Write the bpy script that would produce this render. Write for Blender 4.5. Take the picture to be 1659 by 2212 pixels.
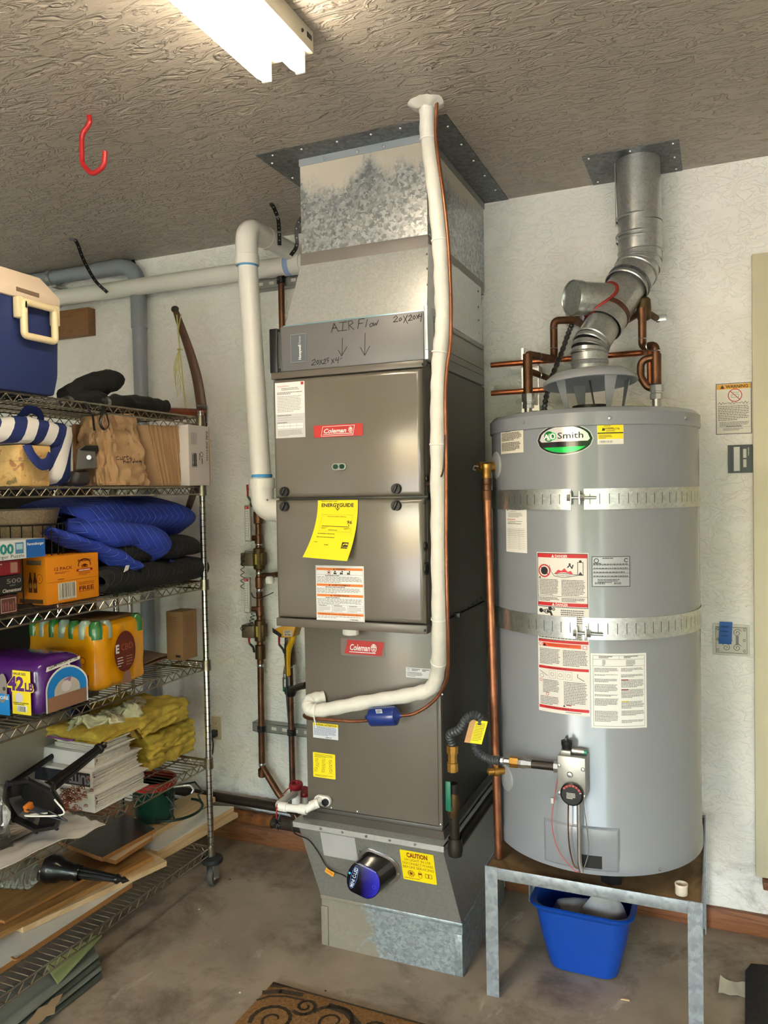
import bpy, bmesh, math, random
from mathutils import Vector, Matrix, noise
random.seed(7)
for _o in list(bpy.data.objects): bpy.data.objects.remove(_o, do_unlink=True)
SC = bpy.context.scene
COL = SC.collection
PI = math.pi
V = Vector

# ---------------------------------------------------------------- camera
IW, IH, FPX, EYE = 1659.0, 2212.0, 1695.0, 1.6
_yaw, _pit, _rol = math.radians(23.0), math.radians(1.48), math.radians(-1.06)
_fw = V((-math.sin(_yaw), math.cos(_yaw), 0)); _rt = V((math.cos(_yaw), math.sin(_yaw), 0)); _up = V((0, 0, 1))
CF = _fw * math.cos(_pit) - _up * math.sin(_pit); _u2 = _up * math.cos(_pit) + _fw * math.sin(_pit)
CR = _rt * math.cos(_rol) + _u2 * math.sin(_rol); CU = -_rt * math.sin(_rol) + _u2 * math.cos(_rol)
CP = V((0, 0, EYE))
cam = bpy.data.objects.new('camera', bpy.data.cameras.new('camera')); COL.objects.link(cam)
cam.data.sensor_fit = 'HORIZONTAL'; cam.data.sensor_width = 36.0; cam.data.lens = FPX / IW * 36.0
cam.data.clip_start = 0.02; cam.data.clip_end = 200
_m = Matrix((( CR.x, CU.x, -CF.x, CP.x), (CR.y, CU.y, -CF.y, CP.y), (CR.z, CU.z, -CF.z, CP.z), (0, 0, 0, 1)))
cam.matrix_world = _m
SC.camera = cam

# ---------------------------------------------------------------- world, sun, exposure
SC.view_settings.view_transform = 'Standard'; SC.view_settings.look = 'None'
SC.view_settings.gamma = 1.0; SC.view_settings.use_curve_mapping = False
SC.view_settings.exposure = 1.6
SC.cycles.max_bounces = 5; SC.cycles.diffuse_bounces = 4; SC.cycles.glossy_bounces = 3; SC.cycles.transmission_bounces = 5; SC.cycles.transparent_max_bounces = 6
SC.cycles.caustics_reflective = False; SC.cycles.caustics_refractive = False
SC.cycles.adaptive_threshold = 0.14
wd = bpy.data.worlds.new('world'); SC.world = wd; wd.use_nodes = True
_nt = wd.node_tree; _bg = _nt.nodes['Background']
_sky = _nt.nodes.new('ShaderNodeTexSky'); _sky.sky_type = 'NISHITA'; _sky.sun_disc = False
_sky.sun_elevation = math.radians(48); _sky.sun_rotation = math.radians(200); _sky.air_density = 1.2; _sky.dust_density = 2.0
_nt.links.new(_sky.outputs[0], _bg.inputs[0]); _bg.inputs[1].default_value = 0.9
sun = bpy.data.objects.new('sun', bpy.data.lights.new('sun', 'SUN')); COL.objects.link(sun)
sun.data.energy = 15.0; sun.data.angle = math.radians(1.0); sun.data.color = (1.0, 0.96, 0.92)
sun.rotation_euler = V((0.55, -0.42, -0.78)).to_track_quat('-Z', 'Y').to_euler(); sun.location = (-4, 0, 6)
TUBE_STRENGTH = 14.5

# the garage door opening: a portal that only guides sampling of the sky through it
_p = bpy.data.lights.new('sky_portal', 'AREA'); _p.shape = 'RECTANGLE'; _p.size = 4.9; _p.size_y = 2.2; _p.cycles.is_portal = True; _p.energy=0
portal = bpy.data.objects.new('sky_portal', _p); COL.objects.link(portal)
portal.location = (-0.2, -3.62, 1.1); portal.rotation_euler = (math.radians(90), 0, 0)

# ---------------------------------------------------------------- helpers: coordinates
def at(x, y, X=None, Y=None, Z=None):
    d = CF + CR * ((x - IW / 2) / FPX) - CU * ((y - IH / 2) / FPX)
    if X is not None: t = (X - CP.x) / d.x
    elif Y is not None: t = (Y - CP.y) / d.y
    else: t = (Z - CP.z) / d.z
    return CP + d * t
def lin(c):
    c = c / 255.0
    return c / 12.92 if c <= 0.04045 else ((c + 0.055) / 1.055) ** 2.4
def rgb(r, g, b): return (lin(r), lin(g), lin(b), 1.0)

# ---------------------------------------------------------------- helpers: materials
MATS = {}
class N:
    def __init__(s, name):
        s.m = bpy.data.materials.new(name); s.m.use_nodes = True; s.t = s.m.node_tree
        s.b = s.t.nodes['Principled BSDF']; s._co = None
    def n(s, typ, **kw):
        x = s.t.nodes.new(typ)
        for k, v in kw.items():
            if k in x.inputs.keys(): x.inputs[k].default_value = v
            else: setattr(x, k, v)
        return x
    def l(s, a, b): s.t.links.new(a, b)
    def co(s, scale=(1, 1, 1), rot=(0, 0, 0), world=True):
        mp = s.n('ShaderNodeMapping'); mp.inputs['Scale'].default_value = scale; mp.inputs['Rotation'].default_value = rot
        if world:
            g = s.n('ShaderNodeNewGeometry'); s.l(g.outputs['Position'], mp.inputs[0])
        else:
            g = s.n('ShaderNodeTexCoord'); s.l(g.outputs['Object'], mp.inputs[0])
        return mp.outputs[0]
    def noise(s, scale, detail=4, rough=0.55, dist=0.0, co=None):
        x = s.n('ShaderNodeTexNoise'); x.inputs['Scale'].default_value = scale; x.inputs['Detail'].default_value = detail
        x.inputs['Roughness'].default_value = rough; x.inputs['Distortion'].default_value = dist
        s.l(co if co is not None else s.co(), x.inputs['Vector']); return x.outputs[0]
    def ramp(s, fac, stops, interp='LINEAR'):
        r = s.n('ShaderNodeValToRGB'); r.color_ramp.interpolation = interp
        e = r.color_ramp.elements
        while len(e) < len(stops): e.new(0.5)
        for i, (p, c) in enumerate(stops):
            e[i].position = p; e[i].color = c if hasattr(c, '__len__') else (c, c, c, 1)
        s.l(fac, r.inputs[0]); return r.outputs[0]
    def mix(s, fac, a, b, mode='MIX'):
        x = s.n('ShaderNodeMix'); x.data_type = 'RGBA'; x.blend_type = mode
        for i, v in ((0, fac), (6, a), (7, b)):
            if hasattr(v, 'is_output'): s.l(v, x.inputs[i])
            else: x.inputs[i].default_value = v
        return x.outputs[2]
    def math(s, op, a, b=0.0):
        x = s.n('ShaderNodeMath'); x.operation = op
        for i, v in ((0, a), (1, b)):
            if hasattr(v, 'is_output'): s.l(v, x.inputs[i])
            else: x.inputs[i].default_value = v
        return x.outputs[0]
    def bump(s, h, strength=0.3, dist=0.01):
        x = s.n('ShaderNodeBump'); x.inputs['Strength'].default_value = strength; x.inputs['Distance'].default_value = dist
        s.l(h, x.inputs['Height']); s.l(x.outputs[0], s.b.inputs['Normal'])
    def col(s, c):
        if hasattr(c, 'is_output'): s.l(c, s.b.inputs['Base Color'])
        else: s.b.inputs['Base Color'].default_value = c
    def rough(s, r):
        if hasattr(r, 'is_output'): s.l(r, s.b.inputs['Roughness'])
        else: s.b.inputs['Roughness'].default_value = r
    def metal(s, v): s.b.inputs['Metallic'].default_value = v

def plain(name, c, r=0.5, metal=0.0, var=0.0, vscale=8.0, bump=0.0, bscale=60.0, coat=0.0, trans=0.0, spec=None, emit=None):
    """a plain procedural material: colour with slight noise variation and optional fine bump"""
    if name in MATS: return MATS[name]
    k = N(name); k.rough(r); k.metal(metal)
    if var > 0:
        f = k.noise(vscale, 5); d = tuple(max(0, x * (1 - var)) for x in c[:3]) + (1,); e = tuple(min(1, x * (1 + var)) for x in c[:3]) + (1,)
        k.col(k.ramp(f, [(0.3, d), (0.7, e)]))
    else: k.col(c)
    if bump > 0: k.bump(k.noise(bscale, 3), bump, 0.004)
    if coat: k.b.inputs['Coat Weight'].default_value = coat; k.b.inputs['Coat Roughness'].default_value = 0.08
    if trans: k.b.inputs['Transmission Weight'].default_value = trans
    if spec is not None: k.b.inputs['Specular IOR Level'].default_value = spec
    if emit: k.b.inputs['Emission Color'].default_value = emit[0]; k.b.inputs['Emission Strength'].default_value = emit[1]
    MATS[name] = k.m; return k.m

# ---------------------------------------------------------------- helpers: meshes
WL = {}          # world location of every object made here
def frame_of(d, hint=None):
    d = V(d).normalized(); h = V(hint) if hint is not None else (V((0, 0, 1)) if abs(d.z) < 0.9 else V((1, 0, 0)))
    a = d.cross(h).normalized(); b = a.cross(d).normalized() * -1
    return a, d.cross(a).normalized(), d
def fillet(pts, r, n=5):
    pts = [V(p) for p in pts]
    if r <= 0 or len(pts) < 3: return pts
    out = [pts[0]]
    for i in range(1, len(pts) - 1):
        p, a, b = pts[i], pts[i - 1], pts[i + 1]
        da, db = (a - p), (b - p); la, lb = da.length, db.length
        if la < 1e-6 or lb < 1e-6: continue
        da /= la; db /= lb; ang = da.angle(db)
        if ang > 3.05: out.append(p); continue
        t = min(r / math.tan(ang / 2), la * 0.49, lb * 0.49); s, e = p + da * t, p + db * t
        for k in range(n + 1):
            u = k / n; out.append(s * (1 - u) ** 2 + p * 2 * u * (1 - u) + e * u * u)
    out.append(pts[-1]); return out
def spline(pts, n=6):
    pts = [V(p) for p in pts]; q = [pts[0] * 2 - pts[1]] + pts + [pts[-1] * 2 - pts[-2]]; out = []
    for i in range(1, len(q) - 2):
        a, b, c, d = q[i - 1], q[i], q[i + 1], q[i + 2]
        for k in range(n):
            t = k / n
            out.append(0.5 * ((2 * b) + (c - a) * t + (2 * a - 5 * b + 4 * c - d) * t * t + (3 * b - a - 3 * c + d) * t ** 3))
    out.append(pts[-1]); return out

class M:
    def __init__(s): s.bm = bmesh.new()
    def _mi(s, faces, mi):
        for f in faces: f.material_index = mi
    def hexa(s, c8, mi=0, bev=0.0, seg=2):
        vs = [s.bm.verts.new(V(c)) for c in c8]
        fs = [s.bm.faces.new([vs[i] for i in q]) for q in ((3, 2, 1, 0), (4, 5, 6, 7), (0, 1, 5, 4), (1, 2, 6, 5), (2, 3, 7, 6), (3, 0, 4, 7))]
        s._mi(fs, mi)
        if bev > 0:
            es = list({e for f in fs for e in f.edges})
            r = bmesh.ops.bevel(s.bm, geom=es, offset=bev, segments=seg, profile=0.5, affect='EDGES', clamp_overlap=True)
            s._mi(r['faces'], mi)
        return s
    def bx(s, x0, x1, y0, y1, z0, z1, mi=0, bev=0.0, seg=2, rot=None, piv=None):
        c = [(x0, y0, z0), (x1, y0, z0), (x1, y1, z0), (x0, y1, z0), (x0, y0, z1), (x1, y0, z1), (x1, y1, z1), (x0, y1, z1)]
        if rot is not None:
            p = V(piv) if piv is not None else V(((x0 + x1) / 2, (y0 + y1) / 2, (z0 + z1) / 2))
            c = [rot @ (V(q) - p) + p for q in c]
        return s.hexa(c, mi, bev, seg)
    def tube(s, pts, r, seg=12, mi=0, caps=True, hint=None, sq=1.0):
        pts = [V(p) for p in pts]; n = len(pts); rr = r if hasattr(r, '__len__') else [r] * n
        t0 = (pts[1] - pts[0]).normalized(); a = frame_of(t0, hint)[0]; rings = []
        for i in range(n):
            if i == 0: t = pts[1] - pts[0]
            elif i == n - 1: t = pts[-1] - pts[-2]
            else: t = (pts[i + 1] - pts[i]).normalized() + (pts[i] - pts[i - 1]).normalized()
            t = t.normalized() if t.length > 1e-9 else t0
            a = a - t * a.dot(t)
            a = a.normalized() if a.length > 1e-6 else frame_of(t)[0]
            b = t.cross(a); R = rr[i]
            rings.append([s.bm.verts.new(pts[i] + a * (math.cos(2 * PI * k / seg) * R) + b * (math.sin(2 * PI * k / seg) * R * sq)) for k in range(seg)])
        fs = []
        for i in range(n - 1):
            for k in range(seg):
                fs.append(s.bm.faces.new((rings[i][k], rings[i][(k + 1) % seg], rings[i + 1][(k + 1) % seg], rings[i + 1][k])))
        if caps: fs.append(s.bm.faces.new(list(reversed(rings[0])))); fs.append(s.bm.faces.new(rings[-1]))
        s._mi(fs, mi); return s
    def cyl(s, p0, p1, r, r1=None, seg=20, mi=0, caps=True):
        return s.tube([p0, p1], [r, r if r1 is None else r1], seg, mi, caps)
    def lathe(s, prof, o=(0, 0, 0), d=(0, 0, 1), seg=24, mi=0, capa=False, capb=False, sx=1.0, hint=None):
        a, b, d = frame_of(d, hint); o = V(o); rings = []
        for r, h in prof:
            rings.append([s.bm.verts.new(o + d * h + a * (r * math.cos(2 * PI * k / seg) * sx) + b * (r * math.sin(2 * PI * k / seg))) for k in range(seg)])
        fs = []
        for i in range(len(rings) - 1):
            for k in range(seg):
                fs.append(s.bm.faces.new((rings[i][k], rings[i][(k + 1) % seg], rings[i + 1][(k + 1) % seg], rings[i + 1][k])))
        if capa: fs.append(s.bm.faces.new(list(reversed(rings[0]))))
        if capb: fs.append(s.bm.faces.new(rings[-1]))
        s._mi(fs, mi); return s
    def prism(s, pts, n, mi=0, bev=0.0, seg=2):
        """extrude a planar polygon (3-D points) along the vector n"""
        n = V(n); a = [s.bm.verts.new(V(p)) for p in pts]; b = [s.bm.verts.new(V(p) + n) for p in pts]; k = len(pts)
        fs = [s.bm.faces.new(list(reversed(a))), s.bm.faces.new(b)]
        for i in range(k): fs.append(s.bm.faces.new((a[i], a[(i + 1) % k], b[(i + 1) % k], b[i])))
        s._mi(fs, mi)
        if bev > 0:
            es = list({e for f in fs[:2] for e in f.edges})
            r = bmesh.ops.bevel(s.bm, geom=es, offset=bev, segments=seg, profile=0.5, affect='EDGES', clamp_overlap=True); s._mi(r['faces'], mi)
        return s
    def grid(s, fn, nu, nv, mi=0, closeu=False):
        vs = [[s.bm.verts.new(V(fn(i / nu, j / nv))) for j in range(nv + 1)] for i in range(nu + (0 if closeu else 1))]
        fs = []; L = len(vs)
        for i in range(nu):
            for j in range(nv):
                fs.append(s.bm.faces.new((vs[i][j], vs[(i + 1) % L][j], vs[(i + 1) % L][j + 1], vs[i][j + 1])))
        s._mi(fs, mi); return s
    def slab(s, fn, nu, nv, th, mi=0):
        """a sheet with thickness: fn(u,v) top surface, closed below by -th in z"""
        T = [[V(fn(i / nu, j / nv)) for j in range(nv + 1)] for i in range(nu + 1)]
        off = th if isinstance(th, Vector) else V((0, 0, -th))
        a = [[s.bm.verts.new(p) for p in row] for row in T]; b = [[s.bm.verts.new(p + off) for p in row] for row in T]; fs = []
        for i in range(nu):
            for j in range(nv):
                fs.append(s.bm.faces.new((a[i][j], a[i + 1][j], a[i + 1][j + 1], a[i][j + 1])))
                fs.append(s.bm.faces.new((b[i][j + 1], b[i + 1][j + 1], b[i + 1][j], b[i][j])))
        for i in range(nu):
            fs.append(s.bm.faces.new((a[i + 1][0], a[i][0], b[i][0], b[i + 1][0]))); fs.append(s.bm.faces.new((a[i][nv], a[i + 1][nv], b[i + 1][nv], b[i][nv])))
        for j in range(nv):
            fs.append(s.bm.faces.new((a[0][j], a[0][j + 1], b[0][j + 1], b[0][j]))); fs.append(s.bm.faces.new((a[nu][j + 1], a[nu][j], b[nu][j], b[nu][j + 1])))
        s._mi(fs, mi); return s
    def sphere(s, c, r, mi=0, u=12, v=8, sc=(1, 1, 1)):
        mt = Matrix.Translation(V(c)) @ Matrix.Diagonal((sc[0], sc[1], sc[2], 1)); r = bmesh.ops.create_uvsphere(s.bm, u_segments=u, v_segments=v, radius=r, matrix=mt)
        fs = {f for vv in r['verts'] for f in vv.link_faces}; s._mi(fs, mi); return s
    def warp(s, fn):
        for v in s.bm.verts: v.co = V(fn(v.co))
        return s
    def to(s, name, mats, parent=None, ang=38, base=None, fixn=True, flat=False):
        if fixn: bmesh.ops.recalc_face_normals(s.bm, faces=s.bm.faces[:])
        co = [v.co for v in s.bm.verts]
        if base is None:
            mn = V((min(c[i] for c in co) for i in range(3))); mx = V((max(c[i] for c in co) for i in range(3)))
            base = V(((mn.x + mx.x) / 2, (mn.y + mx.y) / 2, mn.z))
        base = V(base)
        for v in s.bm.verts: v.co -= base
        me = bpy.data.meshes.new(name); s.bm.to_mesh(me); s.bm.free()
        for m in (mats if isinstance(mats, (list, tuple)) else [mats]): me.materials.append(m)
        if not flat:
            me.polygons.foreach_set('use_smooth', [True] * len(me.polygons)); me.set_sharp_from_angle(angle=math.radians(ang))
        o = bpy.data.objects.new(name, me); COL.objects.link(o); WL[o] = base
        if parent is not None: o.parent = parent; o.location = base - WL[parent]
        else: o.location = base
        return o

def thing(name, label, cat, loc, group=None):
    o = bpy.data.objects.new(name, None); COL.objects.link(o); o.location = loc; o.empty_display_size = 0.05; WL[o] = V(loc)
    o['label'] = label; o['category'] = cat
    if group: o['group'] = group
    return o
def tag(o, label, cat, group=None, kind=None):
    o['label'] = label; o['category'] = cat
    if group: o['group'] = group
    if kind: o['kind'] = kind
    return o
def struct(o, label=None):
    o['kind'] = 'structure'
    if label: o['label'] = label
    return o
def inst(src, name, parent, world, rot=None, scale=None):
    """another object sharing src's mesh"""
    o = bpy.data.objects.new(name, src.data); COL.objects.link(o); WL[o] = V(world)
    if parent is not None: o.parent = parent; o.location = V(world) - WL[parent]
    else: o.location = world
    if rot is not None: o.rotation_euler = rot
    if scale is not None: o.scale = scale
    return o

# ---------------------------------------------------------------- helpers: printed sheets
_tc = {}
def text_mesh(s, bold=0.0, shear=0.0, spacing=1.0):
    k = (s, bold, shear, spacing)
    if k in _tc: return _tc[k]
    cu = bpy.data.curves.new('t', 'FONT'); cu.body = s; cu.offset = bold; cu.shear = shear; cu.space_character = spacing; cu.resolution_u = 2; cu.fill_mode = 'FRONT'
    ob = bpy.data.objects.new('t', cu); me = bpy.data.meshes.new_from_object(ob)
    vs = [(v.co.x, v.co.y) for v in me.vertices]; fs = [tuple(p.vertices) for p in me.polygons]
    bpy.data.objects.remove(ob); bpy.data.meshes.remove(me); bpy.data.curves.remove(cu)
    if vs:
        x0, x1, y0, y1 = min(v[0] for v in vs), max(v[0] for v in vs), min(v[1] for v in vs), max(v[1] for v in vs)
    else: x0 = x1 = y0 = y1 = 0
    _tc[k] = (vs, fs, x0, x1, y0, y1); return _tc[k]

def ink(c, r=0.55):
    n = 'ink_%d_%d_%d' % tuple(int(x * 1000) for x in c[:3]); return plain(n, c, r)
class Sheet:
    """flat print on a real sheet. fr(u, v, w) -> world point; u right, v up, w outward"""
    def __init__(s, fr, w, h, paper, th=0.0008, step=1.0, r=0.0):
        s.fr, s.w, s.h, s.th, s.step = fr, w, h, th, step; s.paper = paper; s.mats = []; s.bm = M(); s.rnd = random.Random(3); s.r = r; s.lay = 0
    def mi(s, c):
        m = ink(c) if not isinstance(c, bpy.types.Material) else c
        if m not in s.mats: s.mats.append(m)
        return s.mats.index(m)
    def z(s): return s.th + 0.00025 + 0.00012 * s.lay
    def poly(s, pts, c):
        vs = [s.bm.bm.verts.new(V(s.fr(x, y, s.z()))) for x, y in pts]; f = s.bm.bm.faces.new(vs); f.material_index = s.mi(c)
    def rect(s, x, y, w, h, c):
        n = max(1, int(math.ceil(w / s.step)))
        for i in range(n): s.poly([(x + w * i / n, y), (x + w * (i + 1) / n, y), (x + w * (i + 1) / n, y + h), (x + w * i / n, y + h)], c)
    def frame(s, x, y, w, h, t, c):
        s.rect(x, y, w, t, c); s.rect(x, y + h - t, w, t, c); s.rect(x, y + t, t, h - 2 * t, c); s.rect(x + w - t, y + t, t, h - 2 * t, c)
    def disc(s, x, y, r, c, ry=None, n=20): s.poly([(x + r * math.cos(2 * PI * k / n), y + (ry or r) * math.sin(2 * PI * k / n)) for k in range(n)], c)
    def ring(s, x, y, r, t, c, ry=None, n=24, a0=0.0, a1=2 * PI):
        ry = ry or r
        for k in range(n):
            p, q = a0 + (a1 - a0) * k / n, a0 + (a1 - a0) * (k + 1) / n
            s.poly([(x + r * math.cos(p), y + ry * math.sin(p)), (x + r * math.cos(q), y + ry * math.sin(q)), (x + (r - t) * math.cos(q), y + (ry - t) * math.sin(q)), (x + (r - t) * math.cos(p), y + (ry - t) * math.sin(p))], c)
    def stroke(s, pts, t, c):
        for (x0, y0), (x1, y1) in zip(pts, pts[1:]):
            dx, dy = x1 - x0, y1 - y0; L = math.hypot(dx, dy) or 1; ex, ey = dx / L * t * .3, dy / L * t * .3; nx, ny = -dy / L * t / 2, dx / L * t / 2
            s.poly([(x0 - ex + nx, y0 - ey + ny), (x0 - ex - nx, y0 - ey - ny), (x1 + ex - nx, y1 + ey - ny), (x1 + ex + nx, y1 + ey + ny)], c)
    def text(s, t, x, y, h, c, al='l', w=None, bold=0.0, shear=0.0, rot=0.0, sp=1.0):
        """h: height of the lettering; w: fit the width when given; (x, y): lower left / middle / right of the words"""
        vs, fs, x0, x1, y0, y1 = text_mesh(t, bold, shear, sp)
        if not vs: return
        k = h / max(1e-6, (0.72 if y1 < 0.8 else y1)); kx = (w / (x1 - x0)) if w else k; W = (x1 - x0) * kx
        ox = {'l': 0, 'c': -W / 2, 'r': -W}[al]; cr, sr = math.cos(rot), math.sin(rot); m = s.mi(c); zz = s.z()
        P = []
        for a, b in vs:
            px, py = (a - x0) * kx + ox, b * k; P.append(s.bm.bm.verts.new(V(s.fr(x + px * cr - py * sr, y + px * sr + py * cr, zz))))
        for f in fs:
            try: s.bm.bm.faces.new([P[i] for i in f]).material_index = m
            except ValueError: pass
    def lines(s, x, y, w, h, n, c, fill=0.55, last=0.6, wd=(0.03, 0.09)):
        """n rows of small print filling the box whose top left is (x, y)"""
        p = h / n
        for i in range(n):
            yy = y - p * (i + 1) + p * (1 - fill) / 2; xx = x; end = x + w * min(1, last * s.rnd.uniform(.7, 1.3) if i == n - 1 else s.rnd.uniform(.9, 1.0))
            while xx < end - 1e-6:
                q = min(s.rnd.uniform(*wd) * w + 1e-5, end - xx); s.rect(xx, yy, q, p * fill, c); xx += q + w * 0.014
    def bars(s, x, y, w, h, n, c):
        xx = x
        for i in range(n):
            q = w / n * s.rnd.choice((.25, .45, .7)); s.rect(xx, y, q, h, c); xx += w / n
    def outline(s):
        w, h, r = s.w, s.h, s.r
        if r <= 0: return [(0, 0), (w, 0), (w, h), (0, h)]
        o = []
        for cx, cy, a in ((w - r, r, -PI / 2), (w - r, h - r, 0), (r, h - r, PI / 2), (r, r, PI)):
            for k in range(5): o.append((cx + r * math.cos(a + PI / 8 * k), cy + r * math.sin(a + PI / 8 * k)))
        return o
    def build(s, name, parent=None, label=None, pname='print'):
        b = M(); n = max(1, int(math.ceil(s.w / s.step)))
        if s.r > 0 or n == 1:
            o = s.outline(); lo = [b.bm.verts.new(V(s.fr(x, y, 0.0002))) for x, y in o]; hi = [b.bm.verts.new(V(s.fr(x, y, s.th))) for x, y in o]
            b.bm.faces.new(hi); b.bm.faces.new(list(reversed(lo))); k = len(o)
            for i in range(k): b.bm.faces.new((lo[i], lo[(i + 1) % k], hi[(i + 1) % k], hi[i]))
        else:
            A = [[b.bm.verts.new(V(s.fr(s.w * i / n, y, z))) for y, z in ((0, .0002), (s.h, .0002), (s.h, s.th), (0, s.th))] for i in range(n + 1)]
            for i in range(n):
                for k in range(4): b.bm.faces.new((A[i][k], A[i + 1][k], A[i + 1][(k + 1) % 4], A[i][(k + 1) % 4]))
            b.bm.faces.new(A[0]); b.bm.faces.new(list(reversed(A[n])))
        o = b.to(name, s.paper if isinstance(s.paper, bpy.types.Material) else ink(s.paper), parent)
        if label: o['label'] = label
        if s.mats:
            q = s.bm.to(pname, s.mats, o, fixn=False, flat=True)
        else: s.bm.bm.free()
        return o
def planar(o, u, v):
    o, u, v = V(o), V(u).normalized(), V(v).normalized(); n = u.cross(v).normalized()
    return lambda a, b, c: o + u * a + v * b + n * c
def front(x, y, z):            # a sheet on a surface facing the camera (-Y), lower left corner at x, y, z
    return lambda a, b, c: V((x + a, y - c, z + b))
BLACK, WHITE, DK, GREY, RED, YEL, ORA = rgb(20, 20, 20), rgb(235, 233, 228), rgb(45, 45, 48), rgb(120, 120, 122), rgb(196, 32, 40), rgb(250, 226, 10), rgb(238, 128, 50)
# ================================================================ materials
def m_wall():
    k = N('wall_plaster'); co = k.co()
    n1 = k.noise(15.0, 3, .5, 1.4, k.co((1.0, 1.0, 1.6))); st = k.ramp(n1, [(0.46, 0.0), (0.50, 1.0), (0.56, 0.75), (0.60, 0.1)])
    n2 = k.noise(34.0, 3, .6, .6, co); h = k.math('ADD', k.math('MULTIPLY', st, 0.75), k.math('MULTIPLY', n2, 0.35)); k.bump(h, 0.5, 0.006)
    f = k.noise(1.7, 6, .62, .3, co); c = k.ramp(f, [(0.3, rgb(236, 233, 226)), (0.55, rgb(246, 244, 240)), (0.8, rgb(240, 237, 230))])
    # scuffs and soot with a shape of their own, low on the wall
    sp = k.n('ShaderNodeSeparateXYZ'); g = k.n('ShaderNodeNewGeometry'); k.l(g.outputs['Position'], sp.inputs[0])
    low = k.ramp(sp.outputs['Z'], [(0.12, 1.0), (0.62, 0.12), (1.0, 0.0)])
    d = k.ramp(k.noise(7.0, 8, .72, 1.2, co), [(0.52, 0.0), (0.68, 1.0)]); c = k.mix(k.math('MULTIPLY', k.math('MULTIPLY', low, d), .42), c, rgb(96, 82, 62))
    d2 = k.ramp(k.noise(15.0, 5, .6, 3.0, k.co((1, 1, 2.2))), [(0.69, 0.0), (0.73, 1.0)]); c = k.mix(k.math('MULTIPLY', k.math('MULTIPLY', low, d2), .8), c, rgb(52, 46, 38))
    d3 = k.ramp(k.noise(2.2, 5, .6, .5, co), [(0.5, 0.0), (0.75, 1.0)]); c = k.mix(k.math('MULTIPLY', d3, .18), c, rgb(206, 182, 150))
    k.col(c); k.rough(0.75); return k.m
def m_ceiling():
    k = N('ceiling_plaster'); co = k.co((1.0, 2.6, 1.0))
    n1 = k.noise(11.0, 3, .5, 1.3, co); st = k.ramp(n1, [(0.47, 0.0), (0.505, 1.0), (0.56, .7), (0.62, 0.0)])
    n2 = k.noise(30.0, 3, .6, .8, co); h = k.math('ADD', k.math('MULTIPLY', st, .8), k.math('MULTIPLY', n2, .4)); k.bump(h, 0.9, 0.008)
    f = k.noise(1.1, 4, .5, 0, k.co()); k.col(k.ramp(f, [(0.3, rgb(160, 151, 138)), (0.7, rgb(170, 161, 148))])); k.rough(0.42); return k.m
def m_floor():
    k = N('floor_concrete'); co = k.co()
    f = k.noise(2.4, 7, .66, .2, co); c = k.ramp(f, [(0.25, rgb(126, 112, 96)), (0.45, rgb(156, 141, 122)), (0.6, rgb(168, 153, 132)), (0.8, rgb(146, 132, 114))])
    g = k.ramp(k.noise(3.3, 6, .7, .3, co), [(0.5, 0.0), (0.66, 1.0)]); c = k.mix(k.math('MULTIPLY', g, .75), c, rgb(92, 78, 64))
    w = k.ramp(k.noise(4.5, 7, .7, .5, k.co((2.0, .9, 1), (0, 0, .7))), [(0.62, 0.0), (0.74, 1.0)]); c = k.mix(k.math('MULTIPLY', w, .8), c, rgb(206, 196, 178))
    r = k.ramp(k.noise(2.0, 4, .6, .4, co), [(0.55, 0.0), (0.72, 1.0)]); c = k.mix(k.math('MULTIPLY', r, .3), c, rgb(150, 112, 84))
    k.col(c); k.rough(k.ramp(f, [(0.3, .5), (0.7, .75)])); k.bump(k.noise(60, 6, .7, 0, co), .12, .004); return k.m
def m_galv(name, a, b, sc, rough=0.38, metal=0.85, paint=None, smear=None):
    k = N(name); co = k.co(); vo = k.n('ShaderNodeTexVoronoi'); vo.inputs['Scale'].default_value = sc; vo.inputs['Randomness'].default_value = 1.0
    k.l(k.mix(.02, co, k.n('ShaderNodeTexNoise', Scale=30.0).outputs['Color']), vo.inputs['Vector'])
    bw = k.n('ShaderNodeSeparateColor'); k.l(vo.outputs['Color'], bw.inputs[0])
    c = k.ramp(bw.outputs[0], [(0.0, a), (1.0, b)]); ro = k.ramp(bw.outputs[1], [(0, rough), (1, rough)])
    k.metal(metal)
    if paint or smear:
        sp = k.n('ShaderNodeSeparateXYZ'); g = k.n('ShaderNodeNewGeometry'); k.l(g.outputs['Position'], sp.inputs[0])
    if paint:
        z0, z1, pc = paint
        nz = k.noise(5.0, 6, .7, .6, k.co((1.3, 1.3, .35)))
        e = k.math('ADD', k.math('MULTIPLY', k.math('SUBTRACT', sp.outputs['Z'], (z0 + z1) / 2), 1.0 / (z1 - z0)), k.math('MULTIPLY', k.math('SUBTRACT', nz, .5), 2.6))
        m = k.ramp(e, [(0.0, 0.0), (0.35, 1.0)]); c = k.mix(m, c, pc); ro = k.math('ADD', k.math('MULTIPLY', m, .35), ro)
        k.l(k.math('MULTIPLY', k.math('SUBTRACT', 1.0, m), metal), k.b.inputs['Metallic'])
    if smear:
        x0, pc = smear
        nz = k.noise(9.0, 5, .6, .6, k.co((1, 1, .55)))
        e = k.math('ADD', k.math('MULTIPLY', k.math('SUBTRACT', x0, sp.outputs['X']), 4.0), k.math('MULTIPLY', k.math('SUBTRACT', nz, .5), 3.0))
        m = k.ramp(e, [(0.0, 0.0), (0.2, .85)]); c = k.mix(m, c, pc); k.l(k.math('MULTIPLY', k.math('SUBTRACT', 1.0, m), metal), k.b.inputs['Metallic'])
        ro = k.math('ADD', k.math('MULTIPLY', m, .3), ro)
    k.col(c); k.rough(ro); k.bump(k.noise(8, 3, .5, 0, co), .08, .01); return k.m
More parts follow.
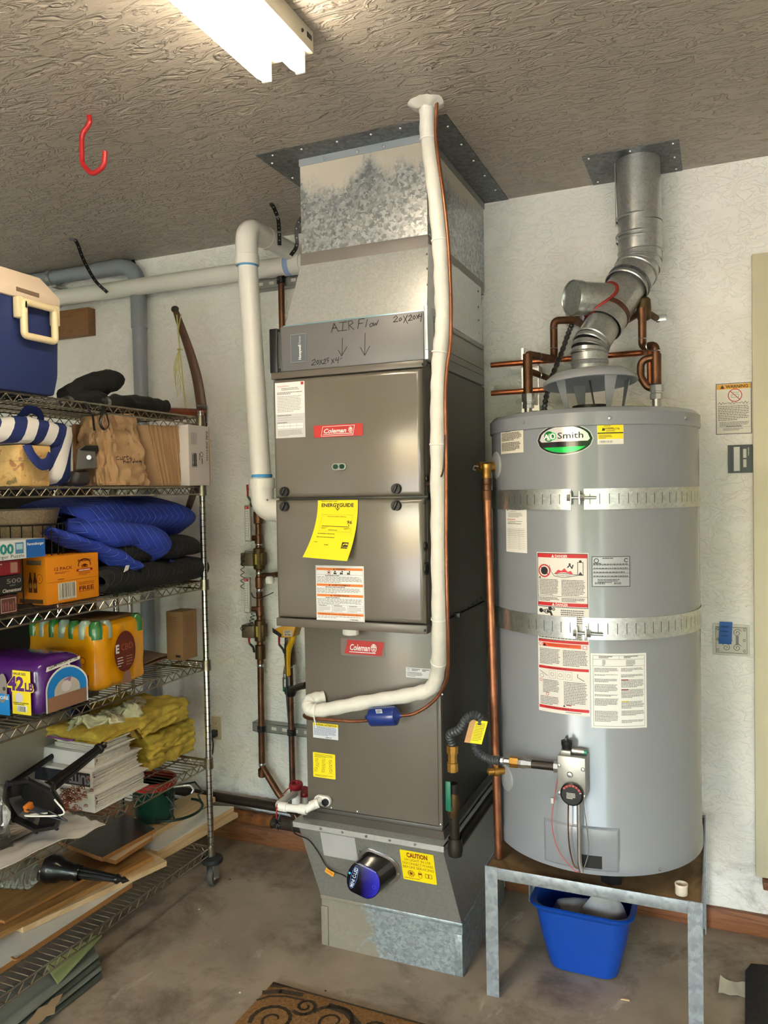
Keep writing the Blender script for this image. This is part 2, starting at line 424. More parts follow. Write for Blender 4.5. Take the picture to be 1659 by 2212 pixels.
def m_copper(name, a, b, rough=.28):
    k = N(name); f = k.noise(14, 6, .65, .5); k.col(k.ramp(f, [(.3, a), (.68, b)])); k.metal(.9); k.rough(k.ramp(k.noise(9, 4), [(.3, rough), (.7, rough + .2)])); return k.m
def m_wood(name, a, b, sc=(1, 12, 12), rough=.6, freq=3.0):
    k = N(name); co = k.co(sc, world=False); f = k.noise(freq, 5, .6, 1.2, co); k.col(k.ramp(f, [(.3, a), (.5, b), (.62, a), (.75, b)])); k.rough(rough); k.bump(k.noise(freq * 6, 3, .6, 0, co), .1, .002); return k.m
def m_paint(name, c, rough=.3, wav=.15, coat=.3, var=.04):
    k = N(name); f = k.noise(3, 4); d = tuple(x * (1 - var) for x in c[:3]) + (1,); e = tuple(min(1, x * (1 + var)) for x in c[:3]) + (1,)
    k.col(k.ramp(f, [(.3, d), (.7, e)])); k.rough(rough); k.b.inputs['Coat Weight'].default_value = coat; k.b.inputs['Coat Roughness'].default_value = .12
    k.bump(k.math('ADD', k.noise(2.5, 2), k.math('MULTIPLY', k.noise(120, 2), .03)), wav, .02); return k.m

WALL, CEIL, FLOOR = m_wall(), m_ceiling(), m_floor()
GALV = m_galv('galvanized_spangle', rgb(136, 142, 146), rgb(206, 210, 210), 105, .36, .8, paint=(2.54, 2.70, rgb(196, 188, 174)))
GALV2 = m_galv('galvanized_sheet', rgb(196, 199, 198), rgb(212, 215, 213), 200, .26, .6)
GALV3 = m_galv('galvanized_dull', rgb(146, 146, 140), rgb(158, 158, 152), 220, .45, .55)
GALVB = m_galv('galvanized_base', rgb(138, 148, 152), rgb(178, 188, 192), 110, .48, .7, smear=(-1.06, rgb(138, 126, 104)))
GALVF = m_galv('galvanized_flue', rgb(164, 166, 165), rgb(188, 190, 188), 170, .3, .75)
GALVD = m_galv('galvanized_flange', rgb(92, 96, 98), rgb(126, 130, 132), 90, .45, .8)
STEEL = plain('steel', rgb(188, 190, 190), .28, .95, .06)
STEELD = plain('steel_dark', rgb(92, 92, 92), .38, .9, .15)
CHROME = plain('chrome_wire', rgb(196, 194, 188), .2, 1.0, .06)
CHROMED = plain('chrome_worn', rgb(150, 140, 122), .32, .95, .2, 20)
STANDM = m_galv('stand_steel', rgb(140, 148, 154), rgb(172, 180, 186), 70, .45, .6)
COPPER = m_copper('copper_tube', rgb(132, 82, 58), rgb(180, 122, 90))
COPPERD = m_copper('copper_aged', rgb(84, 58, 44), rgb(134, 94, 68), .36)
COPPERB = m_copper('copper_bright', rgb(158, 88, 56), rgb(200, 124, 82), .22)
BRASS = m_copper('brass', rgb(150, 108, 46), rgb(206, 160, 84), .26)
BRASSD = m_copper('brass_dark', rgb(72, 58, 40), rgb(112, 90, 60), .45)
IRON = plain('black_iron', rgb(58, 52, 46), .45, .7, .25, 20)
PVC = plain('pvc_white', rgb(236, 233, 226), .32, 0, .03)
PVCW = plain('pvc_bright', rgb(238, 236, 230), .3, 0, .02)
GREYP = plain('pvc_grey', rgb(140, 146, 154), .4, 0, .04)
BLKP = plain('plastic_black', rgb(22, 22, 24), .35)
BLKM = plain('metal_black', rgb(26, 25, 25), .4, .3)
RUBBER = plain('rubber', rgb(38, 37, 36), .7)
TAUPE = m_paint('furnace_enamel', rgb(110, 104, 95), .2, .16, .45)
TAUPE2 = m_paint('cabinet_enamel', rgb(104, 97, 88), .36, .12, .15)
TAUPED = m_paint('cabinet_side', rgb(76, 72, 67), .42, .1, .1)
FILT = plain('filter_door', rgb(118, 117, 118), .42, .2, .02)
GASKET = plain('tape_grey', rgb(128, 122, 118), .5, .25, .05)
WHITEP = plain('white_paint', rgb(228, 226, 220), .4)
BEIGE = plain('beige_paint', rgb(206, 198, 170), .45, 0, .02)
WOODB = m_wood('brown_wood', rgb(110, 66, 38), rgb(146, 92, 56), (1, 12, 12))
REDP = plain('red_paint', rgb(178, 34, 36), .35)
BLUETAPE = plain('blue_primer', rgb(70, 150, 210), .5)

# ================================================================ the room
YW, ZC = 3.05, 2.735
XL, XR, YF = -3.6, 2.6, -3.55
struct(M().bx(XL - .1, XR + .1, YF, YW + .1, -.1, 0).to('floor', FLOOR))
struct(M().bx(XL - .1, XR + .1, YF, YW + .1, ZC, ZC + .1).to('ceiling', CEIL))
struct(M().bx(XL - .1, XR + .1, YW, YW + .1, 0, ZC).to('wall_back', WALL))
struct(M().bx(XL - .1, XL, YF, YW, 0, ZC).to('wall_left', WALL))
struct(M().bx(XR, XR + .1, YF, YW, 0, ZC).to('wall_right', WALL))
struct(M().bx(XL, -2.65, YF - .1, YF, 0, ZC).bx(2.25, XR, YF - .1, YF, 0, ZC).bx(-2.65, 2.25, YF - .1, YF, 2.2, ZC).to('wall_front', WALL))
struct(M().bx(-9, 9, -16, YF, -.12, -.02).to('driveway', plain('driveway_concrete', rgb(196, 190, 178), .8, 0, .12, 3)))
HEDGE = plain('hedge_leaves', rgb(62, 104, 36), .7, 0, .6, 6, .8, 20)
def hedge(x0, x1, y, hgt):
    m = M(); m.bx(x0, x1, y - 1.2, y, -.05, hgt); bmesh.ops.subdivide_edges(m.bm, edges=m.bm.edges[:], cuts=7, use_grid_fill=True)
    m.warp(lambda c: c + V((noise.noise(c * 1.3), noise.noise(c * 1.3 + V((7, 0, 0))), noise.noise(c * 1.1 + V((0, 9, 0))) * (1.5 if c.z > .3 else 0))) * .5)
    return m.to('hedge', HEDGE)
struct(hedge(-12, -5.2, -10, 3.6)); struct(hedge(-2.2, 3.5, -11, 3.0)); struct(hedge(4.2, 12, -10, 3.8))

# baseboard: a brown strip of wood along the foot of the back wall
struct(M().bx(XL, -1.34, YW - .022, YW, 0, .088, bev=.003).bx(-.79, .9, YW - .022, YW, 0, .075, bev=.003).to('baseboard_back', WOODB))
# the door at the right edge: casing, slab, threshold
dx = at(1628, 1200, Y=YW - .025).x; dz0, dz1 = at(1634, 1893, Y=YW - .025).z, at(1622, 550, Y=YW - .025).z
door = M().bx(dx + .1, dx + .92, YW - .012, YW - .001, dz0, dz1 - .09, bev=.002).to('door_1', BEIGE); struct(door)
M().bx(dx, dx + .1, YW - .03, YW - .001, dz0, dz1, bev=.003).bx(dx + .1, dx + 1.02, YW - .03, YW - .001, dz1 - .09, dz1, bev=.003).bx(dx + .92, dx + 1.02, YW - .03, YW - .001, dz0, dz1 - .09, bev=.003).to('door_casing', BEIGE, door)
M().bx(dx + .022, dx + 1.0, YW - .06, YW - .002, dz0 - .03, dz0 - .002, bev=.004).bx(dx + .05, dx + .97, YW - .04, YW - .002, dz0 - .085, dz0 - .03, bev=.003).to('threshold', WOODB, door)
M().sphere((dx + .17, YW - .05, 1.0), .028).cyl((dx + .17, YW - .012, 1.0), (dx + .17, YW - .04, 1.0), .012).to('door_knob', BRASS, door)

# ================================================================ ceiling light: two-tube fixture
lx, ly1 = -.93, 1.745
la, lb = at(560, 190, Z=2.615), at(628, 160, Z=2.615)
t = thing('fluorescent_light', 'white two-tube fluorescent batten glowing on the ceiling', 'ceiling light', (lx, ly1 - .62, ZC))
fx0, fx1 = -1.055, -.905
M().bx(fx0, fx1, ly1 - 1.24, ly1, ZC - .055, ZC - .001, bev=.004).to('housing', plain('fixture_white', rgb(222, 214, 196), .4), t)
M().bx(fx0 + .004, fx0 + .03, ly1 - 1.2, ly1 - .02, ZC - .06, ZC - .056).to('reflector', WHITEP, t)
tubeM = plain('lit_tube', (1, .9, .74, 1), .4, emit=((1.0, .87, .68, 1), TUBE_STRENGTH))
for x in (fx0 + .027, fx1 - .027):
    tb = M().lathe([(.004, 0), (.016, .004), (.0185, .02), (.0185, 1.16), (.016, 1.176), (.004, 1.18)], (x, ly1 - 1.21, ZC - .093), (0, 1, 0), 14, capa=True, capb=True).to('tube', tubeM, t)
    for y in (ly1 - 1.218, ly1 - .026):
        M().bx(x - .013, x + .013, y, y + .009, ZC - .108, ZC - .055, bev=.003).to('lamp_holder', WHITEP, t)
M().cyl((fx1 + .0015, ly1 - .06, ZC - .03), (fx1 + .0015, ly1 - .063, ZC - .03), .004).bx(fx1, fx1 + .001, ly1 - .035, ly1 - .012, ZC - .03, ZC - .018).to('end_plate_screw', STEELD, t)

# red utility hook screwed into the ceiling
h0 = at(192, 250, Z=ZC)
m = M(); o = V((h0.x, h0.y, ZC)); m.tube(fillet([o + V((0, 0, .002)), o + V((.004, 0, -.022)), o + V((-.03, 0, -.05)), o + V((-.032, 0, -.135)), o + V((.01, -.005, -.178)), o + V((.062, -.01, -.165)), o + V((.068, -.012, -.122))], .035), .0075, 10)
tag(m.to('ceiling_hook', REDP), 'red vinyl coated hook screwed into the ceiling', 'hook')
# ================================================================ furnace stack
FX0, FX1, FY, FB = -1.365, -.83, 2.27, 2.98
FZ0, FZ1, FZM = 1.172, 2.0, at(750, 1076, Y=FY).z
fur = thing('furnace', 'taupe gas furnace with two door panels, red badge and black knobs', 'furnace', ((FX0 + FX1) / 2, 2.6, FZ0))
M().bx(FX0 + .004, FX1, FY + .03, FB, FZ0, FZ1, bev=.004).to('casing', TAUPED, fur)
def dish(x0, x1, z0, z1, yf, yb, r=.016):
    """pressed steel door with a rounded front edge"""
    m = M(); m.bx(x0, x1, yf, yb, z0, z1)
    es = [e for e in m.bm.edges if all(abs(v.co.y - yf) < 1e-6 for v in e.verts)]
    bmesh.ops.bevel(m.bm, geom=es, offset=r, segments=4, profile=.5, affect='EDGES'); return m
ud = dish(FX0 + .004, FX1 - .002, FZM + .003, FZ1 - .022, FY, FY + .032).to('upper_door', TAUPE, fur)
ld = dish(FX0 + .004, FX1 - .002, FZ0 + .014, FZM - .003, FY, FY + .032).to('lower_door', TAUPE, fur)
M().bx(FX0 - .006, FX1 + .002, FY + .012, FY + .05, FZ1 - .018, FZ1 + .004, bev=.003).to('top_rail', TAUPE2, fur)
M().bx(FX0, FX1 + .002, FY + .002, FY + .04, FZ0 - .016, FZ0 + .012, bev=.003).to('bottom_rail', TAUPE2, fur)
knob = None
for (kx, ky), dr in (((616, 1062), ud), ((857, 1056), ud), ((616, 1094), ld), ((857, 1092), ld)):
    p = at(kx, ky, Y=FY)
    if knob is None:
        m = M(); m.lathe([(.0165, 0), (.0165, .004), (.0155, .012), (.0, .012)], (0, 0, 0), (0, -1, 0), 20); m.bx(-.0035, .0035, -.02, -.011, -.0135, .0135, bev=.001, rot=Matrix.Rotation(.45, 3, 'Y'), piv=(0, 0, 0))
        knob = m.to('knob', BLKP, dr, base=(0, 0, 0)); WL[knob] = V((p.x, FY, p.z)); knob.location = WL[knob] - WL[dr]
    else: inst(knob, 'knob', dr, (p.x, FY, p.z))
# sight glass
p = at(733, 1008, Y=FY); m = M(); gw, gh = .026, .0115
def stad(cx, cz, w, h, n=8):
    o = []
    for a0, sx in ((-PI / 2, 1), (PI / 2, -1)):
        for k in range(n + 1): a = a0 + PI * k / n; o.append((cx + sx * (w - h) + h * math.cos(a), cz + h * math.sin(a)))
    return o
m.prism([(x, FY - .0005, z) for x, z in stad(p.x, p.z, gw, gh)], (0, -.004, 0), bev=.001)
sg = m.to('sight_glass_rim', plain('clear_grey', rgb(150, 155, 146), .12), ud)
for dx_, w_ in ((-.0115, .0095), (.0115, .0095)): M().prism([(x, FY - .0046, z) for x, z in stad(p.x + dx_, p.z, w_, .0075, 5)], (0, -.0012, 0)).to('window_pane', plain('green_glass', rgb(16, 58, 38), .1), sg)

def badge(parent, px0, px1, Y, italic_frame=False):
    a, b = at(px0[0], px0[1], Y=Y), at(px1[0], px1[1], Y=Y); x0, x1 = min(a.x, b.x), max(a.x, b.x); z0, z1 = min(a.z, b.z), max(a.z, b.z); w, h = x1 - x0, z1 - z0
    redm = plain('badge_red', rgb(196, 52, 50), .3); wh = rgb(246, 244, 240)
    s = Sheet(front(x0, Y, z0), w, h, redm, th=.0025 if not italic_frame else .0008, r=h * .08)
    if italic_frame: s.paper = plain('badge_backing', rgb(126, 112, 104), .4); s.poly([(w * .08, h * .12), (w * .93, h * .1), (w * .99, h * .9), (w * .16, h * .93)], redm)
    fx0_, fx1_ = (w * .15, w * .84); k = h * .11
    s.lay = 2
    o = [(fx0_, h * .1), (fx1_ - k * 1.6, h * .1), (fx1_, h * .88), (fx0_ + k * 1.6, h * .88)]
    if not italic_frame: s.stroke(o + [o[0]], h * .035, wh)
    s.text('Coleman', w * .21, h * .34, h * .36, wh, w=w * .46, bold=.02, shear=.25)
    s.stroke([(w * .2, h * .24), (w * .79, h * .24)], h * .045, wh)
    cx, cy, r = w * .755, h * .53, h * .19
    s.ring(cx, cy, r * .95, r * .16, wh, ry=r * 1.25); s.poly([(cx - r * .95, cy + r * .1), (cx + r * .95, cy + r * .1), (cx + r * .55, cy + r * .5), (cx - r * .55, cy + r * .5)], wh)
    s.poly([(cx - r * .4, cy + r * .6), (cx + r * .4, cy + r * .6), (cx + r * .15, cy + r * 1.15), (cx - r * .15, cy + r * 1.15)], wh)
    s.rect(cx - r * .42, cy - r * .75, r * .84, r * .22, wh); s.rect(cx - r * .55, cy - r * .35, r * 1.1, r * .2, wh)
    return s.build('badge', parent, 'red badge with white lettering and lantern emblem')
badge(ud, (679, 946), (784, 914), FY)

# instruction sheet
def sheet_px(tl, br, Y, paper, th=.0008, r=0.0):
    a, b = at(tl[0], tl[1], Y=Y), at(br[0], br[1], Y=Y); return Sheet(front(a.x, Y, b.z), b.x - a.x, a.z - b.z, paper, th, r=r)
s = sheet_px((594, 828), (660, 944), FY, rgb(232, 232, 232)); w, h = s.w, s.h
s.text('Honeywell Home', w * .08, h * .925, h * .02, RED, w=w * .4, bold=.01); s.rect(w * .88, h * .94, w * .09, h * .05, RED); s.text('P', w * .925, h * .95, h * .03, WHITE, 'c')
s.lines(w * .22, h * .905, w * .6, h * .05, 2, GREY, .45, 1)
s.lines(w * .07, h * .83, w * .86, h * .05, 2, GREY); s.lines(w * .07, h * .76, w * .82, h * .3, 11, rgb(150, 150, 152), .38)
s.rect(w * .0, 0, w, h * .43, rgb(206, 206, 208)); s.lay = 2; s.lines(w * .07, h * .42, w * .7, h * .03, 1, GREY); s.rect(w * .06, h * .36, w * .86, h * .003, GREY); s.rect(w * .06, h * .32, w * .86, h * .003, GREY); s.lines(w * .06, h * .29, w * .55, h * .03, 1, GREY)
for i in range(4):
    for j in range(2): s.rect(w * (.07 + .22 * i), h * (.17 + .05 * j), w * .2, h * .035, rgb(244, 244, 244))
s.lines(w * .07, h * .14, w * .86, h * .11, 5, rgb(140, 140, 142), .4); s.build('instruction_sheet', ud, 'white instruction sheet taped to the upper door')

# energy guide: hangs by its top edge and curls off the door
a, b = at(687, 1081, Y=FY - .001), at(773, 1081, Y=FY - .001); eh = a.z - at(720, 1203, Y=FY - .03).z
def efr(u, v, wv, w=b.x - a.x, h=eh):
    t = 1 - v / h; return V((a.x + u - .028 * t * t + (u - w / 2) * .04 * t, FY - .001 - .055 * t * t * (1 - .35 * u / w) - wv, a.z - t * h + (u / w) * -.012 * t))
s = Sheet(efr, b.x - a.x, eh, YEL, .0006, step=.03); w, h = s.w, s.h
def vsplit(sh):       # rows of quads so that the sheet follows its curl
    bm = M(); n, k = 5, 10
    bm.slab(lambda u, v: sh.fr(sh.w * u, sh.h * v, .0002), n, k, V((0, -.0006, 0))); return bm
EB = rgb(40, 34, 10); s.th = .0014
s.text('ENERGYGUIDE', w * .1, h * .885, h * .062, EB, w=w * .8, bold=.03); s.rect(w * .49, h * .86, w * .03, h * .05, EB); s.poly([(w * .45, h * .865), (w * .505, h * .82), (w * .56, h * .865), (w * .56, h * .88), (w * .505, h * .84), (w * .45, h * .88)], EB)
s.lines(w * .1, h * .99, w * .8, h * .018, 1, EB, .5); s.frame(w * .13, h * .46, w * .76, h * .29, h * .003, rgb(150, 140, 20)); s.text('Annual Fuel Utilization Efficiency', w * .5, h * .71, h * .018, EB, 'c', w=w * .46)
s.text('96', w * .77, h * .6, h * .055, EB, w=w * .12, bold=.02); s.poly([(w * .8, h * .585), (w * .84, h * .585), (w * .82, h * .565)], EB); s.rect(w * .17, h * .545, w * .67, h * .009, EB)
s.lines(w * .17, h * .53, w * .15, h * .03, 2, EB, .4); s.lines(w * .72, h * .53, w * .15, h * .03, 2, EB, .4); s.lines(w * .35, h * .495, w * .33, h * .018, 1, EB, .5)
s.lines(w * .12, h * .43, w * .66, h * .02, 1, EB, .5); s.lines(w * .12, h * .37, w * .62, h * .02, 1, EB, .5); s.rect(w * .76, h * .22, w * .15, h * .075, EB); s.lay = 2; s.poly([(w * .775, h * .23), (w * .83, h * .262), (w * .9, h * .25), (w * .89, h * .278), (w * .8, h * .27)], YEL); s.rect(w * .76, h * .195, w * .15, h * .018, EB); s.lines(w * .36, h * .245, w * .18, h * .022, 1, EB); s.lines(w * .1, h * .28, w * .16, h * .014, 1, EB)
eg = vsplit(s).to('energy_guide_sheet', plain('yellow_paper', YEL, .6), ld); eg['label'] = 'yellow energy guide sheet curling off the lower door'
s.bm.to('print', s.mats, eg, fixn=False, flat=True)

# warning label
s = sheet_px((682, 1221), (788, 1344), FY, rgb(236, 236, 238)); w, h = s.w, s.h; s.lay = 0
s.frame(w * .015, h * .012, w * .97, h * .976, h * .003, GREY)
for y_, t_ in ((.955, 'WARNING'), (.665, 'AVERTISSEMENT'), (.475, 'ADVERTENCIA')):
    s.lay = 0; s.rect(w * .02, h * (y_ - .04), w * .96, h * .045, ORA); s.lay = 2; s.text(t_, w * .53, h * (y_ - .034), h * .03, EB, 'c', w=w * .03 * len(t_), bold=.02); s.poly([(w * (.49 - .017 * len(t_)), h * (y_ - .034)), (w * (.525 - .017 * len(t_)), h * (y_ - .034)), (w * (.5075 - .017 * len(t_)), h * (y_ - .002))], EB)
s.ring(w * .28, h * .875, w * .038, w * .008, RED); s.disc(w * .28, h * .875, w * .018, BLACK)
for cx in (.41, .54, .69): s.poly([(w * (cx - .035), h * .845), (w * (cx + .035), h * .845), (w * (cx + .02), h * .885), (w * cx, h * .865), (w * (cx - .02), h * .89)], BLACK); s.disc(w * (cx + (.02 if cx > .5 else 0)), h * .895, w * .015, BLACK)
s.rect(w * .02, h * .833, w * .96, h * .004, GREY); s.lines(w * .2, h * .83, w * .6, h * .022, 1, DK); s.lines(w * .03, h * .805, w * .94, h * .12, 5, rgb(140, 142, 150), .45); s.lines(w * .2, h * .62, w * .6, h * .022, 1, DK); s.lines(w * .03, h * .595, w * .94, h * .1, 5, rgb(140, 142, 150), .45)
s.lines(w * .2, h * .428, w * .6, h * .022, 1, DK); s.lines(w * .03, h * .405, w * .94, h * .115, 6, rgb(140, 142, 150), .45)
for i in range(3): s.frame(w * (.025 + .32 * i), h * .15, w * .31, h * .135, h * .003, GREY); s.lines(w * (.05 + .32 * i), h * .28, w * .24, h * .02, 1, DK); s.lines(w * (.04 + .32 * i), h * .255, w * .27, h * .09, 5, rgb(150, 150, 156), .42)
s.lay = 0; s.rect(w * .02, h * .095, w * .96, h * .045, ORA); s.lay = 2; s.text('WARNING: Cancer and Reproductive Harm', w * .06, h * .105, h * .022, EB, w=w * .85, bold=.01); s.lines(w * .03, h * .085, w * .92, h * .045, 2, rgb(140, 142, 150), .45); s.bars(w * .7, h * .018, w * .17, h * .022, 24, BLACK)
s.build('warning_label', ld, 'white warning label with orange bands in three languages')
# grommets and screws on the right side
for (gx, gy), r in (((922, 1034), .011), ((925, 1072), .013), ((919, 1180), .014), ((921, 1228), .021), ((916, 1086), .004), ((917, 1362), .004), ((921, 1048), .003)):
    p = at(gx, gy, X=FX1); M().lathe([(r, -.001), (r, .004), (r * .7, .004), (r * .7, .001), (0, .001)], (FX1, p.y, p.z), (1, 0, 0), 16).to('grommet', BLKP, fur)
for (gx, gy) in ((912, 787), (921, 789), (930, 792)):
    p = at(gx, gy, X=FX1); M().lathe([(.005, 0), (.004, .003), (0, .003)], (FX1, p.y, p.z), (1, 0, 0), 8).to('screw', BLKM, fur)
# brown plug at the top left corner, white drain cup under the cabinet
p = at(579, 820, Y=FY + .06); M().lathe([(.0, 0), (.012, 0), (.012, .015), (0, .015)], (FX0 + .004, FY + .06, p.z), (-1, 0, 0), 12).to('side_plug', COPPER, fur)
p = at(758, 1370, Y=2.335); M().lathe([(.0, -.02), (.026, -.02), (.028, -.016), (.028, .02), (0, .02)], (p.x, 2.335, FZ0 - .022), (0, 0, 1), 20).to('drain_cup', PVCW, fur)

# ---------------------------------------------------------------- media filter cabinet on top of the furnace
fc = thing('filter_cabinet', 'grey media air filter cabinet with handwritten marker arrows', 'air filter', (-1.1, 2.6, FZ1 + .004))
CZ0, CZ1, CY = FZ1 + .005, 2.16, 2.30
M().bx(-1.345, -.83, CY + .012, FB, CZ0, CZ1, bev=.002).to('casing', GALV3, fc)
fdr = M().bx(-1.34, -.832, CY, CY + .012, CZ0 + .002, CZ1 - .003, bev=.003).to('door', FILT, fc)
m = M().bx(-1.383, -1.352, CY - .004, CY + .06, CZ0, CZ1 - .006, bev=.004); m.to('end_block', BLKP, fc)
M().bx(-1.352, -1.338, CY - .001, CY + .02, CZ0 + .003, CZ1 - .008, bev=.002).to('hinge_strip', plain('dark_grey_plastic', rgb(70, 70, 72), .4), fc)
for zq in (CZ0 + .006, CZ1 - .02): M().bx(-1.351, -1.341, CY - .003, CY, zq, zq + .008).to('latch_slot', BLKP, fc)
m = M().bx(-.829, -.816, CY - .006, CY + .05, CZ0 + .002, CZ1 + .012, bev=.002).bx(-.826, -.814, CY - .012, CY - .004, CZ0 + .03, CZ1 - .02, bev=.003); m.to('latch_handle', plain('latch_light', rgb(206, 212, 216), .3, .3), fc)
for zq in (CZ1 + .012, CZ1 - .02, CZ0 + .06, CZ0 + .035, CZ0 - .06, CZ0 - .08):
    if zq < CZ1 and zq > CZ0: M().bx(-.83, -.826, CY + .06, FB - .02, zq, zq + .007, bev=.001).to('side_rib', GALV3, fc)
# the grey maker's plate, lettering reads upward
a, b = at(627, 722, Y=CY), at(663, 782, Y=CY)
s = Sheet(front(a.x, CY, b.z), b.x - a.x, a.z - b.z, plain('plate_grey', rgb(98, 104, 110), .35), .0015, r=.006); w, h = s.w, s.h
s.text('Honeywell', w * .66, h * .1, w * .17, rgb(236, 238, 240), w=h * .5, bold=.03, rot=PI / 2); s.text('Home', w * .66, h * .63, w * .17, rgb(200, 204, 208), w=h * .26, rot=PI / 2)
s.frame(w * .02, h * .02, w * .96, h * .96, w * .02, rgb(150, 156, 162)); s.build('nameplate', fdr, 'dark grey nameplate with sideways lettering')
# marker handwriting
s = Sheet(front(-1.34, CY, CZ0), .508, .15, FILT); PEN = rgb(24, 22, 24)
def hw(txt, p0, p1, hgt, rot=0.0, shear=.12):
    a, b = at(*p0, Y=CY), at(*p1, Y=CY); s.text(txt, a.x + 1.34, a.z - CZ0, hgt, PEN, w=(b - a).length, shear=shear, rot=math.atan2(b.z - a.z, b.x - a.x), bold=-.012)
def pen(pts, t=.0022): s.stroke([((at(x, y, Y=CY).x + 1.34), at(x, y, Y=CY).z - CZ0) for x, y in pts], t, PEN)
# A I R
pen([(716, 718), (722, 699), (731, 716)]); pen([(719, 709), (728, 708)]); pen([(733, 697), (750, 695)]); pen([(741, 696), (740, 714)]); pen([(732, 715), (750, 713)]); pen([(754, 713), (753, 694), (760, 693), (763, 698), (755, 703), (765, 712)])
# F l o w
pen([(773, 710), (776, 690), (788, 688)]); pen([(775, 699), (784, 698)]); pen([(790, 706), (794, 690)]); pen([(803, 698), (799, 701), (800, 706), (805, 704), (806, 699), (803, 698)]); pen([(807, 697), (808, 704), (812, 698), (813, 703), (818, 691)])
pen([(740, 730), (739, 769)]); pen([(731, 756), (738, 769), (750, 749)]); pen([(789, 720), (788, 768)]); pen([(779, 751), (788, 768), (799, 748)])
# 20 x 20 x 4
pen([(850, 687), (856, 682), (859, 686), (850, 696), (860, 694)]); pen([(866, 686), (862, 690), (864, 694), (868, 690), (866, 686)]); pen([(872, 683), (881, 699)]); pen([(880, 681), (872, 697)]); pen([(883, 684), (888, 680), (890, 684), (882, 693), (891, 691)]); pen([(895, 682), (892, 687), (895, 690), (898, 685), (895, 682)]); pen([(900, 681), (905, 688)]); pen([(905, 680), (900, 689)]); pen([(906, 678), (905, 684), (911, 683)]); pen([(911, 677), (909, 695)])
# 20 x 25 x 4"
pen([(674, 780), (680, 776), (682, 780), (673, 789), (682, 788)]); pen([(687, 778), (684, 783), (686, 787), (689, 782), (687, 778)]); pen([(691, 778), (697, 787)]); pen([(696, 777), (690, 788)]); pen([(699, 779), (703, 775), (704, 779), (698, 786), (705, 785)]); pen([(711, 773), (707, 774), (707, 778), (710, 778), (708, 783)]); pen([(716, 776), (722, 784)]); pen([(722, 775), (716, 786)]); pen([(727, 773), (725, 779), (732, 777)]); pen([(732, 771), (730, 785)]); pen([(736, 773), (735, 777)], .0014); pen([(739, 772), (738, 776)], .0014)
s.bm.to('marker_writing', s.mats, fdr, fixn=False, flat=True)['label'] = 'black marker writing with two arrows and filter sizes'

# ---------------------------------------------------------------- return air duct from filter to ceiling
DX0, DX1, DY, DZ = -1.297, -.842, 2.38, 2.385
du = thing('return_duct', 'galvanized return air duct rising from filter cabinet to ceiling', 'duct', (-1.07, 2.7, 2.16))
m = M(); m.hexa([(-1.345, 2.335, 2.162), (-.833, 2.335, 2.162), (-.833, FB, 2.162), (-1.345, FB, 2.162), (DX0, DY - .004, DZ), (DX1 + .004, DY - .004, DZ), (DX1 + .004, FB, DZ), (DX0, FB, DZ)]); m.to('transition', GALV2, du)
M().bx(DX0, DX1, DY, YW - .004, DZ, ZC - .002).to('duct_body', GALV, du)
M().bx(-1.343, -.833, 2.322, 2.34, 2.158, 2.166, bev=.002).to('blue_edge_film', plain('blue_film', rgb(150, 196, 214), .3, .5), du)
M().bx(DX0 - .003, DX1 + .004, DY - .006, YW - .03, DZ - .02, DZ + .03, bev=.001).to('tape_band', GASKET, du)
# corner seam of the transition and screws
for zq in (2.2, 2.25, 2.30, 2.345): M().lathe([(.004, 0), (.003, .003), (0, .003)], (-.836, 2.35, zq), (1, 0, 0), 8).to('screw', STEELD, du)
for zq in (2.2, 2.25, 2.30, 2.36): M().lathe([(.004, 0), (.003, .003), (0, .003)], (-.836, 2.93, zq), (1, 0, 0), 8).to('screw', STEELD, du)
# ceiling flange: four strips with mitred corners, and the angle at the top of the duct front
fx0_, fx1_, fy0, fy1 = -1.413, -.742, 2.287, YW - .001
zt, zb = ZC - .0005, ZC - .003
def strip(q):
    m = M(); m.prism([V((x, y, zb)) for x, y in q], (0, 0, zt - zb)); return m.to('flange_strip', GALVD, du)
strip([(fx0_, fy0), (fx1_, fy0), (DX1, DY), (DX0, DY)]); strip([(fx1_, fy0), (fx1_, fy1), (DX1, fy1), (DX1, DY)]); strip([(fx0_, fy1), (fx0_, fy0), (DX0, DY), (DX0, fy1)])
M().bx(DX0 - .002, DX1 + .003, DY - .004, DY - .001, ZC - .026, ZC - .003).to('angle_strip', plain('angle_light', rgb(168, 176, 182), .4, .3), du)
M().bx(DX1 + .001, DX1 + .004, DY, fy1, ZC - .026, ZC - .003).to('angle_strip', GALV3, du)
scr = None
def screw(parent, p, d=(0, 0, -1), r=.0045, m=STEEL):
    global scr
    if scr is None:
        scr = M().lathe([(1, 0), (.8, .6), (.3, .75), (.3, .55), (0, .55)], (0, 0, 0), (0, 0, 1), 10).to('screw', STEEL, parent, base=(0, 0, 0)); o = scr
    else: o = bpy.data.objects.new('screw', scr.data); COL.objects.link(o); o.parent = parent
    WL[o] = V(p); o.location = V(p) - WL[parent]; o.scale = (r, r, r); o.rotation_euler = V(d).to_track_quat('Z', 'Y').to_euler(); return o
for x in (-1.36, -1.25, -1.12, -1.0, -.9, -.79): screw(du, (x, fy0 + .02, zb))
for y in (2.36, 2.5, 2.64, 2.78, 2.93): screw(du, (fx1_ - .02, y, zb)); screw(du, (fx0_ + .02, y, zb))
for x in (-1.2, -1.08, -.985): screw(du, (x, DY - .004, ZC - .016), (0, -1, 0), .006)

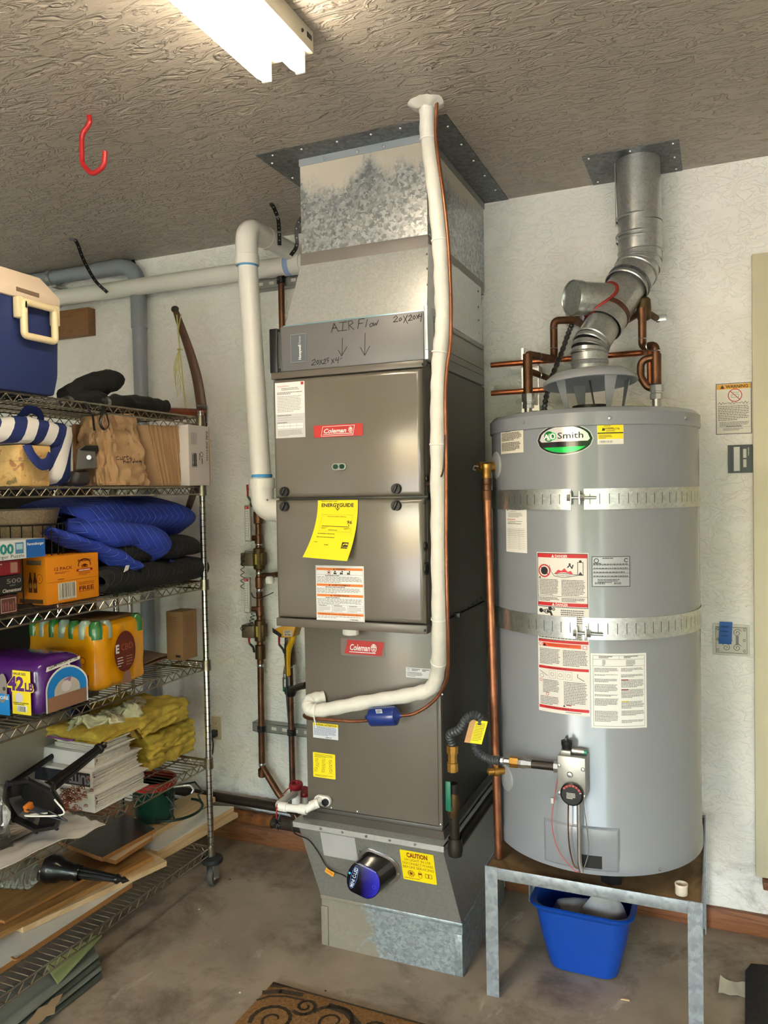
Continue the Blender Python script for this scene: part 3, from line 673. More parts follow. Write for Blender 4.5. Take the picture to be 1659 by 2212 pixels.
# ---------------------------------------------------------------- coil cabinet below the furnace
KX0, KX1, KY, KZ0 = -1.32, -.826, 2.382, .497
ck = thing('coil_cabinet', 'plain taupe evaporator coil cabinet standing under the furnace', 'coil cabinet', (-1.07, 2.66, KZ0))
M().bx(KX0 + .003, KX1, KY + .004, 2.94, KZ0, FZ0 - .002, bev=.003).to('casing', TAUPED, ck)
fp = M().bx(KX0, KX1 - .012, KY, KY + .006, KZ0 + .014, FZ0 - .002, bev=.003).to('front_panel', TAUPE2, ck)
M().bx(KX1 - .012, KX1 + .001, KY + .001, KY + .02, KZ0, FZ0 - .002, bev=.002).to('corner_post', TAUPE2, ck)
M().bx(KX0, KX1, KY - .001, KY + .02, KZ0 - .004, KZ0 + .013, bev=.002).to('bottom_rail', TAUPED, ck)
badge(fp, (737, 1415), (831, 1384), KY, True)
for q in ((692, 1497), (695, 1553), (772, 1753), (952, 1781), (955, 1500), (716, 1745)):
    p = at(*q, Y=KY); screw(fp, (p.x, KY, p.z), (0, -1, 0), .0045)
for i in range(7):
    p = at(985 + i * 9, 1333 - i * 7, X=KX1); M().lathe([(.004, 0), (.004, .0015), (0, .0015)], (KX1, p.y, p.z), (1, 0, 0), 8).to('screw_hole', BLKM, ck)
p = at(983, 1328, X=KX1); M().bx(KX1, KX1 + .02, p.y - .012, p.y + .012, p.z - .008, p.z + .008, bev=.002).to('side_bracket', STEELD, ck)
s = sheet_px((877, 1441), (934, 1467), KY, rgb(214, 216, 220)); w, h = s.w, s.h; s.ring(w * .1, h * .8, h * .13, h * .03, DK); s.lines(w * .22, h * .92, w * .35, h * .25, 2, DK); s.lines(w * .62, h * .92, w * .3, h * .25, 2, BLACK, .6); s.lines(w * .04, h * .58, w * .6, h * .5, 4, GREY); s.build('rating_label', fp, 'small silver rating label')
s = sheet_px((676, 1560), (731, 1599), KY, rgb(226, 228, 236)); w, h = s.w, s.h; s.rect(0, h * .8, w, h * .2, YEL); s.lay = 2; s.text('CAUTION / ATTENTION', w * .5, h * .83, h * .12, EB, 'c', w=w * .9, bold=.02); s.lines(w * .04, h * .78, w * .92, h * .6, 9, rgb(104, 116, 150), .45); s.bars(w * .5, h * .05, w * .25, h * .07, 16, DK); s.build('caution_label', fp, 'white caution label with yellow top')
s = sheet_px((676, 1624), (725, 1684), KY, YEL, r=.003); w, h = s.w, s.h; OL = rgb(120, 108, 10); s.lines(w * .08, h * .96, w * .84, h * .16, 4, OL, .4); s.lines(w * .08, h * .12, w * .84, h * .08, 2, OL, .4)
rr = random.Random(5)
for i in range(9):
    cx, cy = w * (.16 + .3 * (i % 3) + rr.uniform(-.04, .04)), h * (.7 - .19 * (i // 3)); s.ring(cx, cy, w * .07, w * .012, OL, ry=h * .07, n=8); s.stroke([(cx - w * .05, cy - h * .04), (cx + w * .07, cy + h * .06)], w * .012, OL); s.lines(cx - w * .1, cy - h * .08, w * .22, h * .03, 2, OL, .4)
s.build('yellow_pictogram_label', fp, 'yellow label with small pictograms')
# condensate drain fitting on the front panel
p = at(700, 1727, Y=KY); m = M()
pts = stad(p.x, p.z, .032, .018, 8); m.prism([(x, KY - .0005, z) for x, z in pts], (0, -.016, 0), bev=.003); dp = m.to('drain_plate', PVCW, ck)
M().lathe([(.0125, 0), (.0125, .008), (.009, .008), (.009, .002), (0, .002)], (p.x + .015, KY - .016, p.z - .001), (0, -1, 0), 18).to('drain_plug', BLKP, dp)
M().prism([(p.x - .008, KY - .0168, p.z + .004), (p.x - .002, KY - .0168, p.z + .011), (p.x - .016, KY - .0168, p.z + .013)], (0, -.0006, 0)).to('web_recess', GREYP, dp)

# ---------------------------------------------------------------- supply plenum and base
pl = thing('supply_plenum', 'galvanized supply plenum tapering down to a mottled floor base', 'duct', (-1.04, 2.68, 0))
PT = .478
m = M(); m.hexa([(-1.297, 2.424, .174), (-.778, 2.424, .174), (-.778, 2.97, .174), (-1.297, 2.97, .174), (-1.34, 2.345, PT - .02), (-.815, 2.345, PT - .02), (-.815, 2.97, PT - .02), (-1.34, 2.97, PT - .02)]); pb = m.to('tapered_box', GALV3, pl)
m = M(); m.bx(-1.345, -.80, 2.318, 2.97, PT - .003, PT); m.bx(-1.345, -.80, 2.316, 2.319, PT - .018, PT); m.bx(-.803, -.80, 2.318, 2.97, PT - .018, PT); m.to('top_ledge', GALV2, pl)
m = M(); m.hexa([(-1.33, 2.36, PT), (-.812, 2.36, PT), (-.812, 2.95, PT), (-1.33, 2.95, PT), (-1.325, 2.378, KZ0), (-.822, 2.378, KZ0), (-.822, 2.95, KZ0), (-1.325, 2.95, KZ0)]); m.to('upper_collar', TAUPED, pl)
M().bx(-1.297, -.778, 2.427, 2.97, 0, .176).to('base_box', GALVB, pl)
M().bx(-1.299, -.776, 2.421, 2.432, .168, .182, bev=.002).bx(-.782, -.776, 2.424, 2.97, .168, .182, bev=.002).to('seam_strip', GALVB, pl)
for x0_, x1_ in ((-1.298, -1.272), (-.805, -.778)): M().bx(x0_, x1_, 2.422, 2.427, .004, .142, bev=.001).to('corner_tab', GALVB, pl)
for (gx, gy) in ((693, 1782), (740, 1787), (791, 1794), (842, 1803), (896, 1810)):
    p = at(gx, gy, Y=2.317); screw(pl, (p.x, 2.316, PT - .008), (0, -1, -.3), .0045)
def plen(z):   # the sloping front of the tapered box
    t = (z - .174) / (PT - .02 - .174); return 2.424 + (2.345 - 2.424) * t
pn = V((0, -(PT - .02 - .174), -(2.424 - 2.345))).normalized(); pv = V((0, -(2.424 - 2.345), PT - .02 - .174)).normalized()
def plf(px, py):
    for _ in range(1):
        d = CF + CR * ((px - IW / 2) / FPX) - CU * ((py - IH / 2) / FPX); o = V((0, 2.424, .174)); t = (o - CP).dot(pn) / d.dot(pn); return CP + d * t
a, b = plf(700, 1847), plf(766, 1810)
s = Sheet(planar(a, (1, 0, 0), pv), b.x - a.x, (b - a).dot(pv), plain('foil_patch', rgb(206, 206, 206), .4, .3, .06)); s.build('foil_patch', pb)
a, b = plf(872, 1898), plf(936, 1847)
s = Sheet(planar(a, (1, 0, .0), pv), b.x - a.x, (b - a).dot(pv), YEL, r=.003); w, h = s.w, s.h; BR = rgb(150, 50, 20)
s.text('CAUTION', w * .5, h * .79, h * .15, BR, 'c', w=w * .62, bold=.04)
for i, tx in enumerate(('UV LIGHT IN USE', 'DISCONNECT POWER', 'BEFORE SERVICING')): s.text(tx, w * .5, h * (.66 - .125 * i), h * .085, BR, 'c', w=w * (.78 if i == 0 else .92))
s.disc(w * .26, h * .24, w * .05, BR); s.ring(w * .26, h * .24, w * .09, w * .015, BR)
for i in range(12): s.stroke([(w * .26 + w * .09 * math.cos(i * PI / 6), h * .24 + w * .09 * math.sin(i * PI / 6)), (w * .26 + w * .115 * math.cos(i * PI / 6), h * .24 + w * .115 * math.sin(i * PI / 6))], w * .015, BR)
s.ring(w * .53, h * .24, w * .06, w * .012, BR, ry=h * .12); s.rect(w * .485, h * .24, w * .09, h * .06, BR); s.frame(w * .68, h * .17, w * .1, h * .14, w * .014, BR); s.frame(w * .78, h * .17, w * .1, h * .14, w * .014, BR); s.lines(w * .05, h * .1, w * .9, h * .05, 1, BR, .4)
s.build('caution_label', pb, 'yellow UV light caution label')

# ---------------------------------------------------------------- UV lamp on the plenum
c0 = plf(815, 1868); uvt = thing('uv_lamp', 'black and blue UV lamp unit mounted on the plenum', 'uv lamp', c0)
up = pv; rt = V((1, 0, 0)); ax = -pn if (-pn).y > 0 else pn; outw = pn if pn.y < 0 else -pn
def uvp(a, b, c): return c0 + rt * a + up * b + outw * c
def dshape(w, h, n=10):     # a shield: flat on one side, rounded to a point on the other
    return [(w * .35 + w * .65 * math.cos(-PI / 2 + PI * i / n), h * math.sin(-PI / 2 + PI * i / n)) for i in range(n + 1)] + [(-w * .35 + w * .45 * math.cos(PI / 2 + PI * i / n), h * math.sin(PI / 2 + PI * i / n)) for i in range(n + 1)]
tilt = Matrix.Rotation(-.3, 2)
def dpts(w, h): return [tilt @ V((x, y)) for x, y in dshape(w, h)]
M().prism([uvp(p.x, p.y, .0005) for p in dpts(.084, .06)], outw * .006, bev=.002).to('mounting_plate', STEEL, uvt)
n2 = (outw * .8 + (CP - c0).normalized() * .75 + V((-.2, 0, -.12))).normalized(); r2_ = V((1, 0, 0)) - n2 * n2.x; r2_.normalize(); u2_ = n2.cross(r2_); f0 = uvp(-.032, -.016, .062)
def fcp(a, b, c): return f0 + r2_ * a + u2_ * b + n2 * c
hs = M(); va = [hs.bm.verts.new(uvp(p.x, p.y, .006)) for p in dpts(.072, .048)]; vb = [hs.bm.verts.new(fcp(p.x, p.y, 0)) for p in dpts(.066, .054)]
for i in range(len(va)): hs.bm.faces.new((va[i], va[(i + 1) % len(va)], vb[(i + 1) % len(va)], vb[i]))
hs.bm.faces.new(vb); hs.bm.faces.new(list(reversed(va))); hs.to('housing', plain('gloss_black', rgb(14, 15, 17), .15, coat=.4), uvt)
k = N('uv_face'); g = k.n('ShaderNodeTexCoord'); sp = k.n('ShaderNodeSeparateXYZ'); k.l(g.outputs['Object'], sp.inputs[0]); k.col(k.ramp(k.math('ADD', k.math('MULTIPLY', sp.outputs['X'], 8.0), .42), [(.32, rgb(8, 8, 20)), (.8, rgb(46, 44, 186))])); k.rough(.15); k.b.inputs['Coat Weight'].default_value = .3
fc_ = M().prism([fcp(p.x, p.y, .0004) for p in dpts(.064, .052)], n2 * .002, bev=.0008).to('face_panel', k.m, uvt)
def uvfr(u, v, w): q = tilt @ V((u, v)); return fcp(q.x, q.y, .0022 + w)
s = Sheet(uvfr, .1, .1, BLACK); s.text('MINI C-LED', -.022, -.036, .012, rgb(206, 216, 236), w=.07, bold=.02, rot=PI / 2); s.ring(-.028, 0, .011, .0014, rgb(90, 130, 220), ry=.042); s.disc(-.046, .006, .004, rgb(70, 190, 240)); s.ring(.046, -.002, .006, .001, rgb(80, 90, 210))
for i in range(16): s.disc(-.034 + i * .0048, .0485, .0012, rgb(200, 204, 214), n=6)
s.bm.to('print', s.mats, fc_, fixn=False, flat=True)
for q in ((-.058, .045), (.077, -.018)): screw(uvt, uvp(q[0], q[1], .0065), outw, .005)
p0 = fcp(-.06, -.005, -.012); cpts = [p0, fcp(-.075, .0, -.014), plf(712, 1870) + outw * .012, plf(690, 1840) + outw * .006, plf(668, 1812) + outw * .005, V((-1.338, 2.315, .44)), V((-1.347, 2.312, .482))]
M().tube(spline(cpts, 5), .0022, 6).to('power_cord', BLKP, uvt)
p = (p0 * .45 + cpts[2] * .55); dd = (cpts[2] - p0).normalized()
cq = plf(717, 1877) + outw * .013; s = Sheet(planar(cq - V((.022, 0, 0)) - up * .004, V((.9, 0, -.4)), V((.4, 0, .9))), .034, .018, rgb(240, 170, 40), .0012); s.text('CAUTION', .017, .006, .006, RED, 'c', w=.026, bold=.02); s.build('cord_tag', uvt, 'orange caution tag on the cord')
# ================================================================ water heater stand
SX0, SX1, SY0, SY1, SZ = -.682, -.045, 2.368, 3.015, .411
st = thing('heater_stand', 'galvanized angle steel stand with plywood top under water heater', 'stand', ((SX0 + SX1) / 2, (SY0 + SY1) / 2, 0))
PLY = m_wood('plywood', rgb(112, 88, 58), rgb(140, 112, 76), (3, 3, 1), .75, 2.0)
M().bx(SX0 + .004, SX1 - .004, SY0 + .004, SY1 - .004, SZ - .018, SZ - .004).to('plywood_top', PLY, st)
LW = .04
def angle_leg(x, y, sx, sy):
    m = M(); t_ = .004
    m.bx(min(x, x + sx * LW), max(x, x + sx * LW), min(y, y + sy * t_), max(y, y + sy * t_), 0, SZ + .004)
    m.bx(min(x, x + sx * t_), max(x, x + sx * t_), min(y + sy * t_, y + sy * LW), max(y + sy * t_, y + sy * LW), 0, SZ + .004)
    return m.to('leg', STANDM, st)
angle_leg(SX0, SY0, 1, 1); angle_leg(SX1, SY0, -1, 1); angle_leg(SX0, SY1, 1, -1); angle_leg(SX1, SY1, -1, -1)
def rail(x0, x1, y0, y1, nm='rail'): M().bx(x0, x1, y0, y1, SZ - .034, SZ + .003, bev=.001).to(nm, STANDM, st)
rail(SX0 + LW, SX1 - LW, SY0, SY0 + .004); rail(SX0 + LW, SX1 - LW, SY1 - .004, SY1); rail(SX0, SX0 + .004, SY0 + LW, SY1 - LW); rail(SX1 - .004, SX1, SY0 + LW, SY1 - LW)

# ================================================================ water heater
HX, HY, HR, HZ0, HZ1 = -.3775, 2.655, .3276, .457, 1.832
HM = m_paint('heater_enamel', rgb(136, 140, 148), .27, .05, .3, .02)
wh = thing('water_heater', 'tall grey cylindrical gas water heater with two metal straps', 'water heater', (HX, HY, SZ))
M().lathe([(0, HZ0 + .01), (HR - .03, HZ0 + .01), (HR - .004, HZ0 + .004), (HR + .003, HZ0 + .008), (HR + .003, HZ0 + .052), (HR, HZ0 + .056), (HR, HZ1 - .046)], (HX, HY, 0), (0, 0, 1), 96).to('jacket', HM, wh)
M().lathe([(HR + .002, HZ1 - .052), (HR + .0045, HZ1 - .05), (HR + .0045, HZ1 - .012), (HR - .006, HZ1), (HR - .02, HZ1 + .004), (.12, HZ1 + .012), (0, HZ1 + .012)], (HX, HY, 0), (0, 0, 1), 96).to('top_lid', HM, wh)
foot = None
for a_ in (-1.25, .85, 2.9):
    p = (HX + .24 * math.cos(a_), HY + .24 * math.sin(a_), SZ - .003)
    M().cyl(p, (p[0], p[1], HZ0 + .012), .034, seg=6).to('foot', BLKP, wh)
PH0 = math.atan2(-HY, -HX)
def chit(px, py, R=HR):
    d = CF + CR * ((px - IW / 2) / FPX) - CU * ((py - IH / 2) / FPX); ox, oy = CP.x - HX, CP.y - HY
    A_ = d.x ** 2 + d.y ** 2; B_ = ox * d.x + oy * d.y; C_ = ox * ox + oy * oy - R * R; q = B_ * B_ - A_ * C_
    t_ = (-B_ - math.sqrt(max(q, 0))) / A_; p = CP + d * t_; return math.atan2(p.y - HY, p.x - HX), p.z
def cfr(th0, z0, R=HR): return lambda u, v, w: V((HX + (R + w) * math.cos(th0 + u / R), HY + (R + w) * math.sin(th0 + u / R), z0 + v))
def cpos(px, py, w=0.0): th, z = chit(px, py); return V((HX + (HR + w) * math.cos(th), HY + (HR + w) * math.sin(th), z)), V((math.cos(th), math.sin(th), 0))
def csheet(tl, br, paper, th=.0008, r=0.0, R=HR):
    a, za = chit(*tl, R); b, zb_ = chit(*br, R); return Sheet(cfr(a, zb_, R), (b - a) * R, za - zb_, paper, th, step=.012 if r == 0 else 9, r=r)
for q in ((1134, 912), (1316, 903), (1478, 903), (1066, 1803), (1424, 1877)):
    p, n_ = cpos(*q, .004); screw(wh, p, n_, .0055)
# straps
def strap(yl, xl0, xl1, xr0, xr1, nm, dz=0.0):
    R = HR + .0015; o = None
    for x0_, x1_ in ((xl0, xl1), (xr0, xr1)):
        a, za = chit(x0_, yl[0], R); b, zb_ = chit(x1_, yl[0], R); _, z1_ = chit(1240, yl[0], R); _, z0_ = chit(1240, yl[1], R)
        if x0_ <= 1075: a = PH0 - 1.9
        if x1_ >= 1500: b = PH0 + 1.9
        s = Sheet(cfr(a, z0_, R), (b - a) * R, z1_ - z0_, GALVF2, .002, step=.012); n_ = int(s.w / .027)
        for i in range(n_): s.rect(.016 + i * .027, s.h * .26, .0024, s.h * .5, rgb(92, 95, 95))
        s.build(nm, wh, None, 'slots')
GALVF2 = m_galv('galvanized_strap', rgb(172, 177, 176), rgb(200, 204, 200), 150, .3, .85)
strap((1056, 1101), 1060, 1233, 1261, 1512, 'strap'); strap((1333, 1380), 1060, 1246, 1258, 1512, 'strap')
for (x0_, y0_), (x1_, y1_), ex in (((1230, 1075), (1288, 1075), 0), ((1243, 1365), (1302, 1369), 0)):
    a, na = cpos(x0_, y0_, .014); b, nb = cpos(x1_, y1_, .014)
    bo = M().cyl(a, b, .0045, seg=10).to('strap_bolt', STEEL, wh); d_ = (b - a).normalized()
    M().cyl(a - d_ * .004, a + d_ * .006, .011, seg=6).to('bolt_head', STEEL, bo); c_ = a + (b - a) * .5; M().cyl(c_ - d_ * .006, c_ + d_ * .006, .011, seg=6).to('nut', STEEL, bo)
    for q in (a + d_ * .006, c_ - d_ * .008):
        M().bx(q.x - .003, q.x + .003, q.y - .004, q.y + .014, q.z - .02, q.z + .02, bev=.001).to('strap_lug', GALVF2, bo)
# labels on the jacket
s = csheet((1082, 930), (1131, 977), rgb(226, 220, 206)); w, h = s.w, s.h; s.lines(w * .25, h * .93, w * .5, h * .06, 1, DK); s.lines(w * .06, h * .86, w * .88, h * .34, 6, rgb(70, 66, 60), .6); s.lines(w * .06, h * .46, w * .88, h * .36, 6, rgb(70, 66, 60), .6); s.build('relief_valve_label', wh)
# oval maker's emblem
ca, cz = chit(1221, 949); ra = (chit(1281, 949)[0] - chit(1161, 949)[0]) / 2 * HR; rb = (chit(1221, 917)[1] - chit(1221, 982)[1]) / 2; ca = (chit(1281, 949)[0] + chit(1161, 949)[0]) / 2
m = M(); fr = cfr(ca, cz); n_ = 40; pts = [(ra * math.cos(2 * PI * i / n_), rb * math.sin(2 * PI * i / n_)) for i in range(n_)]
s = Sheet(fr, .1, .1, BLACK, .0004); s.th = .0004
def oval(fx, fy, lo, hi, c, cols=24):
    for i in range(cols):
        x0_, x1_ = -ra * fx + 2 * ra * fx * i / cols, -ra * fx + 2 * ra * fx * (i + 1) / cols
        f_ = lambda x: rb * fy * math.sqrt(max(0, 1 - (x / (ra * fx)) ** 2))
        q = [(x0_, max(-f_(x0_), lo)), (x1_, max(-f_(x1_), lo)), (x1_, min(f_(x1_), hi)), (x0_, min(f_(x0_), hi))]
        if q[2][1] - q[1][1] > 1e-5 or q[3][1] - q[0][1] > 1e-5: s.poly(q, c)
EM = plain('emblem_black', rgb(14, 14, 16), .15); EW = plain('emblem_silver', rgb(222, 220, 222), .2, .4); EG = plain('emblem_green', rgb(14, 196, 84), .2, .3); EGD = plain('emblem_green_dark', rgb(12, 120, 52), .2, .3)
oval(1.02, 1.03, -9, 9, plain('emblem_rim', rgb(190, 190, 190), .3, .5)); s.lay = 1; oval(.99, .99, -9, 9, EM); s.lay = 2; oval(.9, .88, -rb * .14, 9, EW); oval(.9, .88, -9, -rb * .5, EG)
s.lay = 3; s.disc(-ra * .54, rb * .24, rb * .36, EGD, n=24); s.ring(-ra * .4, rb * .24, rb * .26, rb * .1, EG); s.text('Smith', -ra * .22, rb * .06, rb * .42, BLACK, w=ra * .9, bold=.015); s.disc(ra * .76, rb * .08, rb * .02, GREY, n=8); s.lay = 4; s.text('A', -ra * .74, rb * .08, rb * .32, WHITE, w=ra * .22, bold=.03); s.lay = 5; s.ring(-ra * .4, rb * .24, rb * .2, rb * .07, WHITE)
s.bm.to('oval_emblem', s.mats, wh, fixn=False, flat=True)['label'] = 'oval black, white and green maker emblem'
# contractor label
s = csheet((1290, 913), (1347, 959), rgb(232, 230, 220)); w, h = s.w, s.h; s.rect(w * .01, h * .24, w * .98, h * .74, YEL); s.lay = 2; s.rect(w * .01, h * .49, w * .98, h * .05, BLACK)
for i in range(3): s.lines(w * .25, h * (.95 - i * .09), w * .5, h * .05, 1, EB)
s.poly([(w * .17, h * .62), (w * .27, h * .62), (w * .31, h * .69), (w * .2, h * .76)], EB); s.text('CONTRACTOR', w * .33, h * .66, h * .085, EB, w=w * .52, bold=.02); s.lines(w * .33, h * .63, w * .5, h * .05, 1, EB); s.lines(w * .06, h * .44, w * .5, h * .18, 3, rgb(130, 120, 20)); s.bars(w * .08, h * .07, w * .5, h * .1, 30, GREY); s.poly([(w * .02, h * .9), (w * .08, h * .9), (w * .05, h * .95)], EB); s.poly([(w * .92, h * .9), (w * .98, h * .9), (w * .95, h * .95)], EB)
s.build('contractor_label', wh, 'yellow and white contractor label')
# service label
s = csheet((1093, 1091), (1139, 1195), rgb(232, 230, 226)); w, h = s.w, s.h; s.rect(w * .08, h * .88, w * .12, h * .08, DK); s.lay = 2; s.rect(w * .12, h * .88, w * .08, h * .05, rgb(232, 230, 226)); s.text('F', w * .14, h * .882, h * .04, DK); s.text('FELLER', w * .23, h * .895, h * .06, DK, w=w * .66, bold=.0); s.lines(w * .25, h * .87, w * .6, h * .015, 1, GREY); s.lines(w * .15, h * .84, w * .7, h * .1, 4, GREY, .4); s.lines(w * .1, h * .71, w * .82, h * .025, 1, RED); s.lines(w * .12, h * .67, w * .72, h * .05, 2, GREY, .4); s.lines(w * .12, h * .62, w * .74, h * .022, 1, DK, .5, 1)
for i in range(12): s.rect(w * .05, h * (.5 - i * .038), w * .9, h * .003, GREY)
s.rect(w * .2, h * .05, w * .006, h * .46, GREY); s.rect(w * .68, h * .05, w * .006, h * .46, GREY)
for i in range(4): s.stroke([(w * (.08 + .08 * j), h * (.47 - i * .04 + (.008 if j % 2 else -.004))) for j in range(11)], h * .004, GREY)
s.build('service_label', wh, 'narrow white service record label')
# silver rating plate
s = csheet((1278, 1202), (1361, 1267), plain('rating_silver', rgb(156, 158, 162), .35, .3)); w, h = s.w, s.h; s.frame(0.0, 0, w, h, h * .02, DK); s.ring(w * .12, h * .86, h * .08, h * .025, DK); s.ring(w * .9, h * .87, h * .07, h * .025, DK, a0=.6, a1=5.6); s.lines(w * .28, h * .97, w * .55, h * .06, 1, DK); s.lines(w * .04, h * .8, w * .4, h * .05, 1, DK)
for i in range(4): s.rect(w * .02, h * (.7 - i * .13), w * .96, h * .012, DK); s.lines(w * .04, h * (.77 - i * .13), w * .9, h * .06, 1, DK, .5, 1)
s.lines(w * .15, h * .26, w * .58, h * .14, 3, DK); s.bars(w * .08, h * .08, w * .26, h * .07, 22, BLACK); s.bars(w * .58, h * .08, w * .18, h * .07, 16, BLACK); s.build('rating_plate', wh, 'silver rating plate with small print')
# long danger / instruction label
s = csheet((1160, 1192), (1275, 1548), rgb(224, 221, 216)); w, h = s.w, s.h; TX = rgb(96, 94, 94)
s.frame(w * .012, h * .66, w * .976, h * .335, w * .012, BLACK); s.rect(w * .02, h * .968, w * .96, h * .024, RED); s.rect(w * .02, h * .668, w * .96, h * .022, RED)
s.lay = 2
for yy in (.971, .671): s.text('DANGER', w * .5, h * yy, h * .016, WHITE, 'c', w=w * .24, bold=.02); s.poly([(w * .31, h * yy), (w * .36, h * yy), (w * .335, h * (yy + .017))], WHITE)
s.disc(w * .16, h * .885, w * .075, BLACK); s.lay = 3; s.ring(w * .16, h * .885, w * .125, w * .025, RED); s.stroke([(w * .075, h * .91), (w * .245, h * .86)], w * .022, RED); s.lay = 2
s.poly([(w * .36, h * .868), (w * .72, h * .868), (w * .68, h * .89), (w * .62, h * .883), (w * .56, h * .905), (w * .5, h * .888), (w * .44, h * .895)], rgb(214, 60, 78)); s.frame(w * .8, h * .862, w * .11, h * .082, w * .01, BLACK); s.disc(w * .855, h * .948, w * .025, BLACK); s.poly([(w * .81, h * .864), (w * .9, h * .864), (w * .855, h * .885)], DK)
s.stroke([(w * .26, h * .92), (w * .3, h * .88), (w * .36, h * .855), (w * .5, h * .848), (w * .62, h * .85), (w * .72, h * .858), (w * .8, h * .862)], w * .009, BLACK); s.stroke([(w * .36, h * .868), (w * .5, h * .872), (w * .66, h * .87), (w * .8, h * .866)], w * .009, BLACK); s.text('Flammable Vapors', w * .4, h * .857, h * .009, TX, w=w * .28, shear=.2)
s.disc(w * .66, h * .93, w * .02, DK); s.stroke([(w * .62, h * .91), (w * .66, h * .925), (w * .7, h * .905), (w * .72, h * .925)], w * .022, DK); s.poly([(w * .04, h * .838), (w * .09, h * .838), (w * .065, h * .852)], BLACK)
s.lines(w * .05, h * .835, w * .4, h * .1, 11, TX, .5); s.lines(w * .5, h * .835, w * .44, h * .1, 11, TX, .5); s.rect(w * .02, h * .728, w * .96, h * .002, BLACK); s.lines(w * .04, h * .722, w * .42, h * .026, 3, TX); s.lines(w * .5, h * .722, w * .44, h * .026, 3, TX)
for cx, cy, r_ in ((.08, .635, .042), (.27, .65, .04)): s.disc(w * cx, h * cy, w * r_, BLACK); s.ring(w * (cx + .07), h * (cy - .002), w * .03, w * .016, BLACK, n=8)
s.ring(w * .2, h * .632, w * .045, w * .014, BLACK); s.stroke([(w * .21, h * .632), (w * .28, h * .628), (w * .3, h * .612)], w * .04, BLACK); s.text('HOT', w * .3, h * .6, h * .01, RED, 'c', w=w * .09, bold=.02); s.stroke([(w * .03, h * .592), (w * .2, h * .6), (w * .42, h * .606)], w * .006, TX); s.poly([(w * .2, h * .565), (w * .42, h * .562), (w * .36, h * .582), (w * .28, h * .59)], RED); s.stroke([(w * .22, h * .585), (w * .3, h * .578), (w * .42, h * .562)], w * .025, BLACK)
s.lines(w * .48, h * .65, w * .46, h * .1, 8, TX, .5)
s.lay = 0; s.rect(w * .015, h * .44, w * .97, h * .018, RED); s.rect(w * .1, h * .412, w * .75, h * .024, rgb(226, 84, 34)); s.lay = 2; s.lines(w * .22, h * .432, w * .6, h * .014, 2, rgb(150, 50, 20), .5); s.poly([(w * .11, h * .414), (w * .18, h * .414), (w * .145, h * .434)], BLACK); s.ring(w * .05, h * .425, w * .035, w * .009, RED); s.frame(w * .88, h * .41, w * .08, h * .022, w * .008, RED)
s.lines(w * .03, h * .5, w * .85, h * .05, 4, TX, .45); s.lines(w * .04, h * .4, w * .42, h * .1, 11, TX, .5); s.lines(w * .51, h * .4, w * .46, h * .1, 11, TX, .5); s.lay = 0; s.rect(w * .015, h * .272, w * .97, h * .017, RED); s.lay = 2; s.lines(w * .2, h * .285, w * .6, h * .01, 1, rgb(110, 14, 20))
for i in range(3): s.frame(w * (.23 + .16 * i), h * .215, w * .13, h * .05, w * .004, GREY); s.ring(w * (.295 + .16 * i), h * .24, w * .035, w * .006, TX)
s.ring(w * .08, h * .225, w * .04, w * .006, TX); s.stroke([(w * .04, h * .255), (w * .1, h * .245), (w * .2, h * .228)], w * .01, TX); s.stroke([(w * .78, h * .255), (w * .78, h * .235), (w * .9, h * .215)], w * .012, TX); s.ring(w * .06, h * .198, w * .028, w * .009, RED); s.ring(w * .19, h * .112, w * .03, w * .009, RED)
s.lines(w * .1, h * .205, w * .33, h * .085, 9, TX, .5); s.lines(w * .04, h * .1, w * .38, h * .055, 6, TX, .5); s.lines(w * .52, h * .205, w * .44, h * .145, 15, TX, .5); s.lay = 0; s.rect(w * .015, h * .022, w * .97, h * .018, RED); s.lay = 2; s.lines(w * .15, h * .036, w * .7, h * .01, 1, rgb(110, 14, 20)); s.poly([(w * .5, h * .046), (w * .55, h * .046), (w * .525, h * .06)], BLACK); s.rect(w * .56, h * .054, w * .1, h * .006, rgb(150, 14, 20)); s.lines(w * .55, h * .018, w * .42, h * .008, 1, TX)
s.build('danger_label', wh, 'long white and red danger and instruction label')
# white temperature table label
s = csheet((1276, 1411), (1397, 1571), rgb(232, 232, 230)); w, h = s.w, s.h; s.frame(w * .035, h * .025, w * .93, h * .95, w * .006, GREY); s.rect(w * .035, h * .92, w * .93, h * .004, GREY); s.rect(w * .035, h * .83, w * .93, h * .004, GREY); s.rect(w * .5, h * .92, w * .004, h * .055, GREY)
s.lines(w * .14, h * .97, w * .26, h * .035, 2, DK); s.lines(w * .58, h * .97, w * .28, h * .035, 2, DK); s.lines(w * .2, h * .915, w * .06, h * .08, 5, TX); s.lines(w * .62, h * .915, w * .18, h * .08, 5, TX)
for y_, hh, n_ in ((.81, .06, 4), (.725, .025, 2), (.665, .05, 3), (.59, .105, 7), (.455, .03, 2), (.4, .1, 6), (.235, .15, 10)): s.lines(w * .06, h * y_, w * .42, h * hh, n_, TX, .5)
for y_, hh, n_ in ((.81, .05, 3), (.725, .045, 3), (.655, .11, 7), (.525, .12, 8), (.365, .1, 7), (.24, .07, 5), (.115, .045, 3)): s.lines(w * .53, h * y_, w * .42, h * hh, n_, TX, .5)
for y_ in (.64, .51): s.rect(w * .53, h * y_, w * .13, h * .016, rgb(170, 26, 30))
s.rect(w * .53, h * .352, w * .13, h * .016, YEL); s.build('temperature_label', wh, 'white temperature table label')
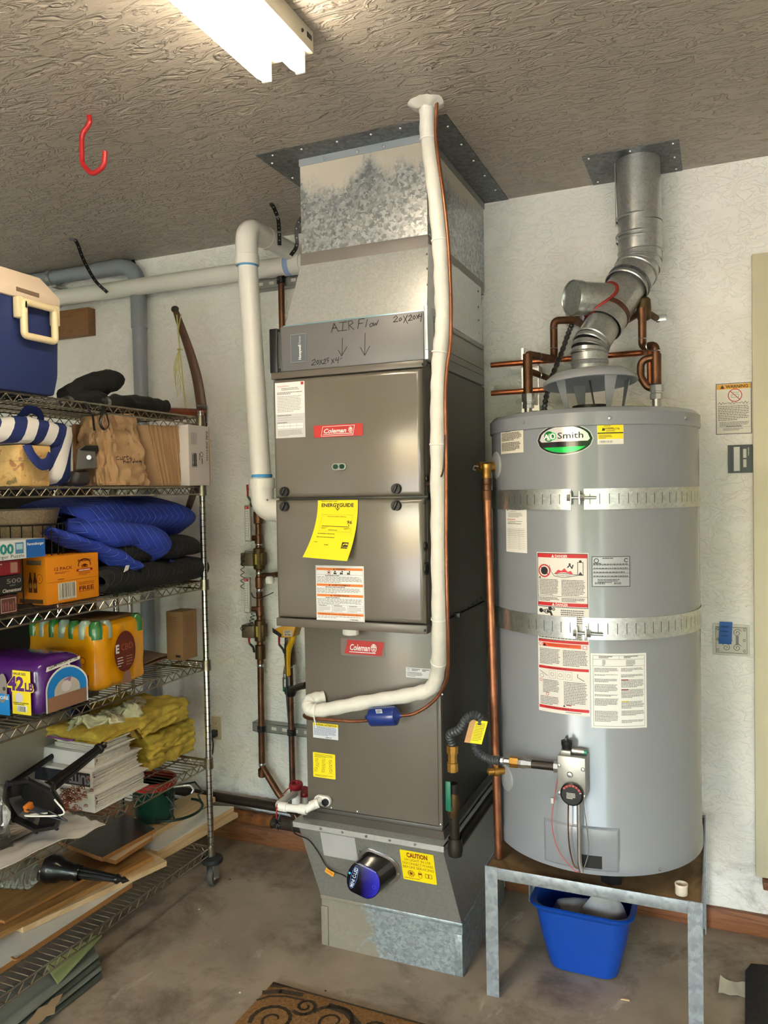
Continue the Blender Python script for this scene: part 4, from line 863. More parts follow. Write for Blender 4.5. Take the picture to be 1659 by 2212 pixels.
# caps over the side ports
for q, r_ in (((1072, 1005), .045), ((1094, 1680), .042)):
    th, z_ = chit(*q); d_ = V((math.cos(th), math.sin(th), 0)); M().lathe([(r_, -.004), (r_ * .95, .004), (r_ * .5, .008), (0, .009)], V((HX, HY, z_)) + d_ * (HR - .001), d_, 24).to('port_cap', plain('cap_grey', rgb(156, 158, 162), .35), wh)
# burner access cover
a, za = chit(1176, 1790); b, zb_ = chit(1339, 1872); zb_ = HZ0 + .012
fr = cfr(a, 0); cw = (b - a) * HR; zc0, zc1 = chit(1260, 1878)[1], chit(1260, 1783)[1]
m = M(); nx = 24
def cov(u, v):
    x = cw * u; z_ = zc0 + (zc1 - zc0) * v; e = min(x, cw - x, z_ - zc0, zc1 - z_); return fr(x, z_, .001 + .006 * min(1, e / .006))
us = [0, .012, .03] + [i / 20 for i in range(1, 20)] + [.97, .988, 1]; vs_ = [0, .03, .07, .3, .6, .93, .97, 1]
V_ = [[m.bm.verts.new(cov(u, v)) for v in vs_] for u in us]
for i in range(len(us) - 1):
    for j in range(len(vs_) - 1): m.bm.faces.new((V_[i][j], V_[i + 1][j], V_[i + 1][j + 1], V_[i][j + 1]))
cv = m.to('burner_cover', HM, wh, ang=60)
a0_, z0_ = chit(1257, 1870); b0_, z1_ = chit(1301, 1848)
s = Sheet(cfr(a0_, z0_, HR + .0072), (b0_ - a0_) * HR, z1_ - z0_, plain('slot_black', rgb(10, 10, 10), .6), .0006, step=.012); s.build('cover_slot', cv)
# gas control valve
gp, gn = cpos(1245, 1660, .0); gt = V((-gn.y, gn.x, 0)); 
if gt.x < 0: gt = -gt
def gv(a, b, c): return gp + gt * a + V((0, 0, b)) + gn * c
VALVE = plain('valve_cast', rgb(168, 168, 162), .35, .6, .06)
def gbox(m, a0, a1, b0, b1, c0, c1, mi=0, bev=.003): m.hexa([gv(a0, b0, c0), gv(a1, b0, c0), gv(a1, b0, c1), gv(a0, b0, c1), gv(a0, b1, c0), gv(a1, b1, c0), gv(a1, b1, c1), gv(a0, b1, c1)], mi, bev); return m
vw, vh = .040, .058
gva = gbox(M(), -vw, vw, -vh, vh, .012, .075).to('gas_valve', VALVE, wh)
M().cyl(gv(0, 0, -.002), gv(0, 0, .012), .026, seg=16).to('valve_stub', STEEL, gva)
gbox(gbox(M(), -.032, -.002, vh, vh + .014, .03, .068), -.002, .036, vh + .002, vh + .014, .03, .05).to('valve_top', VALVE, gva)
m = M(); m.lathe([(.014, 0), (.014, .008), (.016, .012), (.016, .024), (.006, .028), (0, .028)], gv(-.017, vh + .014, .05), (0, 0, 1), 10); m.bx(gv(-.017, 0, .05).x - .003, gv(-.017, 0, .05).x + .003, gv(-.017, 0, .05).y - .014, gv(-.017, 0, .05).y + .014, gp.z + vh + .036, gp.z + vh + .05, bev=.001); m.to('pilot_knob', BLKP, gva)
M().cyl(gv(.0, vh + .012, .056), gv(.034, vh + .012, .056), .007, seg=12).to('igniter_barrel', STEEL, gva); M().cyl(gv(.034, vh + .012, .056), gv(.042, vh + .012, .056), .0065, seg=12).to('igniter_button', plain('teal_plastic', rgb(30, 140, 110), .4), gva)
dk_ = M().lathe([(.033, 0), (.033, .012), (.028, .016), (.0, .016)], gv(.003, -.046, .074), gn, 28).to('temperature_dial', BLKP, gva)
fr = planar(gv(.003, -.046, .0905), gt, (0, 0, 1)); s = Sheet(fr, .06, .06, BLACK); s.th = 0
s.ring(0, 0, .0295, .006, rgb(150, 44, 34), n=14, a0=.4, a1=2.6)
for i in range(7): a_ = .3 + i * .36; s.stroke([(.024 * math.cos(a_), .024 * math.sin(a_)), (.029 * math.cos(a_), .029 * math.sin(a_))], .0015, WHITE)
s.lines(-.014, .006, .026, .018, 5, WHITE, .45); s.bm.to('print', s.mats, dk_, fixn=False, flat=True)
M().lathe([(.009, 0), (.007, .004), (0, .005)], gv(-.004, .006, .075), gn, 14).to('cover_screw', STEEL, gva)
for q in ((-.034, .03), (.033, .026), (-.034, -.05), (.034, -.05)): screw(gva, gv(q[0], q[1], .075), gn, .006)
def wpath(pts, w_=.03): return spline([cpos(x, y, w_)[0] for x, y in pts], 6)
M().tube(wpath([(1213, 1670), (1204, 1730), (1202, 1780), (1215, 1830), (1245, 1870), (1256, 1872)]), .0014, 6).to('red_wire', plain('wire_red', rgb(190, 80, 80), .4), wh)
M().tube(wpath([(1234, 1700), (1233, 1760), (1235, 1815), (1244, 1858), (1256, 1868)]), .0022, 6).to('pilot_tube', COPPERD, wh)
M().tube(wpath([(1254, 1700), (1255, 1780), (1256, 1850), (1260, 1872)], .035), .0065, 10).to('burner_tube', STEEL, wh)
M().tube(wpath([(1266, 1695), (1264, 1730), (1270, 1780), (1273, 1830), (1262, 1872)]), .0016, 6).to('silver_wire', STEEL, wh)
p, _ = cpos(1202, 1722, .03); M().bx(p.x - .004, p.x + .004, p.y - .004, p.y + .004, p.z - .008, p.z + .008, bev=.001).to('wire_connector', plain('clear_plastic', rgb(200, 200, 196), .2), wh)

# draft hood on legs
hz = at(1270, 822, Y=HY).z
tl = V((-.05, .05, 1)).normalized(); hc_ = V((HX - .005, HY, hz))
HOODM = m_paint('hood_enamel', rgb(150, 153, 158), .3, .03, .2, .02)
dh = M().lathe([(.15, -.014), (.153, -.012), (.15, 0), (.125, .02), (.062, .034), (.058, .034), (.12, .014), (.145, -.004), (.15, -.014)], hc_, tl, 48).to('draft_hood', HOODM, wh)
for a_ in (-2.25, -.9, .45, 2.0):
    c_, s_ = math.cos(a_), math.sin(a_); a = hc_ + V((c_ * .125, s_ * .125, .0)); b = V((HX + c_ * .1, HY + s_ * .1, HZ1 + .008)); tg = V((-s_, c_, 0))
    M().hexa([b - tg * .006, b + tg * .006, b + tg * .006 + V((c_, s_, 0)) * .002, b - tg * .006 + V((c_, s_, 0)) * .002, a - tg * .022, a + tg * .022, a + tg * .022 + V((c_, s_, 0)) * .002, a - tg * .022 + V((c_, s_, 0)) * .002]).to('hood_leg', HOODM, wh)
M().lathe([(.062, 0), (.062, .03), (.054, .03), (.054, .004)], (HX, HY, HZ1 + .008), (0, 0, 1), 28).to('flue_collar', BLKM, wh); M().cyl((HX + .01, HY, HZ1 + .03), (HX - .005, HY, hz), .003, seg=8).to('baffle_rod', STEELD, wh)

# ================================================================ flue pipe
fl = thing('flue_pipe', 'galvanized vent pipe bending from water heater hood up to ceiling', 'vent pipe', hc_ + V((0, 0, .03)))
F0 = hc_ + V((0, 0, .024)); F1 = V((F0.x, F0.y, at(1264, 750, Y=HY).z)); cpl = at(1377, 352, Z=ZC); F3 = V((cpl.x, 2.89, ZC)); F3.x = at(1377, 348, Y=2.89).x; F2 = V((F3.x + .006, F3.y, at(1384, 572, Y=2.89).z))
dg = (F2 - F1).normalized()
def secs(pts, r, seg=28): return M().tube(pts, r, seg)
e1 = fillet([F1 - V((0, 0, .05)), F1, F1 + dg * .1], .06, 3); e2 = fillet([F2 - dg * .12, F2, F2 + V((0, 0, .14))], .11, 3)
M().cyl(F0, F1 - V((0, 0, .045)), .058, seg=32, caps=False).to('lower_section', GALVF, fl)
for zq in (F0.z + .03, F1.z - .052): M().lathe([(.058, -.006), (.061, 0), (.058, .006)], (F1.x, F1.y, zq), (0, 0, 1), 32).to('crimp_ring', GALVF, fl)
def gores(e, r, nm):
    for i in range(len(e) - 1):
        d_ = (e[i + 1] - e[i]).normalized(); M().tube([e[i] - d_ * .004, e[i + 1]], [r, r * .985], 32, caps=False).to(nm, GALVF, fl)
        M().lathe([(r, -.003), (r + .003, 0), (r, .003)], e[i], d_, 32).to('crimp_ring', GALVF, fl)
gores(e1, .059, 'elbow_gore'); gores(e2, .074, 'elbow_gore')
M().cyl(e1[-1], e2[0] + dg * .02, .066, seg=32, caps=False).to('tee_section', GALVF, fl)
RUST = plain('red_sealant', rgb(140, 44, 34), .5, 0, .25, 30); BROWN = plain('rust_band', rgb(92, 56, 46), .5, .4, .2, 30)
M().lathe([(.0665, -.01), (.0685, -.009), (.0685, .009), (.0665, .01)], e1[-1] + dg * .06, dg, 32).to('clamp_band', BROWN, fl)
M().lathe([(.0745, -.008), (.0765, -.007), (.0765, .007), (.0745, .008)], e2[0] + dg * .02, dg, 32).to('joint_ring', GALVD, fl)
tc = e1[-1] + (e2[0] - e1[-1]) * .66; bd = V((-.72, -.69, -.02)).normalized(); bl_ = .185
br_ = M().cyl(tc, tc + bd * bl_, .055, seg=32, caps=False).to('tee_branch', GALVF, fl)
M().lathe([(.0565, -.035), (.058, -.03), (.058, 0), (.0565, .002), (.054, .0), (.054, -.004), (0, -.004)], tc + bd * bl_, bd, 32).to('end_cap', GALVF2, fl)
# red sealant along the joint
pts = []
for i in range(33):
    a_ = 2 * PI * i / 32; u_, v_, _d = frame_of(bd, dg); rad = u_ * math.cos(a_) + v_ * math.sin(a_)
    q = tc + rad * .0555
    for k_ in range(60):
        y_ = q - tc; ydg = y_ - dg * y_.dot(dg)
        if ydg.length >= .066 and y_.dot(bd) > 0: break
        q += bd * .002
    pts.append(q)
vis = [p for p in pts]
M().tube(vis, .006, 8).to('joint_sealant', RUST, fl)
M().cyl(e2[-1], V((F3.x, F3.y, ZC - .002)), .074, seg=32, caps=False).to('upper_section', GALVF, fl)
for zq, r_ in ((e2[-1].z + .02, .0765), (ZC - .26, .0765), (ZC - .275, .0765)): M().lathe([(.074, -.005), (r_, 0), (.074, .005)], (F3.x, F3.y, zq), (0, 0, 1), 32).to('crimp_ring', GALVF, fl)
M().bx(F3.x - .0745, F3.x - .072, F3.y - .02, F3.y - .008, e2[-1].z, ZC - .003).to('lap_seam', GALVF, fl)
pc = [at(1258, 340, Z=ZC), at(1465, 298, Z=ZC), at(1476, 366, Z=ZC), at(1283, 402, Z=ZC)]
px0, px1, py0 = (pc[0].x + pc[3].x) / 2, (pc[1].x + pc[2].x) / 2, (pc[0].y + pc[1].y) / 2
M().bx(px0, px1, py0, YW - .002, ZC - .003, ZC - .0005).to('ceiling_plate', GALVD, fl)
for x, y in ((px0 + .02, py0 + .02), (px1 - .02, py0 + .02), (px0 + .02, YW - .03), (px1 - .02, YW - .03), (px1 - .02, (py0 + YW) / 2), ((px0 + px1) / 2, py0 + .02)): screw(fl, (x, y, ZC - .003))

# ================================================================ copper water pipes on top of the heater
def P(x, y, yy): return at(x, y, Y=yy)
def pipe_thing(name, label, loc): return thing(name, label, 'pipe', loc)
def run(t_, nm, pts, r=.0115, mat=COPPERD, fil=.022, seg=14): return M().tube(fillet([V(p) for p in pts], fil, 5), r, seg).to(nm, mat, t_)
def sleeve(t_, nm, p, d, L=.028, r=.0145, mat=COPPERD): d = V(d).normalized(); p = V(p); return M().lathe([(r * .85, -L / 2 - .001), (r, -L / 2), (r, L / 2), (r * .85, L / 2 + .001)], p, d, 16).to(nm, mat, t_)
def solder(t_, p, d, r=.0125): d = V(d).normalized(); M().lathe([(r * .9, -.002), (r, 0), (r * .9, .002)], V(p), d, 14).to('solder_ring', STEEL, t_)
YN = 2.74
n0 = P(1141, 868, YN); n1 = P(1141, 765, YN); n0.z = HZ1 + .006
hl = pipe_thing('hot_water_pipe', 'copper outlet pipe stepping up to wall from heater top, left of flue', n0)
n1.x = n0.x
M().cyl(n0, n0 + V((0, 0, .05)), .0135, seg=16).to('nipple', STEEL, hl)
M().lathe([(.0, 0), (.021, 0), (.021, .012), (.019, .014), (.019, .022), (.023, .022), (.023, .05), (.016, .05), (.0, .05)], n0 + V((0, 0, .045)), (0, 0, 1), 8).to('union', STEEL, hl)
a = n0 + V((0, 0, .095)); M().cyl(a, V((a.x, a.y, n1.z)), .0165, seg=16).to('riser', COPPERD, hl)
b = P(1197, 757, 2.9); c_ = P(1196, 692, 2.9); d_ = P(1262, 690, 3.04); b.x = c_.x; b.z = n1.z; 
run(hl, 'offset_pipe', [V((a.x, a.y, n1.z - .03)), n1, b, c_, V((d_.x - .02, 2.93, c_.z)), V((d_.x, YW - .002, c_.z))], .0135)
for p, dd_ in ((n1 + (b - n1) * .4, b - n1), (b + V((0, 0, .04)), (0, 0, 1)), (c_ - V((0, 0, .03)), (0, 0, 1)), (n1 - V((0, 0, .03)), (0, 0, 1))): solder(hl, p, dd_, .015)
e = P(1146, 800, YN); run(hl, 'branch', [V((a.x, a.y, e.z)), P(1172, 812, 2.82), P(1200, 824, 2.94)], .011, COPPERD); solder(hl, P(1166, 810, 2.80), (1, 1, 0), .013)
# right side
m0 = P(1418, 872, YN); m0.z = HZ1 + .006
cl = pipe_thing('cold_water_pipe', 'copper inlet pipe with brass shutoff valve, right of flue', m0)
M().cyl(m0, m0 + V((0, 0, .06)), .0135, seg=16).to('nipple', STEEL, cl)
M().lathe([(.0, 0), (.02, 0), (.02, .018), (.018, .02), (.018, .026), (.024, .026), (.024, .045), (.016, .05), (0, .05)], m0 + V((0, 0, .05)), (0, 0, 1), 8).to('union', STEEL, cl)
a = m0 + V((0, 0, .1)); t1 = P(1412, 745, YN); t1.x = a.x
M().cyl(a, V((a.x, a.y, t1.z - .03)), .0165, seg=16).to('riser', COPPERD, cl)
b = P(1388, 747, 2.78); c_ = P(1388, 668, 2.8); b.x = c_.x; b.z = t1.z
run(cl, 'offset_pipe', [V((a.x, a.y, t1.z - .05)), t1, b, V((b.x, b.y, c_.z))], .0135)
for p, dd_ in ((t1 - V((0, 0, .02)), (0, 0, 1)), (b + V((0, 0, .03)), (0, 0, 1)), ((t1 + b) / 2, b - t1)): solder(cl, p, dd_, .015)
v0 = P(1391, 670, 2.82); vb_ = M().lathe([(.013, -.035), (.022, -.03), (.024, 0), (.022, .035), (.015, .042), (0, .044)], v0, (0, 0, 1), 14).to('valve_body', BRASSD, cl)
M().cyl(v0, P(1422, 690, 2.95), .011, seg=12).to('valve_stem', BRASSD, cl); p = P(1428, 686, 2.93); M().bx(p.x - .022, p.x + .018, p.y - .002, p.y + .002, p.z - .012, p.z + .01, bev=.002).to('valve_lever', STEEL, cl)
run(cl, 'wall_pipe', [v0, P(1340, 700, 2.96), P(1336, 706, YW - .002)], .0125, COPPERD)
solder(cl, P(1352, 697, 2.93), (1, 0, 0), .014)
# small return loop
u0 = P(1404, 772, YN); run(cl, 'check_loop', [V((a.x, a.y, u0.z)), P(1384, 778, YN), P(1384, 815, YN), P(1400, 838, YN), V((a.x, a.y, P(1400, 838, YN).z))], .0125, COPPERD, .03)
# recirculation lines behind the heater
for nm, lab, pa, pb_ in (('recirculation_pipe', 'upper bright copper pipe running along wall behind flue', P(1030, 791, 2.97), P(1394, 762, 2.97)), ('recirculation_pipe', 'lower short bright copper pipe along wall beside furnace', P(1040, 850, 2.97), P(1190, 842, 2.97))):
    pa.z = pb_.z = (pa.z + pb_.z) / 2; pts = [V((-.8, 2.97, pa.z)), pb_]
    if 'upper' in lab: pts += [V((pb_.x + .02, 2.9, pa.z)), V((pb_.x + .02, 2.9, pa.z - .14))]
    t_ = pipe_thing(nm, lab, pts[0]); run(t_, 'tube', pts, .0105, COPPERB); solder(t_, pts[1], (1, 0, 0), .012)
# flexible metal conduit and its outlet box
bxp = P(1246, 672, YW); oc = thing('outlet_box', 'small white electrical box on wall behind flue pipe', 'electrical box', (bxp.x, YW - .02, bxp.z - .05))
M().bx(bxp.x - .035, bxp.x + .035, YW - .045, YW - .002, bxp.z - .058, bxp.z + .058, bev=.004).to('box', plain('box_white', rgb(214, 208, 214), .4), oc)
M().bx(bxp.x - .028, bxp.x + .028, YW - .048, YW - .045, bxp.z - .05, bxp.z + .05, bev=.001).to('cover_plate', plain('box_white', rgb(214, 208, 214), .4), oc)
q0 = P(1240, 690, 2.96); M().bx(q0.x - .016, q0.x + .016, 2.95, 2.995, q0.z - .012, q0.z + .028, bev=.005).to('cable_plug', BLKP, oc)
pth = spline([q0, P(1228, 720, 2.93), P(1210, 770, 2.88), P(1190, 820, 2.8), P(1178, 868, 2.72), V((P(1176, 878, 2.7).x, 2.7, HZ1 + .008))], 34); rr_ = [.0085 + .0015 * math.sin(i * .8) for i in range(len(pth))]
tag(M().tube(pth, rr_, 10).to('metal_conduit', STEELD), 'ribbed flexible metal conduit slanting past flue pipe to heater top', 'conduit')
# wall bracket rods at left of hot pipe
p = P(1133, 800, 2.99); tag(M().bx(p.x - .012, p.x - .002, 2.99, 3.0, 1.86, 2.14).bx(p.x + .05, p.x + .055, 2.99, 3.0, 1.86, 2.1).bx(p.x - .012, p.x + .055, 3.0, YW - .001, 1.9, 1.92).bx(p.x - .012, p.x + .055, 3.0, YW - .001, 2.05, 2.07).to('pipe_bracket', STEEL), 'thin steel pipe bracket on wall behind left heater pipe', 'bracket')

# ================================================================ relief valve and its copper drain pipe
bot = at(1078, 1852, Z=SZ + .002); top = at(1051, 1050, Y=bot.y)
rv = thing('relief_pipe', 'long vertical copper drain pipe with brass relief valve beside heater', 'pipe', bot)
M().cyl(bot, top, .0135, seg=16).to('drain_tube', COPPER, rv)
vt = at(1048, 1010, Y=bot.y); 
M().lathe([(.0, 0), (.0165, 0), (.0165, .03), (.014, .032), (.014, .05), (.0165, .052), (.0165, .07), (0, .07)], top - V((0, 0, .045)), (0, 0, 1), 14).to('coupling', COPPERD, rv)
vb2 = M().lathe([(.0, 0), (.013, 0), (.016, .01), (.016, .03), (.018, .034), (.018, .048), (.012, .05), (0, .05)], top + V((0, 0, .022)), (0, 0, 1), 12).to('valve_body', BRASS, rv)
M().cyl(vt + V((-.022, 0, .003)), vt + V((.026, .045, .003)), .016, seg=12).to('valve_inlet', BRASS, vb2)
M().tube([vt + V((-.022, 0, .004)), vt + V((-.034, -.004, .006)), vt + V((-.038, -.006, -.004)), vt + V((-.03, -.004, -.008))], .003, 6).to('test_lever', STEEL, vb2)
p = at(1080, 1664, Y=2.36); dvp, dvn = cpos(1092, 1664, 0); dv = M().lathe([(.012, 0), (.012, .02), (.016, .02), (.016, .034), (.011, .036), (.011, .05), (.013, .05), (.013, .054), (.009, .054), (.009, .046), (0, .046)], dvp + dvn * .004, dvn + V((-.35, 0, 0)), 14).to('drain_valve', BRASS, wh); M().cyl(dvp + dvn * .03, dvp + dvn * .03 + V((0, 0, .028)), .005, seg=8).to('valve_stem', BRASS, dv)

# ================================================================ gas line to the heater
gl = thing('gas_pipe', 'black iron gas pipe with green lever valve at coil cabinet corner', 'pipe', (-.775, 2.34, .45))
gx, gy = -.778, 2.352
ez = .462
M().tube(fillet([V((gx, gy, at(963, 1690, Y=gy).z)), V((gx + .004, gy, ez)), V((gx + .004, 2.95, ez))], .03), .0165, 14).to('iron_pipe', IRON, gl)
M().lathe([(.0, -.03), (.022, -.022), (.025, 0), (.022, .02), (.0215, .035)], (gx + .004, gy, ez), (0, 0, 1), 16).to('elbow', IRON, gl)
zz = at(962, 1645, Y=gy).z; M().lathe([(.0, -.03), (.014, -.03), (.018, -.028), (.018, 0), (.015, .002), (.015, .03), (.019, .03), (.019, .055), (.0, .056)], (gx, gy, zz), (0, 0, 1), 8).to('fitting', BRASS, gl)
zv = at(962, 1715, Y=gy).z; gvb = M().lathe([(.016, -.04), (.019, -.03), (.021, 0), (.019, .03), (.016, .04)], (gx, gy, zv - .03), (0, 0, 1), 14).to('valve_body', BRASSD, gl)
M().cyl((gx, gy, zv - .035), (gx - .004, gy - .03, zv - .035), .008, seg=10).to('valve_stem', STEEL, gvb); M().bx(gx - .014, gx + .004, gy - .036, gy - .03, zv - .04, zv + .055, bev=.003).to('lever_handle', plain('green_grip', rgb(20, 110, 82), .4), gvb)
fg = thing('gas_connector', 'grey ribbed flexible gas connector looping from furnace corner to heater valve', 'gas hose', (-.7, 2.33, .8))
vin = gv(-vw - .002, .012, .04)
pth = spline([V((gx, gy, zz + .055)), V((gx, gy, at(962, 1605, Y=gy).z)), P(972, 1587, 2.33), P(992, 1576, 2.31), P(1005, 1556, 2.3), P(1020, 1545, 2.3), P(1036, 1552, 2.31), P(1036, 1585, 2.33), P(1027, 1612, 2.32), P(1040, 1632, 2.31), P(1062, 1641, 2.3), P(1082, 1643, 2.29)], 26)
M().tube(pth, [.0125 + .0018 * math.sin(i * .9) for i in range(len(pth))], 12).to('ribbed_hose', plain('hose_grey', rgb(70, 73, 78), .4, .2), fg)
e_ = pth[-1]; d_ = (vin - e_).normalized(); L = (vin - e_).length
M().lathe([(.0125, 0), (.0125, .008), (.009, .01), (.009, .03), (.0, .03)], e_, d_, 12).to('hose_end', STEEL, fg); M().lathe([(0, 0), (.0165, 0), (.0165, .026), (0, .026)], e_ + d_ * .028, d_, 6).to('brass_nut', BRASS, fg); M().lathe([(0, 0), (.015, 0), (.017, .008), (.017, .02), (.014, .026), (.014, .04), (0, .04)], e_ + d_ * .054, d_, 8).to('adapter', STEEL, fg)
M().cyl(e_ + d_ * .085, vin - d_ * .012, .0125, seg=16).to('nipple', IRON, fg); M().cyl(vin - d_ * .014, vin + d_ * .004, .018, seg=8).to('valve_inlet_nut', STEEL, fg)
# the yellow caution tag wrapped round the hose
a = P(1003, 1603, 2.3); fr = planar(a, V((1, .1, -.05)), V((.28, .02, 1))); s = Sheet(fr, .054, .075, YEL, .001); s.rect(0, 0, .018, .075, rgb(196, 150, 96)); s.lines(.02, .068, .03, .06, 12, rgb(120, 108, 10), .4)
s.lay = 1; s.build('hose_tag', fg, 'yellow and tan paper tag on the hose')

# ================================================================ things on and under the stand
p = at(1472, 1930, Z=SZ); m = M(); m.lathe([(0, .001), (.0165, .001), (.0175, .004), (.0175, .024), (.0185, .026), (.0185, .033), (.016, .033), (.016, .006), (0, .006)], (p.x, p.y, SZ - .003), (0, 0, 1), 24)
tag(m.to('pipe_ferrule', plain('cap_cream', rgb(226, 214, 196), .4)), 'small cream plastic ferrule standing on the stand corner', 'fitting')
# blue bin
BLUE = plain('bin_blue', rgb(14, 70, 168), .38, 0, .04, bump=.03)
bl0, bl1 = at(1190, 2095, Z=0), at(1330, 2117, Z=0)
b1 = at(1160, 2070, Z=0); bw_, bd_ = .245, .3
bq = at(1260, 2112, Z=0); bc = V((bq.x - .005, bq.y + .115, 0)); bH = .225
rot_ = -.02
def rrect(w_, d_, r_, n_=5):
    o = []
    for cx, cy, a_ in ((w_ / 2 - r_, -d_ / 2 + r_, -PI / 2), (w_ / 2 - r_, d_ / 2 - r_, 0), (-w_ / 2 + r_, d_ / 2 - r_, PI / 2), (-w_ / 2 + r_, -d_ / 2 + r_, PI)):
        for k_ in range(n_): o.append((cx + r_ * math.cos(a_ + PI / 2 * k_ / (n_ - 1)), cy + r_ * math.sin(a_ + PI / 2 * k_ / (n_ - 1))))
    return o
def loft(m, loops, capa=True, capb=False, mi=0):
    R_ = [[m.bm.verts.new(V(p)) for p in lp] for lp in loops]; k_ = len(R_[0])
    for i in range(len(R_) - 1):
        for j in range(k_): m.bm.faces.new((R_[i][j], R_[i][(j + 1) % k_], R_[i + 1][(j + 1) % k_], R_[i + 1][j])).material_index = mi
    if capa: m.bm.faces.new(list(reversed(R_[0]))).material_index = mi
    if capb: m.bm.faces.new(R_[-1]).material_index = mi
    return m
def bl(w_, d_, z_, r_=.05): return [(bc.x + x * math.cos(rot_) - y * math.sin(rot_), bc.y + x * math.sin(rot_) + y * math.cos(rot_), z_) for x, y in rrect(w_, d_, r_)]
bb = thing('plastic_bin', 'bright blue plastic wastebasket under the water heater stand', 'bin', bc)
m = M(); loft(m, [bl(.205, .2, .001), bl(.222, .216, .006), bl(.27, .24, .1), bl(.305, .265, bH - .022), bl(.315, .275, bH - .02), bl(.335, .295, bH - .008), bl(.34, .3, bH), bl(.33, .29, bH + .003), bl(.302, .262, bH - .004), bl(.265, .235, .1), bl(.212, .206, .01)], True, True); m.to('bin_body', BLUE, bb)
BAG = plain('bag_film', rgb(196, 198, 196), .28, 0, .2, 14, .5, 22)
def crumple(m, amp, sc, seed=0.0):
    o = V((seed, seed * 1.7, seed * .3))
    return m.warp(lambda c: c + V((noise.noise(c * sc + o), noise.noise(c * sc + o + V((5, 1, 2))), noise.noise(c * sc + o + V((1, 7, 3))))) * amp)
m = M(); m.sphere(bc + V((-.025, -.03, .135)), .08, u=24, v=16, sc=(1, 1, .95)); crumple(m, .03, 16, 1)
tag(m.to('plastic_bag', BAG), 'grey crumpled plastic bag on the left inside blue bin', 'plastic bag')
m = M(); m.sphere(bc + V((.06, -.02, .15)), .08, u=24, v=16, sc=(.9, 1, 1.05)); crumple(m, .03, 18, 4)
pb2 = m.to('plastic_bag', [BAG]); tag(pb2, 'crumpled carrier bag with blue lettering on the right inside blue bin', 'plastic bag')
m = M(); m.bx(bc.x + .02, bc.x + .03, bc.y + .0, bc.y + .004, .17, .25, bev=.001, rot=Matrix.Rotation(-.5, 3, 'Y')); m.bx(bc.x + .035, bc.x + .045, bc.y + .0, bc.y + .004, .17, .24, bev=.001, rot=Matrix.Rotation(-.6, 3, 'Y')); tag(m.to('wire_strip', STEELD), 'dark metal strips sticking up between bags in blue bin', 'scrap')
# ================================================================ refrigerant lines in front of the furnace side
CLOTH = plain('tape_wrap', rgb(226, 224, 216), .6, 0, .05, 30, .25, 90)
hole = at(922, 222, Z=ZC)
yl = 2.215
pl_ = [V((hole.x, hole.y, ZC - .001)), at(925, 300, Y=2.23), at(938, 400, Y=yl), at(950, 520, Y=yl), at(955, 620, Y=yl), at(957, 700, Y=yl), at(950, 770, Y=yl), at(947, 850, Y=yl), at(946, 960, Y=yl), at(947, 1100, Y=yl), at(948, 1250, Y=yl), at(949, 1380, Y=yl + .03), at(945, 1450, Y=2.3)]
low = [at(930, 1487, Y=2.325), at(880, 1502, Y=2.33), at(800, 1515, Y=2.33), at(720, 1530, Y=2.33), at(682, 1535, Y=2.33), at(668, 1528, Y=2.335), at(672, 1513, Y=2.355), at(700, 1506, Y=2.385)]
ip = thing('insulated_line', 'fat white wrapped refrigerant line from ceiling bending along coil cabinet', 'pipe', hole)
pth = spline(pl_ + low, 8); nn = len(pth)
M().tube(pth, [.0235 + .0012 * math.sin(i * 1.3) + .001 * noise.noise(pth[i] * 20) for i in range(nn)], 18).to('insulation', CLOTH, ip)
for q in ((936, 293), (950, 514), (952, 757), (946, 965), (949, 1330), (945, 1425)):
    best = min(range(1, nn - 1), key=lambda i: (pth[i] - at(q[0], q[1], Y=pth[i].y)).length); d_ = pth[best + 1] - pth[best - 1]
    M().lathe([(.0245, -.003), (.0262, -.002), (.0262, .002), (.0245, .003)], pth[best], d_, 18).to('cable_tie', PVCW, ip)
best = min(range(1, nn - 1), key=lambda i: (pth[i] - at(686, 1535, Y=pth[i].y)).length); M().lathe([(.0245, -.003), (.0262, -.002), (.0262, .002), (.0245, .003)], pth[best], pth[best + 1] - pth[best - 1], 18).to('cable_tie', PVCW, ip); q = pth[best]; M().bx(q.x + .004, q.x + .008, q.y - .03, q.y - .028, q.z - .05, q.z - .01, rot=Matrix.Rotation(-.2, 3, 'Y')).to('tie_tail', PVCW, ip)
m = M(); m.lathe([(.055, -.001), (.05, -.006), (.035, -.012), (.022, -.014)], (hole.x, hole.y, ZC), (0, 0, 1), 24); crumple(m, .008, 40, 2); m.to('caulk_collar', plain('caulk', rgb(216, 214, 206), .5), ip)
cl_ = thing('liquid_line', 'thin copper refrigerant line running down beside the white wrapped line', 'pipe', hole + V((.03, -.005, 0)))
cp = [V((hole.x + .032, hole.y - .004, ZC - .002)), at(942, 300, Y=2.2), at(958, 420, Y=2.19), at(968, 520, Y=2.19), at(974, 640, Y=2.19), at(973, 740, Y=2.19), at(966, 790, Y=2.19), at(962, 860, Y=2.19), at(964, 1000, Y=2.19), at(964, 1200, Y=2.19), at(967, 1350, Y=2.2), at(967, 1450, Y=2.25), at(955, 1490, Y=2.29), at(930, 1520, Y=2.3), at(895, 1541, Y=2.3), at(866, 1546, Y=2.3)]
M().tube(spline(cp, 7), .0055, 10).to('tube', COPPER, cl_)
cp2 = [at(795, 1556, Y=2.3), at(760, 1558, Y=2.305), at(700, 1554, Y=2.31), at(668, 1552, Y=2.32), at(657, 1546, Y=2.34), at(665, 1540, Y=2.375)]
M().tube(spline(cp2, 6), .0055, 10).to('tube', COPPER, cl_)
